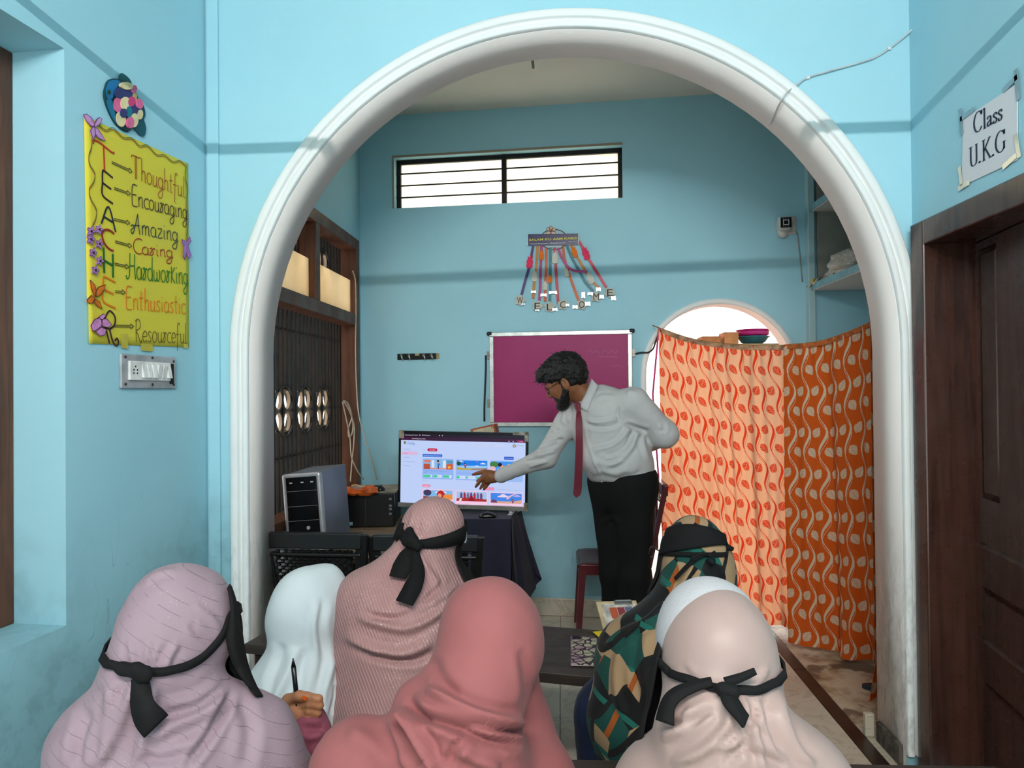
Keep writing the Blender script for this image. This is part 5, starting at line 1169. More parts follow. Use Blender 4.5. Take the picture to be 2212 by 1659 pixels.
def kid(cx, by, h, top, hair):
    return [('figure_legs', [(cx - .012, by), (cx - .012, by - h * .4), (cx + .022, by - h * .4), (cx + .022, by)], (40, 60, 130)), ('figure_shirt', [(cx - .03, by - h * .35), (cx - .02, by - h * .68), (cx + .03, by - h * .68), (cx + .07, by - h * .5), (cx + .03, by - h * .35)], top), ('figure_face', ell_(cx + .005, by - h * .8, .033, h * .15), (236, 170, 140)), ('figure_hair', ell_(cx - .005, by - h * .9, .04, h * .12), hair)]
def stats(x0, y, c, w=1.0):
    for k in range(3): pane_('progress_track', x0 + k * 150, y, x0 + k * 150 + 130, y + 46, (214, 230, 255), 2, 8, c); pane_('progress_bar', x0 + k * 150, y + 4, x0 + k * 150 + (108, 60, 92)[k] * w, y + 42, (70, 214, 150), 3, 8, c); words_('small_text', 'My work', x0 + k * 150 + 40, y + 16, x0 + k * 150 + 95, y + 28, (90, 130, 200), 5, 0, c)
def d1_(x0, y0, x1, c):
    pic(x0, y0, x1, c, 712, [('wall_board', [(.02, .05), (.24, .05), (.24, .3), (.02, .3)], (230, 120, 90)), ('notice', [(.04, .5), (.18, .5), (.18, .9), (.04, .9)], (236, 236, 246)), ('desk_area', [(0, .45), (.22, .45), (.22, 1), (0, 1)], (190, 80, 60)), ('list_board', [(.27, .06), (.37, .06), (.37, .85), (.27, .85)], (220, 232, 250)), ('list_board', [(.66, .08), (.76, .08), (.76, .95), (.66, .95)], (224, 236, 252)), ('toy_shelf', [(.78, .05), (1, .05), (1, .4), (.78, .4)], (96, 150, 190)), ('toys', [(.78, .45), (1, .4), (1, 1), (.78, 1)], (216, 90, 50)), ('floor_area', [(.22, .86), (.78, .86), (.78, 1), (.22, 1)], (226, 150, 150)), ('toys', [(.82, .7), (.9, .62), (.95, .8), (.86, .92)], (246, 190, 60))] + kid(.5, .95, .9, (60, 120, 220), (24, 20, 40)), (140, 190, 236))
    words_('lesson_title', 'Chapter 5: My school & daily living', 508, 732, 860, 748, (96, 140, 210), 3, 0, c); words_('lesson_title', 'skills', 508, 760, 545, 774, (96, 140, 210), 3, 0, c); stats(504, 800, c)
def d2_(x0, y0, x1, c):
    pic(x0, y0, x1, c, 712, [('horizon_glow', [(0, .55), (1, .5), (1, .8), (0, .8)], (150, 205, 250)), ('cloud', cloud(.86, .3, .1), (226, 236, 250)), ('cloud', cloud(.12, .12, .1), (200, 220, 248)), ('cloud', cloud(.66, .58, .09), (206, 228, 252)), ('tree', ell_(.06, .32, .07, .22), (40, 80, 50)), ('field', [(0, .68), (.3, .82), (1, .72), (1, 1), (0, 1)], (196, 170, 70)), ('village', [(.45, .88), (.6, .8), (.8, .8), (1, .7), (1, .95), (.5, .97)], (150, 130, 150)), ('kite', [(.64, .1), (.67, .04), (.69, .12), (.66, .22)], (230, 90, 120))] + kid(.27, .8, .5, (190, 50, 90), (30, 20, 50)), (30, 130, 240))
    words_('lesson_title', 'Chapter 12: The Morning Sky', 1018, 752, 1300, 768, (96, 140, 210), 3, 0, c); stats(1010, 805, c, 0.4)
def d3_(x0, y0, x1, c):
    pic(x0, y0, x1, c, 718, [('tree', ell_(.1, .3, .14, .3), (70, 130, 60)), ('blossom', ell_(.06, .75, .1, .25), (240, 190, 200)), ('mountain', [(.4, .7), (.58, .2), (.8, .7)], (90, 150, 210)), ('snow', [(.52, .35), (.58, .2), (.65, .36)], (230, 240, 252)), ('water', [(.2, .7), (1, .65), (1, 1), (.2, 1)], (150, 200, 240)), ('figure_shirt', [(.25, .95), (.28, .68), (.38, .68), (.42, .95)], (220, 70, 120)), ('figure_face', ell_(.34, .5, .06, .2), (240, 170, 150)), ('figure_hair', ell_(.29, .32, .07, .2), (40, 16, 50))], (60, 150, 245))
card(486, 545, 962, 868, (150, 186, 250), d1_); card(994, 548, 1478, 872, (156, 190, 252), d2_); card(1506, 550, 1998, 876, (160, 194, 252), d3_)
words_('small_text', 'See all', 490, 893, 565, 906, (130, 150, 210))
pane_('subject_tag', 486, 956, 608, 1002, (244, 130, 170), 2, 10); words_('tag_text', 'English', 505, 970, 590, 990, (255, 240, 246)); pane_('level_tag', 1440, 972, 1576, 1018, (240, 130, 180), 2, 8); words_('tag_text', 'Course Level', 1456, 986, 1562, 1004, (255, 236, 246)); words_('small_text', 'Intermediate Introduction  |  Basic Level', 1600, 992, 1980, 1008, (170, 170, 220))
def d4_(x0, y0, x1, c): pic(x0, y0, x1, c, 1185, [('cloud', cloud(.6, .2, .2), (240, 226, 236)), ('beast', ell_(.14, .3, .14, .35), (70, 60, 100)), ('hair', ell_(.6, .5, .14, .5), (190, 40, 50)), ('face', ell_(.56, .6, .07, .25), (240, 160, 120)), ('meadow', [(.7, .5), (1, .4), (1, 1), (.66, 1)], (236, 150, 70)), ('meadow', [(0, .7), (.5, .8), (.5, 1), (0, 1)], (150, 60, 60))], (130, 190, 240))
def d5_(x0, y0, x1, c): pic(x0, y0, x1, c, 1200, [('tower', [(.12 + .11 * k, .85), (.12 + .11 * k, .25 - .1 * (k % 2)), (.16 + .11 * k, .05), (.2 + .11 * k, .3), (.2 + .11 * k, .85)], ((110, 70, 130), (170, 50, 70), (120, 110, 160))[k % 3]) for k in range(7)] + [('crowd', [(0, .75), (.3, .62), (.6, .7), (1, .75), (1, 1), (0, 1)], (176, 50, 50)), ('horse', [(.08, .98), (.12, .7), (.18, .72), (.16, .98)], (244, 240, 240)), ('gown', [(.4, .95), (.45, .4), (.52, .4), (.6, .95)], (150, 20, 50))], (170, 200, 240))
def d6_(x0, y0, x1, c): pic(x0, y0, x1, c, 1215, [('cloud', cloud(.4, .3, .18), (244, 220, 240)), ('rainbow', [(.5, .55), (.62, .2), (.78, .02), (.84, .02), (.66, .3), (.56, .6)], (246, 190, 210)), ('cloud', cloud(.85, .25, .12), (190, 180, 240)), ('meadow', [(0, .7), (.3, .8), (.7, .78), (1, .62), (1, 1), (0, 1)], (226, 170, 150)), ('bushes', [(.02, .75), (.1, .6), (.2, .75), (.22, .95), (0, .95)], (110, 70, 120))] + kid(.71, .95, .4, (150, 60, 100), (70, 20, 50)), (70, 140, 240))
card(486, 1030, 962, 1255, (250, 206, 236), d4_); card(994, 1036, 1478, 1255, (250, 208, 238), d5_); card(1506, 1044, 1998, 1255, (248, 210, 240), d6_)
words_('lesson_title', 'Chapter 1: The fox', 1018, 1238, 1200, 1250, (180, 130, 200)); words_('lesson_title', 'Chapter 15: The rainbow and the cloud', 1530, 1242, 1840, 1254, (180, 130, 200))
p = onz(1053, 1120, NZ); mouse('black mouse on the navy cloth below the television', (p[0], p[1] + 0.02, NZ + 0.003), math.radians(10), 0.95)
p = at(1098, 1118, 4.15)
# ---- orange extension box behind the television
eb_p = bp(1052, 921)
eb = thing('extension_box', 'small terracotta switch box with cream plate leaning above the television', 'switchboard', fb.w(eb_p[0], -0.075, eb_p[1] - 0.035), fb.rz, rot=(0, -math.radians(12), fb.rz))
MB().b2((-0.085, -0.05, -0.035), (0.085, 0.05, 0.04)).build('box', P((176, 88, 56), 0.6), eb, bevel=0.004); MB().b2((-0.066, -0.054, -0.03), (0.07, -0.05, 0.03)).build('face_plate', P((216, 204, 170), 0.4), eb)
MB().b2((-0.055, -0.0565, -0.018), (-0.02, -0.0535, 0.012)).build('dark_switch', P((40, 34, 30)), eb); MB().b2((0.005, -0.0565, -0.016), (0.055, -0.0535, 0.018)).build('socket', P((206, 196, 166), 0.3), eb)
for (x_, z_) in ((-0.06, -0.024), (0.062, -0.024), (0.062, 0.024)): MB().lathe([(0.004, -0.0565), (0.004, -0.0535)], 8, (x_, 0, z_), 'Y').build('screw', P((50, 46, 40)), eb)

# ---- plastic chairs
def plastic_chair(label, loc, rz_, mat, W=0.50, seat=0.42, top=0.82, weave=True, arms=False, group=None):
    t_ = thing('plastic_chair', label, 'chair', loc, rz_, group)     # faces local +y
    h = W / 2
    mb = MB(); mb.grid(lambda u, v: ((u - .5) * (W - 0.04), -0.20 + 0.42 * v, seat - 0.02 * math.sin(math.pi * u) * math.sin(math.pi * v) - (0.02 * ((v - .85) / .15) ** 2 if v > .85 else 0)), 12, 12); o = mb.build('seat', mat, t_, smooth=True); q_ = o.modifiers.new('t', 'SOLIDIFY'); q_.thickness = 0.012
    MB().b2((-h + 0.03, 0.19, seat - 0.07), (h - 0.03, 0.212, seat - 0.012)).build('front_apron', mat, t_, bevel=0.004)
    for s_ in (-1, 1): MB().b2((s_ * (h - 0.02) - 0.008, -0.2, seat - 0.07), (s_ * (h - 0.02) + 0.008, 0.2, seat - 0.01)).build('side_apron', mat, t_, bevel=0.003)
    def yb(z): return -0.21 - 0.20 * (z - seat)
    for s_ in (-1, 1):
        mb = MB(); P_ = [(s_ * (h - 0.045 + 0.045 * (z - seat) / (top - seat)), yb(z), z) for z in np.linspace(seat - 0.03, top, 8)]
        V = []
        for (x, y, z) in P_: V += [(x - 0.026, y - 0.012, z), (x + 0.026, y - 0.012, z), (x + 0.026, y + 0.014, z), (x - 0.026, y + 0.014, z)]
        mb.add(V, [(i * 4 + k, i * 4 + (k + 1) % 4, i * 4 + 4 + (k + 1) % 4, i * 4 + 4 + k) for i in range(7) for k in range(4)] + [(3, 2, 1, 0), (28, 29, 30, 31)]); mb.build('back_post', mat, t_, bevel=0.004)
    for (za, zb, nm, d) in ((top - 0.065, top + 0.006, 'top_rail', 0.018), (top - 0.10, top - 0.085, 'rail_ridge', 0.022), (seat + 0.06, seat + 0.09, 'lower_rail', 0.012)):
        wa = h - 0.045 + 0.045 * ((za + zb) / 2 - seat) / (top - seat)
        mb = MB(); mb.box((0, yb((za + zb) / 2), (za + zb) / 2), (2 * wa, d * 2, zb - za)); mb.build(nm, mat, t_, bevel=0.006)
    if weave:
        z0_, z1_ = seat + 0.085, top - 0.075; n_ = max(8, int((top - seat - 0.16) / 0.0150))
        mb = MB()
        for k in range(n_):
            z = z0_ + (z1_ - z0_) * k / n_; w = h - 0.055
            mb.tube([((u - .5) * 2 * w, yb(z) + 0.005 * math.sin(u * 60 + (k % 2) * math.pi), z + 0.008) for u in np.linspace(0, 1, 41)], 0.0095, 5)
        mb.build('woven_panel', mat, t_)['kind'] = 'stuff'
    else:
        for k in range(4): x = (k - 1.5) * W * 0.19; MB().box((x, yb((seat + top) / 2), (seat + 0.08 + top - 0.06) / 2), (0.045, 0.014, top - seat - 0.13), (0.0, 0, 0)).build('back_slat', mat, t_)
    for sx_ in (-1, 1):
        for sy_ in (-1, 1):
            mb = MB(); xa, ya = sx_ * (h - 0.035), (0.185 if sy_ > 0 else -0.19); xb_, yb_ = sx_ * (h - 0.005), (0.22 if sy_ > 0 else -0.25)
            mb.tube([(xa, ya, seat - 0.01), ((xa + xb_) / 2, (ya + yb_) / 2, seat / 2), (xb_, yb_, 0.0)], [0.03, 0.026, 0.022], 4); mb.build('leg', mat, t_)
    if arms:
        for s_ in (-1, 1): MB().tube(cr([(s_ * (h - 0.01), yb(seat + 0.2), seat + 0.21), (s_ * (h + 0.015), 0.0, seat + 0.22), (s_ * (h + 0.01), 0.19, seat + 0.19), (s_ * (h - 0.02), 0.205, seat - 0.02)], 5), 0.02, 8).build('armrest', mat, t_, smooth=True)
    return t_
a, b = at(572, 1148, 3.10), at(790, 1157, 3.10)
ztop = float((a[2] + b[2]) / 2)
plastic_chair('black woven plastic chair in front of the silver computer', ((a[0] + b[0]) / 2, 3.10 + 0.29, 0), math.radians(-2), M_BLKP, float(b[0] - a[0]), 0.42, ztop)
a2, b2 = at(806, 1153, 3.13), at(1037, 1159, 3.13)
plastic_chair('black woven plastic chair in front of the television table', ((a2[0] + b2[0]) / 2, 3.13 + 0.29, 0), math.radians(-1), M_BLKP, float(b2[0] - a2[0]), 0.42, float(b2[2]))
M_MAR = P((92, 26, 34), 0.32, var=0.2, scale=6, coat=0.2)
pm = at(1340, 1200, 4.42)
plastic_chair('maroon plastic chair half hidden behind the standing man', (pm[0] - 0.05, 4.42, 0), math.radians(90), M_MAR, 0.44, 0.48, 0.94, weave=False)
# ================================================================== SCULPTING TOOLS (signed distance fields)
class SDF:
    def __init__(s, lo, hi, vox):
        s.lo = np.array(lo, float); s.vox = vox; s.n = np.ceil((np.array(hi) - s.lo) / vox).astype(int) + 1
        s.ax = [(s.lo[k] + vox * np.arange(s.n[k])).astype(np.float32) for k in range(3)]
        s.d = np.full(s.n, 0.5, np.float32)
    def _w(s, lo, hi):
        a = np.clip(np.floor((np.array(lo) - s.lo) / s.vox).astype(int), 0, s.n - 1); b = np.clip(np.ceil((np.array(hi) - s.lo) / s.vox).astype(int) + 1, 1, s.n)
        sl = tuple(slice(a[k], b[k]) for k in range(3))
        X, Y, Z = (s.ax[0][sl[0]][:, None, None], s.ax[1][sl[1]][None, :, None], s.ax[2][sl[2]][None, None, :])
        return sl, X, Y, Z
    def _add(s, sl, v, k, sub=False):
        d = s.d[sl]
        if sub:
            v = -v
            if k > 0: h = np.maximum(k - np.abs(d - v), 0) / k; s.d[sl] = np.maximum(d, v) + h * h * k * 0.25
            else: s.d[sl] = np.maximum(d, v)
        else:
            if k > 0: h = np.maximum(k - np.abs(d - v), 0) / k; s.d[sl] = np.minimum(d, v) - h * h * k * 0.25
            else: s.d[sl] = np.minimum(d, v)
    def cap(s, a, b, ra, rb, k=0.02, flat=None, sub=False):
        """tapered capsule; flat=(axis, factor) squeezes the cross-section along a world axis vector"""
        a = np.array(a, float); b = np.array(b, float); m = max(ra, rb) * (1.0 if flat is None else max(1, flat[1])) + max(k, 0.01) + 0.02
        sl, X, Y, Z = s._w(np.minimum(a, b) - m, np.maximum(a, b) + m); ab = b - a; L2 = max(float(ab @ ab), 1e-9)
        px, py, pz = X - a[0], Y - a[1], Z - a[2]
        t = np.clip((px * ab[0] + py * ab[1] + pz * ab[2]) / L2, 0, 1)
        dx, dy, dz = px - t * ab[0], py - t * ab[1], pz - t * ab[2]
        if flat is not None:
            f = np.array(flat[0], float); f /= np.linalg.norm(f); q = dx * f[0] + dy * f[1] + dz * f[2]; g = (1.0 / flat[1] - 1.0)
            dx, dy, dz = dx + q * g * f[0], dy + q * g * f[1], dz + q * g * f[2]
        s._add(sl, np.sqrt(dx * dx + dy * dy + dz * dz) - (ra + (rb - ra) * t), k, sub); return s
    def ell(s, c, r, R=None, k=0.02, sub=False):
        c = np.array(c, float); m = max(r) + max(k, 0.01) + 0.02; sl, X, Y, Z = s._w(c - m, c + m); x, y, z = X - c[0], Y - c[1], Z - c[2]
        if R is not None:
            R = np.array(R); x, y, z = (x * R[0, 0] + y * R[1, 0] + z * R[2, 0], x * R[0, 1] + y * R[1, 1] + z * R[2, 1], x * R[0, 2] + y * R[1, 2] + z * R[2, 2])
        k0 = np.sqrt((x / r[0]) ** 2 + (y / r[1]) ** 2 + (z / r[2]) ** 2); k1 = np.sqrt((x / r[0] ** 2) ** 2 + (y / r[1] ** 2) ** 2 + (z / r[2] ** 2) ** 2)
        s._add(sl, k0 * (k0 - 1) / np.maximum(k1, 1e-6), k, sub); return s
    def chain(s, pts, rad, k=0.02, flat=None):
        for i in range(len(pts) - 1): s.cap(pts[i], pts[i + 1], rad[i], rad[i + 1], k, flat)
        return s
    def plane(s, p, n, k=0.0):
        """keep the side n points to"""
        X, Y, Z = s.ax[0][:, None, None], s.ax[1][None, :, None], s.ax[2][None, None, :]; n = np.array(n, float); n /= np.linalg.norm(n)
        v = -((X - p[0]) * n[0] + (Y - p[1]) * n[1] + (Z - p[2]) * n[2])
        if k > 0: h = np.maximum(k - np.abs(s.d - v), 0) / k; s.d = np.maximum(s.d, v) + h * h * k * 0.25
        else: s.d = np.maximum(s.d, v)
        return s
    def mesh(s, iso=0.0):
        d = s.d.astype(np.float32).copy()
        for ax in range(3):
            for e in (0, -1): ix = [slice(None)] * 3; ix[ax] = e; d[tuple(ix)] = np.maximum(d[tuple(ix)], s.vox)
        g = vdb.FloatGrid(0.5); g.copyFromArray(np.ascontiguousarray(d)); P_, Q = g.convertToQuads(iso)
        V = P_.astype(float) * s.vox + s.lo; return Surf(V, Q.astype(int))
class Surf:
    def __init__(s, V, Q):
        s.V = V; s.Q = Q; s.normals()
        c = s.V.mean(0)
        # orientation check: enclosed volume must be positive
        a, b, c_ = s.V[Q[:, 0]], s.V[Q[:, 1]], s.V[Q[:, 2]]; vol = np.einsum('ij,ij->i', a - c, np.cross(b - c, c_ - c)).sum()
        if vol < 0: s.Q = Q[:, ::-1]; s.normals()
        s.relax(1)
    def normals(s):
        Q = s.Q; fn = np.cross(s.V[Q[:, 2]] - s.V[Q[:, 0]], s.V[Q[:, 3]] - s.V[Q[:, 1]]); N = np.zeros_like(s.V)
        for k in range(4): np.add.at(N, Q[:, k], fn)
        s.N = N / np.maximum(np.linalg.norm(N, axis=1, keepdims=True), 1e-12)
    def relax(s, it=1, lam=0.5):
        Q = s.Q; n = len(s.V)
        for _ in range(it):
            A = np.zeros_like(s.V); c = np.zeros(n)
            for k in range(4):
                np.add.at(A, Q[:, k], s.V[Q[:, (k + 1) % 4]] + s.V[Q[:, (k + 3) % 4]]); np.add.at(c, Q[:, k], 2)
            s.V = s.V * (1 - lam) + lam * A / np.maximum(c, 1)[:, None]
        s.normals()
    def push(s, amt): s.V = s.V + s.N * np.asarray(amt).reshape(-1, 1); s.normals(); return s
    def front(s): # 1 where the surface faces the viewer
        v = _C - s.V; v /= np.linalg.norm(v, axis=1, keepdims=True); return np.clip((np.einsum('ij,ij->i', v, s.N) + 0.05) / 0.3, 0, 1)
    def folds(s, specs):
        """specs: (polyline in picture measure, half-width, height in m); laid on the near side of the real surface"""
        px = proj(s.V); fr_ = s.front(); tot = np.zeros(len(s.V))
        for pts, w, h in specs:
            c = np.array(cr(pts, 6)); best = np.full(len(px), 1e9)
            L = len(c); tt = np.zeros(len(px))
            for i in range(L - 1):
                a, b = c[i], c[i + 1]; ab = b - a; t = np.clip(((px - a) @ ab) / max(ab @ ab, 1e-9), 0, 1); dd = np.hypot(*(px - a - t[:, None] * ab).T)
                m = dd < best; best = np.where(m, dd, best); tt = np.where(m, (i + t) / (L - 1), tt)
            env = np.clip(np.minimum(tt, 1 - tt) * 6, 0, 1) ** 0.7
            g = np.exp(-(best / w) ** 2) - 0.45 * np.exp(-((best - 2.0 * w) / w) ** 2)
            tot += h * g * env
        s.push(tot * fr_); return s
    def ripple(s, amp, freq, seed=0, stretch=(1, 1, 1)):
        st = np.array(stretch); s.push(np.array([amp * mnoise.noise(Vector(tuple(p * st * freq + seed))) for p in s.V])); return s
    def bvh(s):
        if not hasattr(s, '_b'): s._b = BVHTree.FromPolygons([tuple(v) for v in s.V], [tuple(map(int, q)) for q in s.Q])
        return s._b
    def hit(s, px, py):
        d = ray(px, py); d = d / np.linalg.norm(d); h = s.bvh().ray_cast(Vector(tuple(_C)), Vector(tuple(d)))
        if h[0] is None: return None, None
        n = h[1]; n = -n if n.dot(Vector(tuple(d))) > 0 else n
        return np.array(h[0]), np.array(n)
    def radial(s, c, ang, z, far=0.6):
        o = Vector((c[0] + math.sin(ang) * far, c[1] + math.cos(ang) * far, z)); d = Vector((-math.sin(ang), -math.cos(ang), 0)); h = s.bvh().ray_cast(o, d)
        if h[0] is None: return None, None
        n = h[1]; n = -n if n.dot(d) > 0 else n
        return np.array(h[0]), np.array(n)
    def mesh(s, name, base=(0, 0, 0), smooth=True):
        me = bpy.data.meshes.new(name); V = s.V - np.array(base); me.from_pydata([tuple(v) for v in V], [], [tuple(map(int, q)) for q in s.Q]); me.polygons.foreach_set('use_smooth', [smooth] * len(me.polygons)); me.update(); return me
    def build(s, name, mat, parent, base): return link(name, s.mesh(name, base), mat, parent)
def rel(pts, base): return [np.array(p) - np.array(base) for p in pts]
def rotm(yaw=0, pitch=0, roll=0): return np.array(Matrix.Rotation(yaw, 3, 'Z') @ Matrix.Rotation(pitch, 3, 'X') @ Matrix.Rotation(roll, 3, 'Y'))

# ---- cloth materials
def cloth_mat(name, c1, c2, rough=0.75, sheen=0.06, weave=420, wb=0.15):
    m = Mat(name, c1, rough, spec=0.2, sheen=sheen); m.mix(m.noise(6, 3).smooth(.35, .75) * 0.5, c2); m.bump(m.noise(weave, 2), wb, 0.002); return m
def m_lavender():
    m = cloth_mat('lavender_striped_cloth', (140, 119, 128), (130, 108, 120)); x, y, z = m.xyz()
    t = (x * 0.50 + z * 0.84 + y * 0.18 + (m.noise(5, 2) - 0.5) * 0.008) / 0.018
    ln = t.fract().lt(0.05) * m.noise(30, 2).smooth(0.38, 0.52); m.mix(ln * 0.55, (78, 64, 74))
    sp = m.vor(330).lt(0.10) * m.noise(18, 2).smooth(0.56, 0.62); m.mix(sp, (255, 250, 250)); return m.m
def m_sequin():
    m = cloth_mat('sequined_pink_ribbed_cloth', (170, 130, 128), (156, 114, 114), 0.5, 0.05); x, y, z = m.xyz()
    rb = ((x * 0.92 + z * 0.40 + y * 0.25) * (2 * math.pi / 0.0085)).sin(); m.mix(rb.smooth(0.1, 1.0) * 0.3, (134, 92, 94)); m.bump(rb, 0.35, 0.002)
    sp = m.vor(230).lt(0.20) * m.noise(11, 2).smooth(0.46, 0.56); m.mix(sp * 0.8, (250, 226, 214))
    n = m.nt.nodes.new('ShaderNodeMath'); m.nt.links.new(sp.s, m.b.inputs['Metallic']); return m.m
def m_green():
    m = cloth_mat('printed_green_beige_cloth', (150, 122, 92), (134, 108, 80), 0.8); v = m.vor(17, out='Color', stretch=(1, 1, 0.75)); sep = m.nt.nodes.new('ShaderNodeSeparateColor'); m.nt.links.new(v, sep.inputs[0])
    r, g, b = (E(m.nt, sep.outputs[k]) for k in range(3))
    x, y, z = m.xyz()
    m.mix(r.lt(0.30), (16, 60, 54)); m.mix(r.gt(0.63), (14, 13, 14))
    bar = ((x * 0.8 - z * 0.6 + y * 0.3) / 0.062).fract().lt(0.20) * g.gt(0.5); m.mix(bar, (22, 18, 18))
    b2 = ((x * 0.9 - z * 0.45) / 0.085 + 0.4).fract().lt(0.15) * b.gt(0.62); m.mix(b2, (140, 70, 24))
    b3 = ((z * 0.9 + x * 0.4) / 0.11).fract().lt(0.13) * g.lt(0.35); m.mix(b3, (22, 84, 74)); return m.m
M_PINK = cloth_mat('rose_pink_cloth', (140, 82, 82), (130, 74, 75)).m
M_SATIN = cloth_mat('pale_satin_cloth', (156, 133, 127), (146, 122, 116), 0.38, 0.08, 300, 0.06).m
M_UNDERCAP = cloth_mat('white_undercap_knit', (170, 168, 171), (160, 158, 162), 0.8, 0.05, 180, 0.5).m
M_WHITEC = cloth_mat('white_cotton', (200, 206, 209), (188, 194, 198), 0.7).m
M_BLACKC = cloth_mat('black_crepe', (14, 13, 14), (20, 19, 20), 0.85, 0.0).m
M_ABAYA = cloth_mat('black_abaya', (18, 17, 19), (26, 24, 28), 0.85, 0.0).m
M_NAVYC = cloth_mat('navy_dress_cloth', (14, 26, 52), (10, 18, 40), 0.7).m
M_MAUVE = cloth_mat('mauve_sleeve_cloth', (130, 66, 82), (112, 54, 72), 0.75).m
M_LAV = m_lavender(); M_SEQ = m_sequin(); M_GRN = m_green()
def skin(name, c1, c2):
    m = Mat(name, c1, 0.5, spec=0.35); m.mix(m.noise(14, 3).smooth(.4, .7) * .6, c2); m.b.inputs['Subsurface Weight'].default_value = 0.08; m.b.inputs['Subsurface Radius'].default_value = (0.01, 0.004, 0.002); m.bump(m.noise(220, 2), 0.08, 0.001); return m.m
M_SKIN = skin('warm_brown_skin', (132, 82, 52), (116, 68, 42)); M_SKIN2 = skin('brown_skin', (160, 108, 76), (142, 92, 64))

# ---- a person seated on a bench: one continuous body under the drape
def seated_body(t_, base, head, hr, neck, shL, shR, hip, elbL, elbR, hdL, hdR, kneeL, kneeR, mat, vox=0.012, head_yaw=0.0):
    lo = np.min([head - .2, shL - .2, shR - .2, hip - .3, kneeL - .2, kneeR - .2, hdL - .1, hdR - .1], 0); hi = np.max([head + .2, shL + .2, shR + .2, hip + .3, kneeL + .2, kneeR + .2, hdL + .1, hdR + .1], 0); lo[2] = -0.02
    S = SDF(lo, hi, vox); S.ell(head, (hr * .86, hr * 1.02, hr * 1.12), rotm(-head_yaw), 0.0)
    f = np.array([math.sin(head_yaw), math.cos(head_yaw), 0]); S.ell(head + f * hr * 1.0 + np.array([0, 0, -hr * .12]), (.012, .016, .022), None, 0.015)
    S.cap(head - np.array([0, 0, hr * .6]), neck, .052, .058, .03)
    mid = (shL + shR) / 2; S.cap(shL, shR, .055, .055, .04); S.cap(mid - [0, 0, .05], hip + [0, 0, .05], .115, .135, .08); S.ell(hip, (.17, .14, .11), None, .06)
    for sh, el, hd, kn in ((shL, elbL, hdL, kneeL), (shR, elbR, hdR, kneeR)):
        S.cap(sh, el, .048, .042, .03); S.cap(el, hd, .040, .027, .02)
        S.cap(hip + (kn - hip) * [0.0, .15, .0] + np.array([(kn[0] - hip[0]) * .7, 0, -.02]), kn, .085, .06, .05)
        ft = np.array([kn[0], kn[1] + .02, .06]); S.cap(kn, ft, .058, .042, .03); S.cap(ft - [0, .02, .015], ft + [0, .12, -.025], .036, .028, .02)
    sf = S.mesh(); return sf
def add_hand(S, wrist, d, side, up, s=1.0, curl=0.5, k=0.006):
    """relaxed hand: palm, four fingers of unequal length, thumb from the side of the palm. d: pointing direction, side: towards the thumb, up: back of the hand"""
    d, side, up = (np.array(v, float) / np.linalg.norm(v) for v in (d, side, up)); W = np.array(wrist, float)
    S.cap(W, W + d * .03 * s, .024 * s, .026 * s, k, (up, .7)); 
    for q in (-.026, -.009, .009, .026): S.cap(W + d * .02 * s + side * q * .7 * s, W + d * .085 * s + side * q * s, .014 * s, .0115 * s, .012 * s)
    for q, L in ((.028, .070), (.0095, .080), (-.0095, .074), (-.027, .058)):
        b = W + d * .085 * s + side * q * s; a1 = curl * .5; p = b; dd = d
        for i, fr_ in enumerate((.45, .32, .25)):
            a_ = curl * (0.45, 0.6, 0.5)[i]; dd = dd * math.cos(a_) - up * math.sin(a_); dd /= np.linalg.norm(dd); q2 = p + dd * L * fr_ * s; S.cap(p, q2, (.0095, .0085, .0078)[i] * s, (.0085, .0078, .0066)[i] * s, .003); p = q2
    b = W + d * .028 * s + side * .024 * s; t1 = b + (d * .55 + side * .75 - up * .25) * .036 * s; t2 = t1 + (d * .85 + side * .35 - up * .3) * .03 * s; t3 = t2 + (d * .95 + side * .05 - up * .3) * .024 * s
    S.cap(b, t1, .014 * s, .011 * s, .01 * s); S.cap(t1, t2, .0105 * s, .0095 * s, .004); S.cap(t2, t3, .0095 * s, .0075 * s, .003)

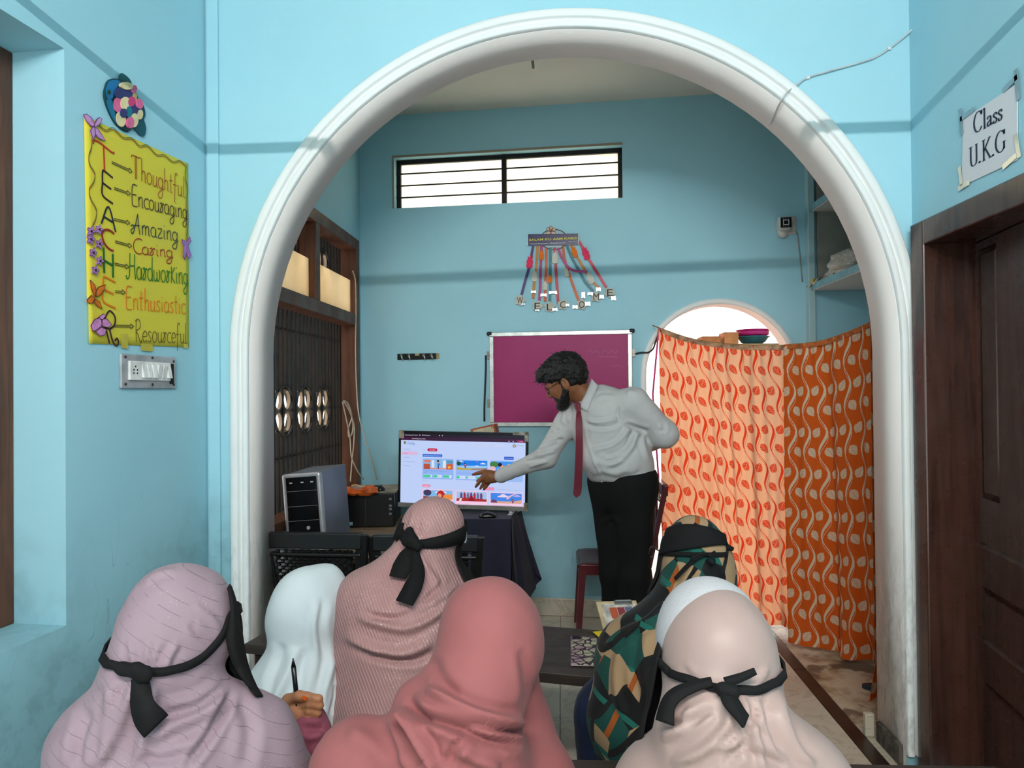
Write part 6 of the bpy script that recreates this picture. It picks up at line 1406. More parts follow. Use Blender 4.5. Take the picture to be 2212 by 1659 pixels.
def strap_on(surf, pxs, w, t=0.004, off=0.003):
    pts = []; nr = []
    for q in cr(pxs, 6):
        p, n_ = surf.hit(*q)
        if p is not None: pts.append(p + n_ * off); nr.append(n_)
    # smooth
    pts = np.array(pts); nr = np.array(nr)
    for _ in range(3): pts[1:-1] = pts[1:-1] * .5 + (pts[:-2] + pts[2:]) * .25; nr[1:-1] = nr[1:-1] * .5 + (nr[:-2] + nr[2:]) * .25
    return list(pts), list(nr)
def face_ring(surf, c, a0, a1, z0, z1, n=16, off=0.004):
    pts = []; nr = []
    for i in range(n + 1):
        a = a0 + (a1 - a0) * i / n; z = z0 + (z1 - z0) * i / n; p, n_ = surf.radial(c, a, z)
        if p is not None: pts.append(p + n_ * off); nr.append(n_)
    return pts, nr
def veil(surf, c, a0, a1, ztop, zbot, parent, base, name='face_veil', flare=0.05, mat=None, nu=24, nv=16):
    """cloth hanging in front of the face between bearings a0..a1 (from +Y towards +X)"""
    V = []; F = []
    for j in range(nv + 1):
        v = j / nv
        for i in range(nu + 1):
            u = i / nu; a = a0 + (a1 - a0) * u; zt_ = ztop(u) if callable(ztop) else ztop; zb_ = zbot(u) if callable(zbot) else zbot; z = zt_ + (zb_ - zt_) * v
            p, n_ = surf.radial(c, a, max(z, zt_ - 0.10))
            if p is None: p = np.array([c[0] + math.sin(a) * .1, c[1] + math.cos(a) * .1, z])
            r = math.hypot(p[0] - c[0], p[1] - c[1]) + 0.006 + flare * v * (0.6 + 0.4 * math.sin(u * 17))
            V.append((c[0] + math.sin(a) * r, c[1] + math.cos(a) * r, z))
    for j in range(nv):
        for i in range(nu): F.append((j * (nu + 1) + i, j * (nu + 1) + i + 1, (j + 1) * (nu + 1) + i + 1, (j + 1) * (nu + 1) + i))
    mb = MB(); mb.add(rel(V, base), F); o = mb.build(name, mat or M_BLACKC, parent, smooth=True); q_ = o.modifiers.new('t', 'SOLIDIFY'); q_.thickness = 0.003; return o
def tie(name, pts, nr, w, parent, base, mat=None, t=0.004):
    mb = MB(); mb.ribbon(rel(pts, base), w, t, nrm=nr); o = mb.build(name, mat or M_BLACKC, parent, smooth=True); return o
def tail_on(surf, pxs, off0, off1, parent, base, w, name='veil_tail', mat=None):
    """loose end of the tie, hanging just clear of the cloth"""
    pts = []; nr = []; C_ = cr(pxs, 6)
    for i, q in enumerate(C_):
        p, n_ = surf.hit(*q)
        if p is None: continue
        pts.append(p + n_ * (off0 + (off1 - off0) * i / len(C_))); nr.append(n_)
    pts = np.array(pts); nr = np.array(nr)
    for _ in range(30): pts[1:-1] = pts[1:-1] * .5 + (pts[:-2] + pts[2:]) * .25; nr[1:-1] = nr[1:-1] * .5 + (nr[:-2] + nr[2:]) * .25
    vw_ = _C - pts; vw_ /= np.linalg.norm(vw_, axis=1, keepdims=True); pts = pts + vw_ * .006
    ww = np.interp(np.linspace(0, 1, len(pts)), np.linspace(0, 1, len(w)), w) if isinstance(w, (list, tuple)) else [w] * len(pts)
    return tie(name, pts, nr, list(ww), parent, base, mat)
# ================================================================== DESKS AND BENCHES
def plank_desk(name, label, cat, NL, NR, depth, z, nplank, thick=0.035, legs=True, shelf=False):
    """long school desk or bench; NL, NR: near corners on the plan"""
    NL = np.array(NL[:2]); NR = np.array(NR[:2]); d = NR - NL; L = float(np.linalg.norm(d)); rz_ = math.atan2(d[1], d[0])
    t_ = thing(name, label, cat, (NL[0], NL[1], 0), rz_)
    pw_ = depth / nplank
    for k in range(nplank): MB().b2((0, k * pw_ + 0.001, z - thick), (L, (k + 1) * pw_ - 0.001, z + random.uniform(-.001, .001))).build('plank', M_DESK, t_, bevel=0.003)
    for x in ([0.03, L - 0.08] if L < 2.4 else [0.03, L / 2, L - 0.08]):
        for y in (0.02, depth - 0.06): MB().b2((x, y, 0), (x + 0.05, y + 0.04, z - thick)).build('leg', M_DESK, t_)
        MB().b2((x + 0.005, 0.02, z - thick - 0.05), (x + 0.045, depth - 0.02, z - thick)).build('cross_rail', M_DESK, t_)
    MB().b2((0.08, depth * .5 - .015, 0.10), (L - 0.08, depth * .5 + .015, 0.14)).build('stretcher', M_DESK, t_)
    if shelf: MB().b2((0.04, 0.06, z - 0.16), (L - 0.04, depth - 0.04, z - 0.145)).build('book_shelf', M_DESK, t_)
    return t_, (NL, d / L)
DZ2 = 0.60
nl = onz(527, 1391, DZ2); nr_ = onz(1290, 1463, DZ2); dd = (nr_ - nl)[:2]; dd = dd / np.linalg.norm(dd); far_r = nl[:2] + dd * 1.72
plank_desk('school_desk', 'dark plank school desk with the phone, before the second row', 'desk', nl, far_r, 0.44, DZ2, 2)
perp = np.array([-dd[1], dd[0]])
b0 = nl[:2] - perp * 0.46 + dd * 0.05
plank_desk('school_bench', 'dark plank bench under the second row of women', 'bench', b0, b0 + dd * 1.75, 0.24, 0.36, 1)
r1 = np.array(onz(1200, 1640, DZ2)[:2]); dfar = np.array([1.0, 0.02]); dfar /= np.linalg.norm(dfar)
d0 = r1 - dfar * 1.1 - np.array([0, 0.40]); 
plank_desk('school_desk', 'dark plank school desk along the bottom edge, before the front row', 'desk', d0, d0 + dfar * 2.15, 0.40, DZ2, 2)
plank_desk('school_bench', 'dark plank bench under the front row of women', 'bench', d0 - np.array([-0.0, 0.42]), d0 - np.array([0.0, 0.42]) + dfar * 2.15, 0.26, 0.38, 1)

# ================================================================== WOMAN IN LAVENDER (front row, left)
def V3(x, y, z): return np.array([x, y, z], float)
def woman(label, base): return thing('person', label, 'person', base)
base = V3(at(390, 1600, 1.14)[0], 1.14, 0.38); A = woman('woman in a lavender striped headscarf with a black veil tied behind', base)
hc = at(372, 1374, 1.2); yawA = math.radians(38)
S = SDF(hc + V3(-.42, -.30, -.62), hc + V3(.48, .38, .16), 0.006)
S.ell(hc + V3(.006, .012, .016), (.085, .103, .107), rotm(-yawA, 0, math.radians(-10)), 0.0)
S.ell(hc + V3(-.016, -.03, -.026), (.066, .068, .080), None, .035)
S.cap(at(305, 1465, 1.13), at(285, 1492, 1.12), .036, .042, .04)
sL, sR = at(222, 1630, 1.14), at(535, 1612, 1.24)
S.cap(hc + V3(-.006, 0, -.06), at(385, 1560, 1.18), .064, .084, .03); S.cap(sL, sR, .072, .078, .05); S.cap(at(395, 1700, 1.19), at(390, 1700, 1.19) - V3(0, .02, .25), .13, .18, .08)
S.cap(sL, sL + V3(-.055, .02, -.28), .068, .08, .05); S.cap(sR, at(640, 1760, 1.30), .076, .075, .05); S.cap(at(325, 1478, 1.15), at(240, 1590, 1.14), .062, .072, .05); S.cap(at(405, 1500, 1.19), at(520, 1592, 1.23), .050, .074, .035)
S.plane((0, 0, 0.56), (0, 0, 1), 0.03)
sf = S.mesh(); sf.relax(2)
sf.ripple(0.006, 9, 3.1); sf.ripple(0.0025, 24, 5.0)
sf.folds([([(300, 1470), (270, 1520), (240, 1600), (200, 1659)], 12, .012), ([(330, 1480), (320, 1560), (290, 1659)], 11, .010), ([(500, 1490), (470, 1560), (430, 1620), (400, 1659)], 9, -.013), ([(498, 1488), (440, 1540), (370, 1570), (320, 1600)], 12, .012), ([(480, 1470), (420, 1510), (360, 1520)], 10, .008),
          ([(240, 1480), (235, 1540), (215, 1620)], 12, .010), ([(190, 1530), (170, 1600), (165, 1659)], 12, -.010), ([(520, 1500), (540, 1580), (530, 1659)], 14, -.006), ([(355, 1448), (370, 1410), (385, 1390)], 7, .006), ([(290, 1440), (285, 1410), (280, 1380)], 6, .006), ([(315, 1440), (318, 1408), (322, 1385)], 5, .006), ([(335, 1442), (348, 1412), (356, 1396)], 5, -.005), ([(465, 1395), (430, 1370), (410, 1345)], 7, -.005), ([(478, 1360), (450, 1330), (420, 1310)], 7, .004), ([(310, 1262), (340, 1240), (380, 1232)], 6, .004), ([(430, 1620), (360, 1640), (300, 1640)], 10, -.008)])
sf.build('headscarf', M_LAV, A, base)
bd_ = seated_body(A, base, hc + V3(.005, .01, 0), .085, hc + V3(0, 0, -.17), sL + V3(.03, 0, -.04), sR + V3(-.03, 0, -.04), V3(base[0], base[1] - .0, .50), V3(sL[0] - .04, 1.25, .66), V3(sR[0] + .05, 1.40, .66), V3(sL[0] + .12, 1.45, .655), V3(sR[0] - .1, 1.52, .655), V3(base[0] - .12, 1.50, .44), V3(base[0] + .12, 1.52, .44), M_ABAYA, head_yaw=yawA); bd_.build('body', M_ABAYA, A, base)
p1, n1 = strap_on(sf, [(268, 1446), (300, 1449), (345, 1452), (392, 1442), (430, 1422), (462, 1392), (482, 1362), (492, 1330)], .02)
pe = p1[-1]; a_e = math.atan2(pe[0] - hc[0], pe[1] - hc[1]); ps_ = p1[0]; a_s = math.atan2(ps_[0] - hc[0], ps_[1] - hc[1]) 
p2, n2 = face_ring(sf, hc, a_e, a_s + (2 * math.pi if a_s > a_e else 0) - 2 * math.pi if False else a_s - 2 * math.pi if a_s > a_e else a_s, pe[2], ps_[2]) 
tie('veil_strap', p1 + p2, n1 + n2, .014, A, base, t=.004)
kp, kn = sf.hit(305, 1453); mb = MB(); 
K = SDF(kp - .07, kp + .07, .004); K.cap(at(262, 1444, kp[1] - .012), at(300, 1452, kp[1] - .014), .011, .010, .008); K.cap(at(298, 1447, kp[1] - .014), at(315, 1460, kp[1] - .014), .0125, .010, .008); K.cap(at(302, 1468, kp[1] - .012), at(318, 1450, kp[1] - .012), .008, .008, .006); ks = K.mesh(); ks.ripple(.002, 60); ks.build('veil_knot', M_BLACKC, A, base)
tail_on(sf, [(300, 1462), (308, 1490), (318, 1525), (325, 1562)], .006, .012, A, base, [.022, .030, .040, .044])
veil(sf, hc, yawA - math.radians(62), yawA + math.radians(18), lambda u: hc[2] + .012, lambda u: hc[2] - .19, A, base, flare=.06)
inn = [(488, 1268), (491, 1300), (487, 1345), (482, 1372), (488, 1405), (500, 1438), (514, 1464), (530, 1486)]; out = [(491, 1266), (502, 1300), (512, 1350), (519, 1395), (526, 1430), (536, 1460), (547, 1484), (560, 1506)]
I_, O_ = cr(inn, 4), cr(out, 4); V = []; last = None
for q, r in zip(I_, O_):
    p, n_ = sf.hit(*q); p = last if p is None else p + n_ * .010
    if p is None: p = at(q[0], q[1], 1.24)
    last = p; o_ = at(r[0] + 6, r[1], 1.225)
    for j in range(7): v = j / 6; V.append(p * (1 - v) + o_ * v + np.array([.006, -.020, 0]) * math.sin(math.pi * v))
mb = MB(); mb.add(rel(V, base), [(i * 7 + j, i * 7 + j + 1, (i + 1) * 7 + j + 1, (i + 1) * 7 + j) for i in range(len(I_) - 1) for j in range(6)]); o = mb.build('veil_side', M_BLACKC, A, smooth=True); q_ = o.modifiers.new('t', 'SOLIDIFY'); q_.thickness = .003

# ================================================================== WOMAN IN ROSE PINK (front row, middle)
base = V3(at(1000, 1600, 1.18)[0], 1.18, 0.38); B = woman('woman in a plain rose pink headscarf holding a black pen', base)
hc = at(1063, 1380, 1.3); yawB = math.radians(-6)
S = SDF(hc + V3(-.50, -.36, -.62), hc + V3(.34, .38, .16), 0.006)
S.ell(hc, (.097, .114, .114), rotm(0, 0, math.radians(-8)), 0.0); S.ell(hc + V3(-.018, -.035, -.045), (.078, .07, .09), None, .04)
sL, sR = at(782, 1668, 1.22), at(1150, 1690, 1.30)
S.cap(hc + V3(-.02, -.02, -.06), at(1026, 1500, 1.24), .076, .086, .03); S.cap(at(1026, 1500, 1.24), at(1000, 1580, 1.2), .084, .10, .03); S.cap(sL, sR, .078, .078, .045); S.cap(at(985, 1760, 1.22), at(985, 1760, 1.22) - V3(0, .02, .2), .14, .19, .08)
S.cap(at(900, 1520, 1.235), at(905, 1560, 1.225), .038, .05, .045); S.cap(sL, sL + V3(-.06, .06, -.22), .075, .08, .06); S.cap(sR, sR + V3(.05, .08, -.2), .06, .07, .05); S.cap(at(1130, 1480, 1.33), at(1150, 1600, 1.36), .03, .05, .03)
S.plane((0, 0, 0.56), (0, 0, 1), 0.03)
sf = S.mesh(); sf.relax(2); sf.ripple(.006, 8, 9.0); sf.ripple(.002, 22, 2.0)
sf.folds([([(880, 1510), (905, 1540), (960, 1560), (1010, 1580), (1060, 1600), (1130, 1610)], 11, -0.0224), ([(870, 1530), (900, 1580), (930, 1640), (940, 1659)], 10, 0.0196), ([(920, 1490), (960, 1510), (1020, 1540), (1080, 1555), (1130, 1560)], 12, 0.0168), ([(1125, 1400), (1134, 1440), (1140, 1490), (1132, 1530)], 11, -.006), ([(860, 1545), (880, 1600), (900, 1659)], 9, -0.0196), ([(980, 1610), (1030, 1640), (1080, 1659)], 14, 0.0140), ([(1005, 1560), (1075, 1575), (1140, 1580)], 7, -0.0140), ([(750, 1580), (800, 1610), (840, 1659)], 20, 0.0084), ([(935, 1420), (950, 1460), (990, 1500)], 12, -0.0056), ([(1010, 1590), (980, 1620), (965, 1659)], 9, -0.0126)])
sf.build('headscarf', M_PINK, B, base)
elb = V3(at(735, 1720, 1.46)[0], 1.46, .65); wr = at(668, 1556, 1.50)
bd_ = seated_body(B, base, hc, .085, hc + V3(-.01, 0, -.17), sL + V3(.03, 0, -.05), sR + V3(-.03, 0, -.05), V3(base[0], base[1], .50), elb + V3(.02, -.03, -.0), V3(sR[0] + .06, 1.40, .66), wr + V3(.008, 0, -.02), V3(sR[0] - .08, 1.52, .655), V3(base[0] - .12, 1.54, .44), V3(base[0] + .12, 1.56, .44), M_ABAYA, head_yaw=yawB); bd_.build('body', M_ABAYA, B, base)
Sv = SDF(np.minimum(sL, np.minimum(elb, wr)) - .12, np.maximum(sL, np.maximum(elb, wr)) + .12, .006); Sv.cap(sL + V3(.0, .02, -.1), elb, .055, .055, .04); Sv.cap(elb, wr - (wr - elb) * .06, .056, .034, .05); Sv.cap(wr - (wr - elb) * .14, wr - (wr - elb) * .03, .040, .036, .012)
ss = Sv.mesh(); ss.ripple(.007, 16, 1.0); ss.folds([([(655, 1570), (680, 1575), (700, 1570)], 7, -.006), ([(660, 1600), (690, 1590), (715, 1610)], 8, .008), ([(680, 1640), (700, 1610), (700, 1580)], 7, -.008)]); ss.build('sleeve', M_MAUVE, B, base)
# left hand holding a pen upright
Hd = SDF(wr - .16, wr + .16, .0028)
P0 = wr; pal = at(640, 1528, 1.50)
Hd.cap(P0, pal, .024, .026, .012); Hd.cap(at(650, 1540, 1.49), at(612, 1530, 1.50), .022, .020, .012)
for (a_, b_, c_, d_, r_) in (((640, 1520), (662, 1505), (688, 1510), (690, 1520), .0098), ((642, 1528), (668, 1520), (690, 1524), (680, 1532), .0098), ((645, 1538), (668, 1536), (686, 1540), (676, 1546), .0092), ((648, 1548), (666, 1550), (682, 1553), (672, 1556), .0085)):
    q = [at(a_[0], a_[1], 1.492), at(b_[0], b_[1], 1.475), at(c_[0], c_[1], 1.482), at(d_[0], d_[1], 1.50)]; Hd.chain(q, [r_ * 1.1, r_, r_ * .95, r_ * .8], .003)
Hd.chain([at(612, 1530, 1.50), at(622, 1512, 1.485), at(645, 1503, 1.475), at(664, 1507, 1.472)], [.015, .012, .0105, .0085], .006); hs = Hd.mesh(); hs.build('hand', M_SKIN2, B, base)
MB().box(rel([at(658, 1508, 1.462)], base)[0], (.010, .003, .008), (0, .4, 0)).build('painted_nail', P((214, 90, 30), .3), B)
pn = thing('pen', 'black pen held upright in the hand of the rose pink woman', 'pen', at(641, 1512, 1.478)); pb_ = np.array(pn.location); pq = [at(633, 1422, 1.47), at(634, 1440, 1.471), at(640, 1500, 1.478), at(644, 1540, 1.482)]
MB().tube(rel(pq[1:], pb_), .0052, 10).build('barrel', P((16, 16, 18), .3), pn, smooth=True); MB().tube(rel([pq[0], pq[1]], pb_), [.0012, .005], 10).build('tip', P((16, 16, 18), .3), pn, smooth=True)

# ================================================================== WOMAN IN PALE SATIN (front row, right)
base = V3(at(1570, 1640, 1.08)[0], 1.06, 0.38); Cw = woman('woman in a pale pink satin headscarf over a white undercap', base)
hc = at(1550, 1408, 1.13); yawC = math.radians(-14)
S = SDF(hc + V3(-.34, -.34, -.62), hc + V3(.42, .36, .16), 0.0055)
S.ell(hc + V3(.0, -.004, -.004), (.087, .104, .104), rotm(0, math.radians(-14), 0), 0.0); S.ell(hc + V3(.004, -.042, -.04), (.066, .05, .066), None, .03)
sL, sR = at(1440, 1715, 1.10), at(1705, 1705, 1.06)
S.cap(hc + V3(.0, -.025, -.06), at(1560, 1580, 1.06), .077, .096, .035); S.cap(at(1560, 1580, 1.06), sR, .07, .07, .04); S.cap(sL, sR, .07, .072, .05); S.cap(at(1585, 1800, 1.08), at(1585, 1800, 1.08) - V3(0, .02, .15), .14, .18, .08)
S.cap(sR, sR + V3(.07, .05, -.2), .07, .08, .06); S.cap(sL, sL + V3(-.05, .08, -.2), .065, .08, .05); S.plane((0, 0, 0.56), (0, 0, 1), 0.03)
sf = S.mesh(); sf.relax(2); sf.ripple(.004, 9, 4.0)
sf.folds([([(1600, 1500), (1620, 1560), (1640, 1620), (1650, 1659)], 9, 0.0097), ([(1650, 1500), (1665, 1560), (1690, 1630)], 8, -0.0081), ([(1680, 1490), (1690, 1550), (1720, 1620), (1760, 1659)], 10, 0.0097), ([(1580, 1520), (1570, 1570), (1520, 1620), (1450, 1650)], 12, 0.0097), ([(1500, 1530), (1470, 1570), (1430, 1600)], 10, 0.0081), ([(1420, 1560), (1480, 1560), (1540, 1530)], 9, -0.0073), ([(1630, 1520), (1610, 1600), (1560, 1659)], 9, -0.0081), ([(1540, 1620), (1600, 1600), (1640, 1560)], 9, 0.0064), ([(1660, 1440), (1640, 1470), (1620, 1490)], 7, 0.0040), ([(1470, 1440), (1500, 1470), (1530, 1480)], 7, -0.0032), ([(1610, 1620), (1660, 1640), (1700, 1659)], 10, -0.0064)])
sf.build('headscarf', M_SATIN, Cw, base)
Cp = SDF(hc - .16, hc + .16, .005); Cp.ell(hc + V3(-.006, .026, .010), (.085, .096, .098), rotm(0, 0, 0), 0.0); Cp.plane(hc + V3(0, 0, -.06), (0, .25, 1), .01); cs = Cp.mesh(); cs.build('undercap', M_UNDERCAP, Cw, base)
bd_ = seated_body(Cw, base, hc + V3(0, .012, 0), .082, hc + V3(0, 0, -.17), sL + V3(.03, 0, -.05), sR + V3(-.03, 0, -.05), V3(base[0], base[1], .50), V3(sL[0] - .05, 1.25, .66), V3(sR[0] + .05, 1.25, .66), V3(sL[0] + .1, 1.42, .655), V3(sR[0] - .12, 1.42, .655), V3(base[0] - .12, 1.42, .44), V3(base[0] + .12, 1.42, .44), M_ABAYA, head_yaw=yawC); bd_.build('body', M_ABAYA, Cw, base)
p1, n1 = strap_on(sf, [(1452, 1455), (1480, 1468), (1515, 1482), (1550, 1490), (1600, 1494), (1645, 1488), (1676, 1472)], .02)
pe, ps_ = p1[-1], p1[0]; a_e = math.atan2(pe[0] - hc[0], pe[1] - hc[1]); a_s = math.atan2(ps_[0] - hc[0], ps_[1] - hc[1])
if a_e < 0: a_e += 2 * math.pi
if a_s < 0: a_s += 2 * math.pi
p2, n2 = face_ring(sf, hc, a_e, a_s - 2 * math.pi, pe[2], ps_[2])
tie('veil_strap', p1 + p2, n1 + n2, .012, Cw, base, t=.0035)
kp, kn = sf.hit(1572, 1493)
tail_on(sf, [(1565, 1480), (1590, 1472), (1605, 1460), (1618, 1448)], .008, .014, Cw, base, [.012, .012, .011, .009], 'veil_loop')
tail_on(sf, [(1540, 1478), (1500, 1490), (1470, 1505), (1455, 1525), (1446, 1548)], .006, .012, Cw, base, [.012, .018, .026, .028])
tail_on(sf, [(1566, 1495), (1572, 1515), (1582, 1540), (1590, 1558)], .006, .012, Cw, base, [.016, .022, .024, .024])
K = SDF(kp - .05, kp + .05, .0035); K.cap(at(1562, 1490, kp[1] - .010), at(1582, 1494, kp[1] - .012), .011, .011, .006); K.build = None; ks = K.mesh(); ks.build('veil_knot', M_BLACKC, Cw, base)
veil(sf, hc, yawC - math.radians(88), yawC + math.radians(86), lambda u: hc[2] - .01 + .02 * (u < .2), lambda u: hc[2] - .16 - .05 * u, Cw, base, flare=.05)
# ================================================================== SECOND ROW: WOMAN IN SEQUINED PINK
bz2 = .36
base = V3(at(880, 1500, 2.0)[0], 2.02, bz2); D = woman('woman in a glittering ribbed pink headscarf with a long black bow', base)
hc = at(935, 1146, 2.16); yawD = math.radians(30)
S = SDF(V3(hc[0] - .45, 1.72, .40), hc + V3(.36, .42, .16), 0.0075)
S.ell(hc + V3(0, 0, .004), (.093, .105, .10), rotm(-yawD), 0.0); S.ell(hc + V3(-.03, -.03, -.05), (.06, .06, .06), None, .05)
sL, sR = at(800, 1320, 2.06), at(985, 1330, 2.16)
S.cap(hc + V3(-.01, -.02, -.06), at(905, 1290, 2.08), .06, .10, .05); S.cap(sL + V3(.02, 0, 0), sR, .10, .09, .09); S.cap(at(870, 1380, 2.02), at(862, 1560, 1.99), .165, .18, .10, ((0, 1, 0), .9)); S.cap(at(892, 1195, 2.10), at(815, 1290, 2.06), .052, .095, .05); S.cap(at(940, 1215, 2.14), at(975, 1300, 2.15), .05, .08, .04); S.cap(sL, at(760, 1480, 2.05), .075, .085, .08); S.cap(sR, at(1010, 1480, 2.2), .07, .08, .06)
S.cap(at(862, 1560, 1.99), at(862, 1680, 1.99), .18, .19, .05, ((0, 1, 0), .9)); S.plane((0, 0, .50), (0, 0, 1), .03)
sf = S.mesh(); sf.relax(2); sf.ripple(.007, 8, 1.5); sf.ripple(.002, 25, 1.0)
sf.folds([([(770, 1330), (820, 1350), (880, 1358), (940, 1330), (975, 1290)], 8, .014), ([(745, 1370), (800, 1400), (870, 1410), (935, 1385)], 10, .016), ([(760, 1395), (820, 1420), (890, 1428), (940, 1410)], 7, -.012), ([(905, 1200), (930, 1240), (950, 1270)], 7, .008), ([(960, 1255), (925, 1290), (910, 1300)], 5, -.008), ([(992, 1262), (955, 1290), (930, 1310)], 7, .012), ([(790, 1330), (850, 1335), (900, 1320)], 6, -.008), ([(880, 1150), (890, 1120), (893, 1105)], 4, .006), ([(905, 1155), (905, 1130), (912, 1112)], 4, -.005), ([(960, 1150), (950, 1135), (940, 1125)], 4, -.004)])
sf.build('headscarf', M_SEQ, D, base)
bd_ = seated_body(D, base, hc + V3(.01, .01, 0), .08, hc + V3(-.01, -.02, -.17), sL + V3(.05, 0, -.06), sR + V3(-.03, 0, -.06), V3(base[0], base[1] - .02, .47), V3(sL[0] - .0, 2.25, .64), V3(sR[0] + .06, 2.36, .66), V3(sL[0] + .12, 2.48, .64), V3(sR[0] - .02, 2.55, .64), V3(base[0] - .10, 2.36, .42), V3(base[0] + .14, 2.38, .42), M_ABAYA, head_yaw=yawD); bd_.build('body', M_ABAYA, D, base)
p1, n1 = strap_on(sf, [(868, 1152), (880, 1168), (898, 1176), (925, 1174), (960, 1168), (990, 1158), (1000, 1150)], .02, off=.004)
pe, ps_ = p1[-1], p1[0]; a_e = math.atan2(pe[0] - hc[0], pe[1] - hc[1]); a_s = math.atan2(ps_[0] - hc[0], ps_[1] - hc[1])
if a_e < 0: a_e += 2 * math.pi
if a_s < 0: a_s += 2 * math.pi
p2, n2 = face_ring(sf, hc, a_e, a_s - 2 * math.pi if a_s > a_e else a_s, pe[2], ps_[2])
ww = list(np.interp(np.linspace(0, 1, len(p1)), [0, .3, .5, 1], [.03, .02, .03, .055])) + [.055] * len(p2)
tie('veil_strap', p1 + p2, n1 + n2, ww, D, base, t=.005)
tail_on(sf, [(895, 1180), (880, 1205), (870, 1230), (860, 1256)], .008, .016, D, base, [.022, .05, .056, .048])
tail_on(sf, [(898, 1180), (897, 1215), (905, 1245), (892, 1275), (875, 1313)], .012, .020, D, base, [.018, .028, .04, .05, .05])
kp, kn = sf.hit(895, 1176); K = SDF(kp - .09, kp + .09, .005); K.cap(at(885, 1147, kp[1] - .02), at(890, 1165, kp[1] - .022), .013, .017, .01); K.cap(at(880, 1168, kp[1] - .02), at(903, 1180, kp[1] - .024), .018, .016, .012); ks = K.mesh(); ks.ripple(.003, 50); ks.build('veil_knot', M_BLACKC, D, base)
veil(sf, hc, yawD - math.radians(50), yawD + math.radians(88), lambda u: hc[2] - .02 - .02 * u, lambda u: hc[2] - .22 + .02 * u, D, base, flare=.03)
MB().box(rel([at(1006, 1160, 2.2)], base)[0], (.004, .03, .03)).build('glasses_arm', P((200, 200, 205), .3), D)

# ================================================================== SECOND ROW: CHILD IN WHITE
base = V3(at(650, 1500, 1.98)[0], 2.06, bz2); Fc = woman('child in a plain white cotton headscarf beside the glittering pink woman', base)
hc = at(668, 1304, 2.02); yawF = math.radians(32)
S = SDF(V3(hc[0] - .32, 1.76, .40), hc + V3(.32, .36, .15), 0.007)
S.ell(hc, (.088, .108, .112), rotm(-yawF, 0, 0), 0.0); S.ell(hc + V3(-.02, -.03, -.05), (.08, .075, .09), None, .06); S.ell(hc + V3(.045, .05, .012), (.05, .05, .085), None, .04)
sL, sR = at(610, 1500, 2.0), at(730, 1500, 2.06)
S.cap(hc + V3(-.01, 0, -.08), at(660, 1470, 2.0), .08, .11, .07); S.cap(sL, sR, .085, .08, .09); S.cap(at(655, 1520, 2.0), at(650, 1680, 2.0), .14, .17, .09); S.cap(sL, at(590, 1620, 2.03), .06, .08, .06); S.plane((0, 0, .44), (0, 0, 1), .03)
sf = S.mesh(); sf.relax(2); sf.ripple(.007, 9, 6.0)
sf.folds([([(640, 1400), (620, 1460), (590, 1520), (575, 1560)], 9, .012), ([(700, 1290), (690, 1350), (700, 1420), (690, 1490)], 8, -.007), ([(690, 1300), (680, 1360), (685, 1420)], 8, .006), ([(660, 1400), (650, 1470), (640, 1560)], 9, -.008), ([(720, 1420), (700, 1500), (700, 1560)], 9, .010), ([(610, 1390), (600, 1430), (575, 1490)], 8, -.008), ([(715, 1545), (725, 1510), (728, 1480)], 5, -.010)])
sf.build('headscarf', M_WHITEC, Fc, base)
bd_ = seated_body(Fc, base, hc + V3(.01, .012, 0), .078, hc + V3(0, 0, -.15), sL + V3(.04, 0, -.05), sR + V3(-.03, 0, -.05), V3(base[0], base[1] - .03, .45), V3(sL[0] - .0, 2.22, .60), V3(sR[0] + .02, 2.28, .62), V3(sL[0] + .1, 2.44, .635), V3(sR[0] - .02, 2.46, .635), V3(base[0] - .08, 2.36, .40), V3(base[0] + .08, 2.36, .40), M_WHITEC, head_yaw=yawF); bd_.build('body', M_WHITEC, Fc, base)

# ================================================================== SECOND ROW: WOMAN IN PRINTED GREEN
base = V3(at(1450, 1500, 1.95)[0], 1.93, bz2); G = woman('woman in a green, black and beige printed headscarf wearing glasses', base)
hc = at(1500, 1192, 2.0); yawG = math.radians(-34)
S = SDF(V3(hc[0] - .50, 1.62, .36), hc + V3(.34, .40, .15), 0.0075)
S.ell(hc, (.078, .092, .102), rotm(-yawG), 0.0); S.ell(hc + V3(.03, -.03, -.06), (.074, .07, .09), None, .05)
sL, sR = at(1365, 1420, 1.96), at(1600, 1400, 1.95)
S.cap(hc + V3(.0, -.01, -.07), at(1490, 1350, 1.95), .085, .11, .06); S.cap(sL, sR, .085, .085, .09); S.cap(at(1460, 1430, 1.92), at(1440, 1640, 1.9), .15, .17, .10); S.cap(sL, at(1350, 1560, 1.92), .075, .085, .07); S.cap(at(1350, 1560, 1.92), at(1390, 1640, 1.9), .085, .08, .06); S.cap(sR, at(1650, 1560, 1.95), .07, .07, .06); S.plane((0, 0, .46), (0, 0, 1), .03)
sf = S.mesh(); sf.relax(2); sf.ripple(.006, 9, 8.0)
sf.folds([([(1440, 1300), (1400, 1340), (1340, 1370), (1310, 1400)], 8, .012), ([(1500, 1220), (1470, 1270), (1440, 1320)], 7, .008), ([(1530, 1210), (1560, 1260), (1600, 1310)], 7, -.008), ([(1380, 1360), (1370, 1440), (1380, 1520)], 9, -.008), ([(1340, 1390), (1330, 1470), (1345, 1550)], 9, .008), ([(1500, 1240), (1490, 1290), (1450, 1340)], 6, -.008)])
sf.build('headscarf', M_GRN, G, base)
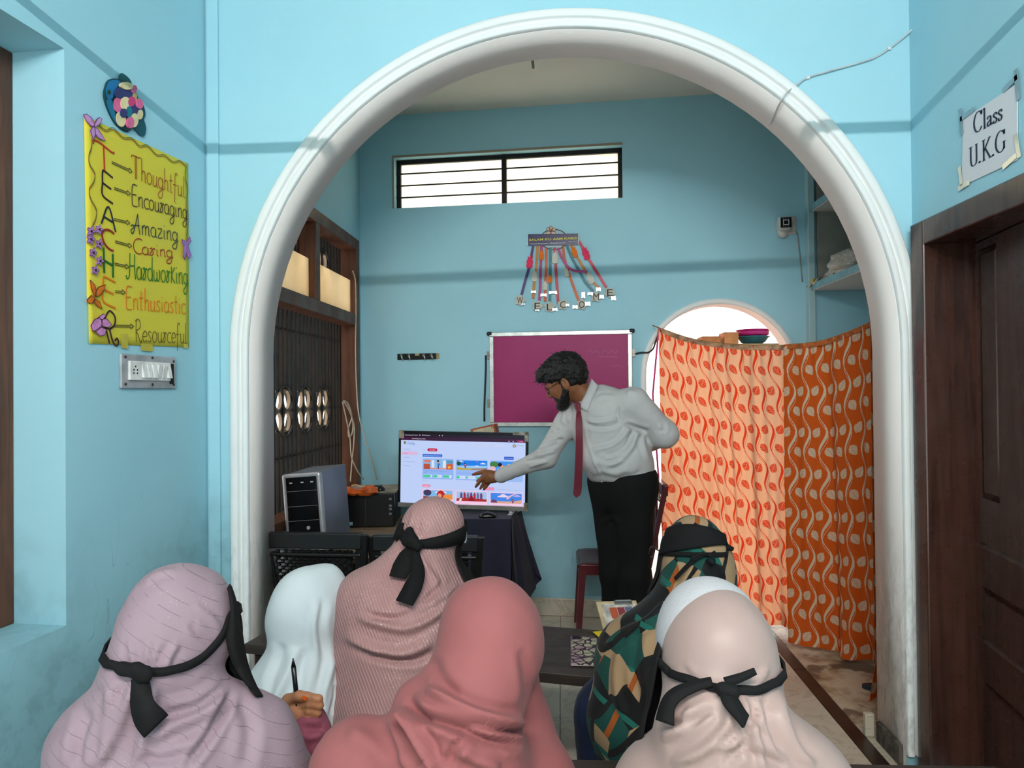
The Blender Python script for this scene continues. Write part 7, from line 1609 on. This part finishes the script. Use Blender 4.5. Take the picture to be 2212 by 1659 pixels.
bd_ = seated_body(G, base, hc + V3(-.005, .012, 0), .082, hc + V3(0, 0, -.16), sL + V3(.04, 0, -.05), sR + V3(-.03, 0, -.05), V3(base[0], base[1] - .02, .47), at(1290, 1580, 2.02), V3(sR[0] + .04, 2.15, .64), at(1320, 1480, 2.3), V3(sR[0] - .1, 2.36, .635), V3(base[0] - .12, 2.28, .42), V3(base[0] + .12, 2.26, .42), M_NAVYC, head_yaw=yawG); bd_.build('body', M_NAVYC, G, base)
Sn = SDF(V3(at(1240, 1500, 1.95)[0] - .08, 1.8, .36), V3(at(1360, 1500, 1.95)[0] + .1, 2.4, .78), .007); Sn.chain([sL + V3(-.02, .03, -.05), at(1302, 1530, 1.98), at(1300, 1590, 2.02), at(1318, 1480, 2.28)], [.06, .062, .06, .036], .05); Sn.cap(at(1300, 1560, 1.97), at(1310, 1650, 1.95), .06, .08, .05); sn = Sn.mesh(); sn.ripple(.006, 14, 2.0); sn.build('navy_sleeve', M_NAVYC, G, base)
for q in ((1295, 1531), (1326, 1616)):
    p, n_ = sn.hit(*q)
    if p is None: p, n_ = sf.hit(*q)
    if p is not None: MB().lathe([(0.0005, -.0065), (.0045, -.0045), (.0065, 0), (.0045, .0045), (.0005, .0065)], 12, tuple(p + n_ * .004 - base)).build('pearl', P((226, 216, 204), .2), G, smooth=True)
# black wrap round the head and thin ties
def band_region(surf, pxs_top, pxs_bot, name, parent, base, off=.005, nv=8):
    T = cr(pxs_top, 8); Bq = cr(pxs_bot, 8); n_ = min(len(T), len(Bq)); V = []; rows_ = []
    for i in range(n_):
        col = []
        for j in range(nv + 1):
            q = T[i] * (1 - j / nv) + Bq[i] * (j / nv); p, nn = surf.hit(*q)
            if p is None: p = V[-1] if V else hc; nn = np.zeros(3)
            V.append(p + nn * off)
    F = [(i * (nv + 1) + j, i * (nv + 1) + j + 1, (i + 1) * (nv + 1) + j + 1, (i + 1) * (nv + 1) + j) for i in range(n_ - 1) for j in range(nv)]
    mb = MB(); mb.add(rel(V, base), F); o = mb.build(name, M_BLACKC, parent, smooth=True); q_ = o.modifiers.new('t', 'SOLIDIFY'); q_.thickness = .004; q_.offset = 1; return o
band_region(sf, [(1437, 1150), (1460, 1138), (1500, 1136), (1540, 1146), (1562, 1158)], [(1430, 1200), (1460, 1192), (1500, 1186), (1540, 1180), (1566, 1178)], 'black_headband', G, base)
p1, n1 = strap_on(sf, [(1436, 1196), (1470, 1198), (1510, 1199), (1550, 1199), (1566, 1198)], .01); tie('veil_strap', p1, n1, .012, G, base)
tail_on(sf, [(1520, 1195), (1500, 1210), (1480, 1235), (1465, 1255)], .006, .010, G, base, .010); tail_on(sf, [(1526, 1198), (1540, 1205), (1545, 1214), (1535, 1218), (1526, 1208)], .006, .008, G, base, .007, 'veil_loop'); tail_on(sf, [(1522, 1198), (1505, 1208), (1490, 1214), (1500, 1202), (1520, 1196)], .006, .008, G, base, .007, 'veil_loop')
MB().tube(rel([at(1560, 1176, 1.96), at(1572, 1182, 1.94), at(1583, 1186, 1.93)], base), [.010, .008, .006], 8).build('tie_end', M_BLACKC, G, smooth=True)
veil(sf, hc, yawG - math.radians(70), yawG + math.radians(60), lambda u: hc[2] + .0, lambda u: hc[2] - .20 - .10 * (1 - u), G, base, flare=.03)
gl = [at(1404, 1185, 2.10), at(1411, 1182, 2.08), at(1424, 1190, 2.05), at(1440, 1192, 2.02)]
mb = MB(); mb.tube(rel(gl, base), .0022, 6); mb.build('glasses_arm', P((30, 26, 30), .3), G)
mb = MB(); lc = at(1408, 1192, 2.10); mb.tube(rel([lc + .018 * math.cos(a) * np.array([.5, .86, 0]) + .015 * math.sin(a) * np.array([0, 0, 1]) for a in np.linspace(0, 2 * math.pi, 18)], base), .0022, 6); mb.build('glasses_rim', P((30, 26, 30), .3), G)

# ================================================================== THINGS ON THE SECOND DESK
def desk_thing(name, label, cat, px, py, rz_): p = onz(px, py, DZ2 + .001); return thing(name, label, cat, (p[0], p[1], DZ2 + .001), rz_)
c4 = [onz(*q, DZ2 + .01) for q in ((1236, 1374), (1291, 1375), (1288, 1436), (1234, 1434))]
ph = thing('phone', 'phone in a mosaic patterned case lying on the desk beside the printed green woman', 'phone', (*(sum(c4) / 4)[:2], DZ2 + .0015), math.atan2(*(c4[1] - c4[0])[1::-1])); pw_ = float(np.linalg.norm(c4[1] - c4[0])); pl_ = float(np.linalg.norm(c4[3] - c4[0]))
m = Mat('mosaic_case', (150, 128, 134), .2, spec=.6); v = m.vor(34, 'DISTANCE_TO_EDGE', which='Object'); m.mix(m.noise(16, 2).smooth(.4, .6) * .8, (176, 178, 140)); m.mix(v.lt(.09), (34, 22, 40))
MB().b2((-pw_ / 2, -pl_ / 2, 0), (pw_ / 2, pl_ / 2, .010)).build('case', m.m, ph, bevel=.004, seg=3); cb_ = MB().b2((-pw_ / 2 + .004, pl_ / 2 - .040, .010), (-pw_ / 2 + .034, pl_ / 2 - .004, .013)).build('camera_bump', P((14, 14, 16), .15), ph, bevel=.003)
for (x_, y_) in ((.011, .012), (.011, .026), (.023, .019)): MB().lathe([(.005, .013), (.005, .0142)], 12, (-pw_ / 2 + x_, pl_ / 2 - y_, 0)).build('lens', P((40, 44, 60), .1), cb_)
MB().b2((-pw_ / 2 - .001, -pl_ / 2 - .001, .002), (pw_ / 2 + .001, pl_ / 2 + .001, .006)).build('bumper', P((170, 150, 150), .2), ph, bevel=.001)
cb2 = onz(1345, 1350, DZ2 + .02)
nb = thing('clipboard', 'pale clipboard with a steel clip propped at the far edge of the desk', 'clipboard', (cb2[0], cb2[1], DZ2 + .004), math.radians(8), rot=(math.radians(24), 0, math.radians(8)))
MB().b2((-.075, -.02, 0), (.085, .15, .006)).build('board', P((206, 180, 140), .6), nb, bevel=.002); MB().b2((-.06, -.01, .006), (.075, .135, .0075)).build('printed_sheet', P((226, 216, 206), .7, var=.3, scale=30), nb)
for k, (x0_, c) in enumerate(((-.03, (196, 90, 60)), (.0, (150, 60, 70)), (.03, (96, 110, 150)))): MB().b2((x0_, .05, .0076), (x0_ + .028, .11, .0082)).build('printed_picture', P(c, .6), nb)
mb = MB(); mb.tube([(.0, .14, .012), (.06, .14, .012)], .006, 8); mb.b2((-.005, .125, .007), (.065, .148, .010)); mb.build('clip', P((190, 190, 188), .25, .9), nb)
yc_ = thing('yellow_card', 'small yellow card with a black warning triangle on the desk near the clipboard', 'card', onz(1318, 1364, DZ2 + .012), math.radians(20)); yc_.location.z = DZ2 + .004
MB().b2((-.055, -.03, 0), (.055, .035, .0015)).build('card_sheet', P((236, 206, 30), .5), yc_); mb = MB(); tri = [(-.012, -.012), (.016, -.012), (.002, .016)]
for i in range(3): a_, b_ = tri[i], tri[(i + 1) % 3]; mb.ribbon([(a_[0], a_[1], .0022), (b_[0], b_[1], .0022)], .003, .0004, nrm=[(0, 0, 1)] * 2)
mb.build('warning_triangle', P((30, 26, 20)), yc_); MB().b2((-.05, -.05, 0), (.03, -.03, .001)).build('blue_edge', P((90, 160, 210), .5), yc_)
sl = onz(1893, 1492, 0); sp_ = thing('slipper', 'dark slipper on the floor beside the foot of the arch', 'slipper', (sl[0] + .06, sl[1], .001), math.radians(75))
mb = MB(); V = [(.045 * math.cos(a) * (1 - .12 * math.sin(a)), .12 * math.sin(a)) for a in np.linspace(0, 2 * math.pi, 24, endpoint=False)]; mb.add([(x, y, 0) for x, y in V] + [(x, y, .018) for x, y in V], [tuple(range(24))[::-1], tuple(range(24, 48))] + [(i, (i + 1) % 24, 24 + (i + 1) % 24, 24 + i) for i in range(24)]); mb.build('sole', P((30, 52, 60), .6), sp_); MB().tube(cr([(-.042, .02, .015), (-.02, .04, .05), (.02, .04, .05), (.042, .02, .015)], 6), .012, 8).build('strap', P((24, 24, 26), .6), sp_, smooth=True)
# ================================================================== THE STANDING MAN POINTING AT THE SCREEN
YT = 3.74
base = V3(at(1345, 1300, YT)[0], YT, 0.0)
Tm = thing('person', 'bearded man in a grey shirt and maroon tie leaning to point at the screen', 'person', base)
cn = np.array([-.55, -.83, 0]); cn /= np.linalg.norm(cn); lat = np.array([-cn[1], cn[0], 0])      # chest normal, his left (image right)
shR = at(1226, 908, 3.83); shL = at(1372, 868, 3.64); pel = at(1345, 1022, YT); bel = at(1333, 990, YT - .01); che = at(1306, 925, YT); upc = at(1297, 893, YT)
elR = at(1180, 988, 3.80); wrR = at(1077, 1030, 3.90); elL = at(1436, 938, 3.66); wrL = at(1398, 962, 3.86)
nkb = at(1282, 872, YT + .01); Hc = at(1221, 823, YT)
fF = np.array([-.85, .17, -.49]); fF /= np.linalg.norm(fF); uU = np.array([-.5, 0, .866]); uU -= fF * (uU @ fF); uU /= np.linalg.norm(uU); lL = np.cross(uU, fF)
HR = np.stack([fF, lL, uU], 1)                                   # columns: forward, left, up
def hl(f, l, u): return Hc + fF * f + lL * l + uU * u
hipL = at(1375, 1040, YT - .06); hipR = at(1315, 1040, YT + .06); knL = at(1370, 1240, YT - .07); knR = at(1330, 1240, YT + .05)
ftL = V3(knL[0] - .0, knL[1] + .02, .08); ftR = V3(knR[0] - .0, knR[1] + .02, .08)
lo = V3(-.62, 3.36, -.01); hi = V3(.70, 4.14, 1.76)
S = SDF(lo, hi, .0046)
# head and face
S.ell(hl(-.012, 0, .022), (.098, .076, .094), HR, 0.0); S.ell(hl(.045, 0, -.03), (.052, .058, .082), HR, .03)
for s_ in (-1, 1):
    S.cap(hl(.0, s_ * .052, -.045), hl(.07, s_ * .018, -.098), .026, .022, .025); S.ell(hl(.072, s_ * .036, -.018), (.022, .022, .026), HR, .02)
    S.ell(hl(.086, s_ * .032, .006), (.012, .014, .010), HR, .008, sub=True); S.ell(hl(.080, s_ * .032, .006), (.0125, .0125, .0125), HR, .003)
    S.ell(hl(-.006, s_ * .078, -.012), (.020, .010, .033), HR, .006); S.ell(hl(-.002, s_ * .088, -.006), (.010, .006, .016), HR, .004, sub=True); S.ell(hl(.004, s_ * .076, -.040), (.009, .007, .010), HR, .005)
S.ell(hl(.088, 0, -.106), (.020, .024, .018), HR, .02); S.cap(hl(.094, 0, .022), hl(.114, 0, -.026), .008, .0125, .012); S.ell(hl(.106, .010, -.032), (.010, .008, .008), HR, .006); S.ell(hl(.106, -.010, -.032), (.010, .008, .008), HR, .006)
S.cap(hl(.088, -.03, .026), hl(.088, .03, .026), .010, .010, .015); S.ell(hl(.099, 0, -.060), (.010, .022, .006), HR, .006); S.ell(hl(.097, 0, -.072), (.010, .020, .007), HR, .006)
S.cap(hl(-.03, 0, -.05), nkb, .056, .062, .03)
# trunk, arms, legs under the clothes
S.cap(shR * .92 + shL * .08, shL * .92 + shR * .08, .05, .05, .04); S.cap(upc, bel, .12, .13, .06, (cn, .75)); S.cap(bel, pel - [0, 0, .04], .13, .135, .06, (cn, .78))
S.cap(shR, elR, .044, .036, .03); S.cap(elR, wrR, .034, .022, .02); S.cap(shL, elL, .044, .036, .03); S.cap(elL, wrL, .034, .024, .02)
for hp, kn_, ft in ((hipL, knL, ftL), (hipR, knR, ftR)): S.cap(hp, kn_, .075, .05, .04); S.cap(kn_, ft, .048, .035, .02); S.cap(ft - [0, 0, .03], ft + cn * .16 - [0, 0, .045], .035, .026, .02)
# pointing right hand: wrist, palm, thumb on top, four fingers
def ph_(x, y, d=0.0): return at(1000 + x / 16.59, 980 + y / 16.59, 3.905 + d)
S.cap(wrR, ph_(1000, 830), .022, .026, .015); S.cap(ph_(1100, 760), ph_(860, 700), .020, .017, .02); S.cap(ph_(1100, 900), ph_(900, 960), .022, .019, .02); S.cap(ph_(960, 800), ph_(780, 830), .024, .018, .02)
S.chain([ph_(900, 690), ph_(760, 650), ph_(560, 690, .01), ph_(360, 745, .015)], [.016, .0125, .0105, .0080], .006)
S.chain([ph_(780, 760, .03), ph_(650, 880, .035), ph_(520, 975, .03)], [.012, .0105, .0085], .004)
S.chain([ph_(790, 800), ph_(640, 940, -.004), ph_(540, 1080), ph_(460, 1185, .008)], [.0135, .0108, .0098, .0076], .004)
S.chain([ph_(850, 900, .01), ph_(760, 1030, .006), ph_(690, 1150, .01), ph_(620, 1255, .015)], [.0125, .0102, .0094, .0072], .004)
S.chain([ph_(960, 970, .015), ph_(900, 1080, .012), ph_(820, 1190, .015), ph_(745, 1285, .02)], [.012, .0098, .0088, .0068], .004)
bd_ = S.mesh(); bd_.build('body', M_SKIN, Tm, base)
# nails on the visible fingers
head_d = SDF(Hc - .19, Hc + .19, .0036)
def head_shape(Sx, infl):
    Sx.ell(hl(-.012, 0, .022), (.098 + infl, .076 + infl, .094 + infl), HR, 0.0); Sx.ell(hl(.045, 0, -.03), (.052 + infl, .058 + infl, .082 + infl), HR, .03)
    for s_ in (-1, 1): Sx.cap(hl(.0, s_ * .052, -.045), hl(.07, s_ * .018, -.098), .026 + infl, .022 + infl, .025)
    Sx.ell(hl(.088, 0, -.106), (.020 + infl, .024 + infl, .018 + infl), HR, .02)
M_HAIR = Mat('black_hair', (10, 9, 9), .5, spec=.35); M_HAIR.bump(M_HAIR.noise(150, 3, stretch=(1, 1, .25)), .8, .01); M_HAIR = M_HAIR.m
# beard: skin of the jaw raised a few millimetres inside a jaw-line region
head_shape(head_d, .0045); shell = head_d.d.copy()
reg = SDF(Hc - .19, Hc + .19, .0036)
for s_ in (-1, 1): reg.chain([hl(.012, s_ * .075, -.005), hl(.012, s_ * .07, -.045), hl(.045, s_ * .055, -.085), hl(.09, 0, -.118)], [.008, .017, .027, .034], .008); reg.cap(hl(.098, 0, -.047), hl(.085, s_ * .034, -.062), .011, .010, .006); reg.cap(hl(.085, s_ * .036, -.06), hl(.075, s_ * .04, -.09), .012, .018, .01)
reg.ell(hl(.106, 0, -.066), (.014, .020, .011), HR, .004, sub=True)
head_d.d = np.maximum(shell, reg.d); br = head_d.mesh(); br.ripple(.0022, 90, 1.0); br.build('beard', M_HAIR, Tm, base)
# hair: full crown, swept forward tuft, tapered nape
Hs = SDF(Hc - .21, Hc + .21, .0042)
Hs.ell(hl(-.022, 0, .046), (.116, .094, .104), HR, 0.0); Hs.ell(hl(-.045, 0, .005), (.088, .084, .085), HR, .02); Hs.ell(hl(.045, 0, .088), (.075, .07, .045), HR, .03); Hs.ell(hl(.088, .01, .078), (.042, .055, .028), HR, .02)
for s_ in (-1, 1): Hs.cap(hl(.018, s_ * .078, .03), hl(.014, s_ * .076, -.012), .014, .008, .01)
Hs.ell(hl(.115, 0, -.045), (.085, .12, .098), HR, .012, sub=True); Hs.ell(hl(-.004, .09, -.02), (.024, .022, .036), HR, .006, sub=True); Hs.ell(hl(-.004, -.09, -.02), (.024, .022, .036), HR, .006, sub=True); Hs.ell(hl(.055, .10, -.01), (.05, .05, .045), HR, .01, sub=True)
Hs.plane(hl(-.05, 0, -.072), uU + fF * -.15, .01)
hs = Hs.mesh(); hs.ripple(.008, 22, 2.0); hs.ripple(.005, 48, 7.0); hs.ripple(.0025, 110, 3.0); hair = hs.build('hair', M_HAIR, Tm, base)
mb = MB()
for k in range(150):
    v = int(rng.integers(len(hs.V))); p = hs.V[v]; n_ = hs.N[v]; loc = (p - Hc) @ HR
    if loc[2] < .03: continue
    dr = n_ * .6 + fF * rng.normal(.2, .3) + lL * rng.normal(0, .4) + uU * .35; dr /= np.linalg.norm(dr); L = rng.uniform(.008, .024)
    mb.tube(rel([p - n_ * .004, p + dr * L * .6, p + dr * L + fF * .006 - uU * .003], base), [.0028, .0018, .0004], 4, cap=False)
o = mb.build('hair_strands', M_HAIR, Tm); o['kind'] = 'stuff'
# spectacles
mb = MB(); eyec = hl(.108, .034, .004); ec2 = hl(.108, -.034, .004)
for c_ in (eyec, ec2): mb.tube(rel([c_ + lL * .023 * math.cos(a) * .95 + fF * -.006 * abs(math.cos(a)) + uU * .020 * math.sin(a) for a in np.linspace(0, 2 * math.pi, 24)], base), .0016, 6)
mb.tube(rel([hl(.110, .012, .008), hl(.114, 0, .012), hl(.110, -.012, .008)], base), .0016, 6)
for s_ in (-1, 1): mb.tube(rel([hl(.102, s_ * .057, .008), hl(.05, s_ * .074, .010), hl(.0, s_ * .084, .012), hl(-.016, s_ * .084, -.004)], base), .0016, 6)
mb.build('spectacles', P((60, 48, 40), .3, .5), Tm, smooth=True)

# ---- shirt
M_SHIRT = cloth_mat('grey_shirt_cotton', (186, 185, 185), (176, 175, 177), .6, .03, 500, .06).m
S = SDF(V3(-.52, 3.38, .93), V3(.70, 4.12, 1.62), .0058)
S.cap(upc, che, .150, .165, .05, (cn, .74)); S.cap(che, bel, .165, .178, .06, (cn, .80)); S.cap(bel, pel + [0, 0, .01], .178, .168, .05, (cn, .82)); S.ell(at(1300, 990, YT - .06), (.10, .10, .09), None, .06)
S.cap(shR * .85 + shL * .15, shL * .88 + shR * .12, .066, .070, .06); S.cap(nkb - [0, 0, .02], upc, .075, .11, .05)
S.cap(shR, elR, .066, .056, .05); S.cap(elR, wrR + (elR - wrR) * .10, .054, .036, .035)
S.cap(wrR + (elR - wrR) * .22, wrR + (elR - wrR) * .06, .041, .040, .008)
S.cap(shL, elL, .074, .062, .05); S.cap(elL, wrL, .060, .042, .04)
S.plane(at(1345, 1026, YT) - [0, 0, .02], (-.10, 0, 1), .02)
sf = S.mesh(); sf.relax(1); sf.ripple(.005, 10, 4.0); sf.ripple(.0022, 30, 2.0)
def cq(*pts): return [(1120 + x / 4.608, 740 + y / 4.608) for x, y in pts]
sf.folds([(cq((1000, 740), (900, 775), (760, 790), (690, 770)), 4, .008), (cq((1010, 800), (900, 840), (760, 840), (660, 800)), 4, -.008), (cq((1110, 830), (1020, 960), (900, 1040), (700, 1080)), 5, .012), (cq((1150, 860), (1080, 1010), (960, 1100), (820, 1140)), 4, -.009), (cq((1190, 870), (1130, 1040), (1000, 1180), (860, 1230)), 5, .009), (cq((1000, 640), (985, 720), (1010, 780)), 3.5, -.010), (cq((1060, 810), (1160, 850), (1290, 890)), 5, -.014),
          (cq((1230, 930), (1250, 1040), (1300, 1180)), 5, .007), (cq((740, 1130), (900, 1180), (1050, 1140)), 5, -.006), (cq((1440, 800), (1450, 860), (1410, 890)), 4, -.008), (cq((1180, 500), (1110, 490), (1080, 520)), 4, .007), (cq((770, 560), (850, 530), (960, 545)), 4, .005),
          (cq((420, 700), (400, 780), (440, 850)), 4, -.007), (cq((240, 1000), (330, 960), (440, 930)), 3.5, .007), (cq((270, 920), (350, 890), (420, 880)), 3.5, -.006), (cq((170, 1080), (280, 1050), (400, 1000)), 3.5, -.007), (cq((130, 1120), (250, 1110), (370, 1080)), 3.5, .007), (cq((60, 1180), (160, 1170), (270, 1150)), 3, -.006), (cq((330, 860), (400, 920), (460, 940)), 3.5, .006), (cq((100, 1240), (200, 1210), (300, 1180)), 3, .006), (cq((470, 640), (490, 720), (500, 800)), 3, .005), (cq((520, 640), (525, 720), (530, 860)), 3, -.005),
          (cq((640, 720), (660, 850), (690, 1000), (760, 1200), (850, 1380)), 3, .004), (cq((950, 1380), (1100, 1340), (1240, 1280)), 6, -.006), (cq((800, 1260), (950, 1300), (1100, 1250)), 6, .007)])
sf.build('shirt', M_SHIRT, Tm, base)
for q in ((1262, 905), (1270, 942), (1286, 1005), (1300, 1040)):
    p, n_ = sf.hit(*q)
    if p is None: continue
    o = MB().lathe([(.0048, 0), (.0052, .0015), (.004, .003), (.0015, .002)], 12).build('button', P((196, 194, 190), .3), Tm); o.location = p + n_ * .001 - base; o.rotation_euler = Vector(tuple(n_)).to_track_quat('Z', 'Y').to_euler()
# cuff seam
# ---- collar: a folded band round the neck
na = (nkb - hl(-.03, 0, -.05)); na = -na / np.linalg.norm(na); e1 = cn - na * (cn @ na); e1 /= np.linalg.norm(e1); e2 = np.cross(na, e1)     # e1 front
nC = nkb + na * .008
mb = MB(); V = []; nA_, nB_ = 40, 6
for i in range(nA_ + 1):
    th = math.radians(12 + 336 * i / nA_); fr_ = max(0, math.cos(th)); fe = fr_ ** 2
    for j in range(nB_ + 1):
        v = j / nB_; r = .064 + (.034 + .030 * fe) * v; dirv = e1 * math.cos(th) + e2 * math.sin(th)
        h = .040 - .030 * fe - (.046 + .050 * fe) * v + .012 * math.sin(math.pi * v)
        V.append(nC + dirv * r + na * h)
mb.add(rel(V, base), [(i * (nB_ + 1) + j, i * (nB_ + 1) + j + 1, (i + 1) * (nB_ + 1) + j + 1, (i + 1) * (nB_ + 1) + j) for i in range(nA_) for j in range(nB_)]); o = mb.build('collar', M_SHIRT, Tm, smooth=True); q_ = o.modifiers.new('t', 'SOLIDIFY'); q_.thickness = .004; q_.offset = 0
wg = [at(1278, 817, 3.70), at(1266, 848, 3.672), at(1251, 877, 3.655), at(1270, 890, 3.640), at(1280, 862, 3.645), at(1293, 833, 3.672)]
mb = MB(); cq_ = [wg[0], wg[1], wg[2]]; dq_ = [wg[5], wg[4], wg[3]]; A_ = cr(cq_, 6); B_ = cr(dq_, 6); V = []
for i in range(len(A_)):
    for j in range(5): v = j / 4; V.append(A_[i] * (1 - v) + B_[i] * v + cn * .006 * math.sin(math.pi * v))
mb.add(rel(V, base), [(i * 5 + j, i * 5 + j + 1, (i + 1) * 5 + j + 1, (i + 1) * 5 + j) for i in range(len(A_) - 1) for j in range(4)]); o = mb.build('collar_wing', M_SHIRT, Tm, smooth=True); q_ = o.modifiers.new('t', 'SOLIDIFY'); q_.thickness = .004; q_.offset = 0
# ---- tie hanging clear of the chest
M_TIE = cloth_mat('maroon_tie_silk', (104, 30, 46), (88, 22, 38), .4, .2, 500, .1).m
kp = nC + e1 * .078 - na * .02
def tq(x, y, Y): return at(1120 + x / 4.608, 740 + y / 4.608, Y)
K = SDF(tq(600, 640, 3.63) - .06, tq(600, 640, 3.63) + .06, .003); K.cap(tq(585, 625, 3.655), tq(600, 690, 3.64), .020, .011, .0, (cn, .6)); K.mesh().build('tie_knot', M_TIE, Tm, base)
bl = [tq(600, 690, 3.635), tq(602, 760, 3.615), tq(605, 900, 3.60), tq(606, 1050, 3.60), tq(600, 1250, 3.605), tq(592, 1440, 3.61), tq(582, 1500, 3.61), tq(574, 1545, 3.61)]
mb = MB(); mb.ribbon(rel(cr(bl, 5), base), list(np.interp(np.linspace(0, 1, 36), [0, .2, .5, .80, .9, 1], [.022, .034, .038, .042, .036, .002])), .005, nrm=[cn * .9 + np.array([.3, -.4, 0])] * 36); mb.build('tie_blade', M_TIE, Tm)
# ---- trousers, belt, shoes
M_TRO = cloth_mat('black_trouser_cloth', (12, 12, 13), (17, 17, 18), .85, 0.0).m
S = SDF(V3(pel[0] - .28, YT - .30, 0.03), V3(pel[0] + .30, YT + .34, 1.09), .0075)
S.cap(pel + [0, 0, .02], pel - [0, 0, .06], .170, .176, .04, (cn, .82))
for hp, kn_, ft in ((hipL, knL, ftL), (hipR, knR, ftR)): S.cap(hp, kn_, .104, .080, .05); S.cap(kn_, V3(ft[0], ft[1], .06), .080, .068, .03)
S.plane(at(1345, 1020, YT), (.16, 0, -1), .01); S.plane((0, 0, .04), (0, 0, 1), .0)
sf2 = S.mesh(); sf2.ripple(.008, 7, 1.0); sf2.folds([([(1310, 1100), (1330, 1160), (1335, 1240)], 6, -.008), ([(1365, 1090), (1360, 1180), (1362, 1280)], 6, .006), ([(1300, 1130), (1320, 1120), (1345, 1130)], 5, .006)]); sf2.build('trousers', M_TRO, Tm, base)
mb = MB(); 
for ft in (ftL, ftR):
    Sh = SDF(ft + V3(-.24, -.24, -.09), ft + V3(.2, .16, .06), .006); Sh.cap(ft - [0, 0, .035] - cn * .04, ft - [0, 0, .045] + cn * .17, .045, .036, .0, ((0, 0, 1), .9)); Sh.plane((0, 0, .002), (0, 0, 1)); Sh.mesh().build('shoe', P((16, 14, 14), .3), Tm, base)
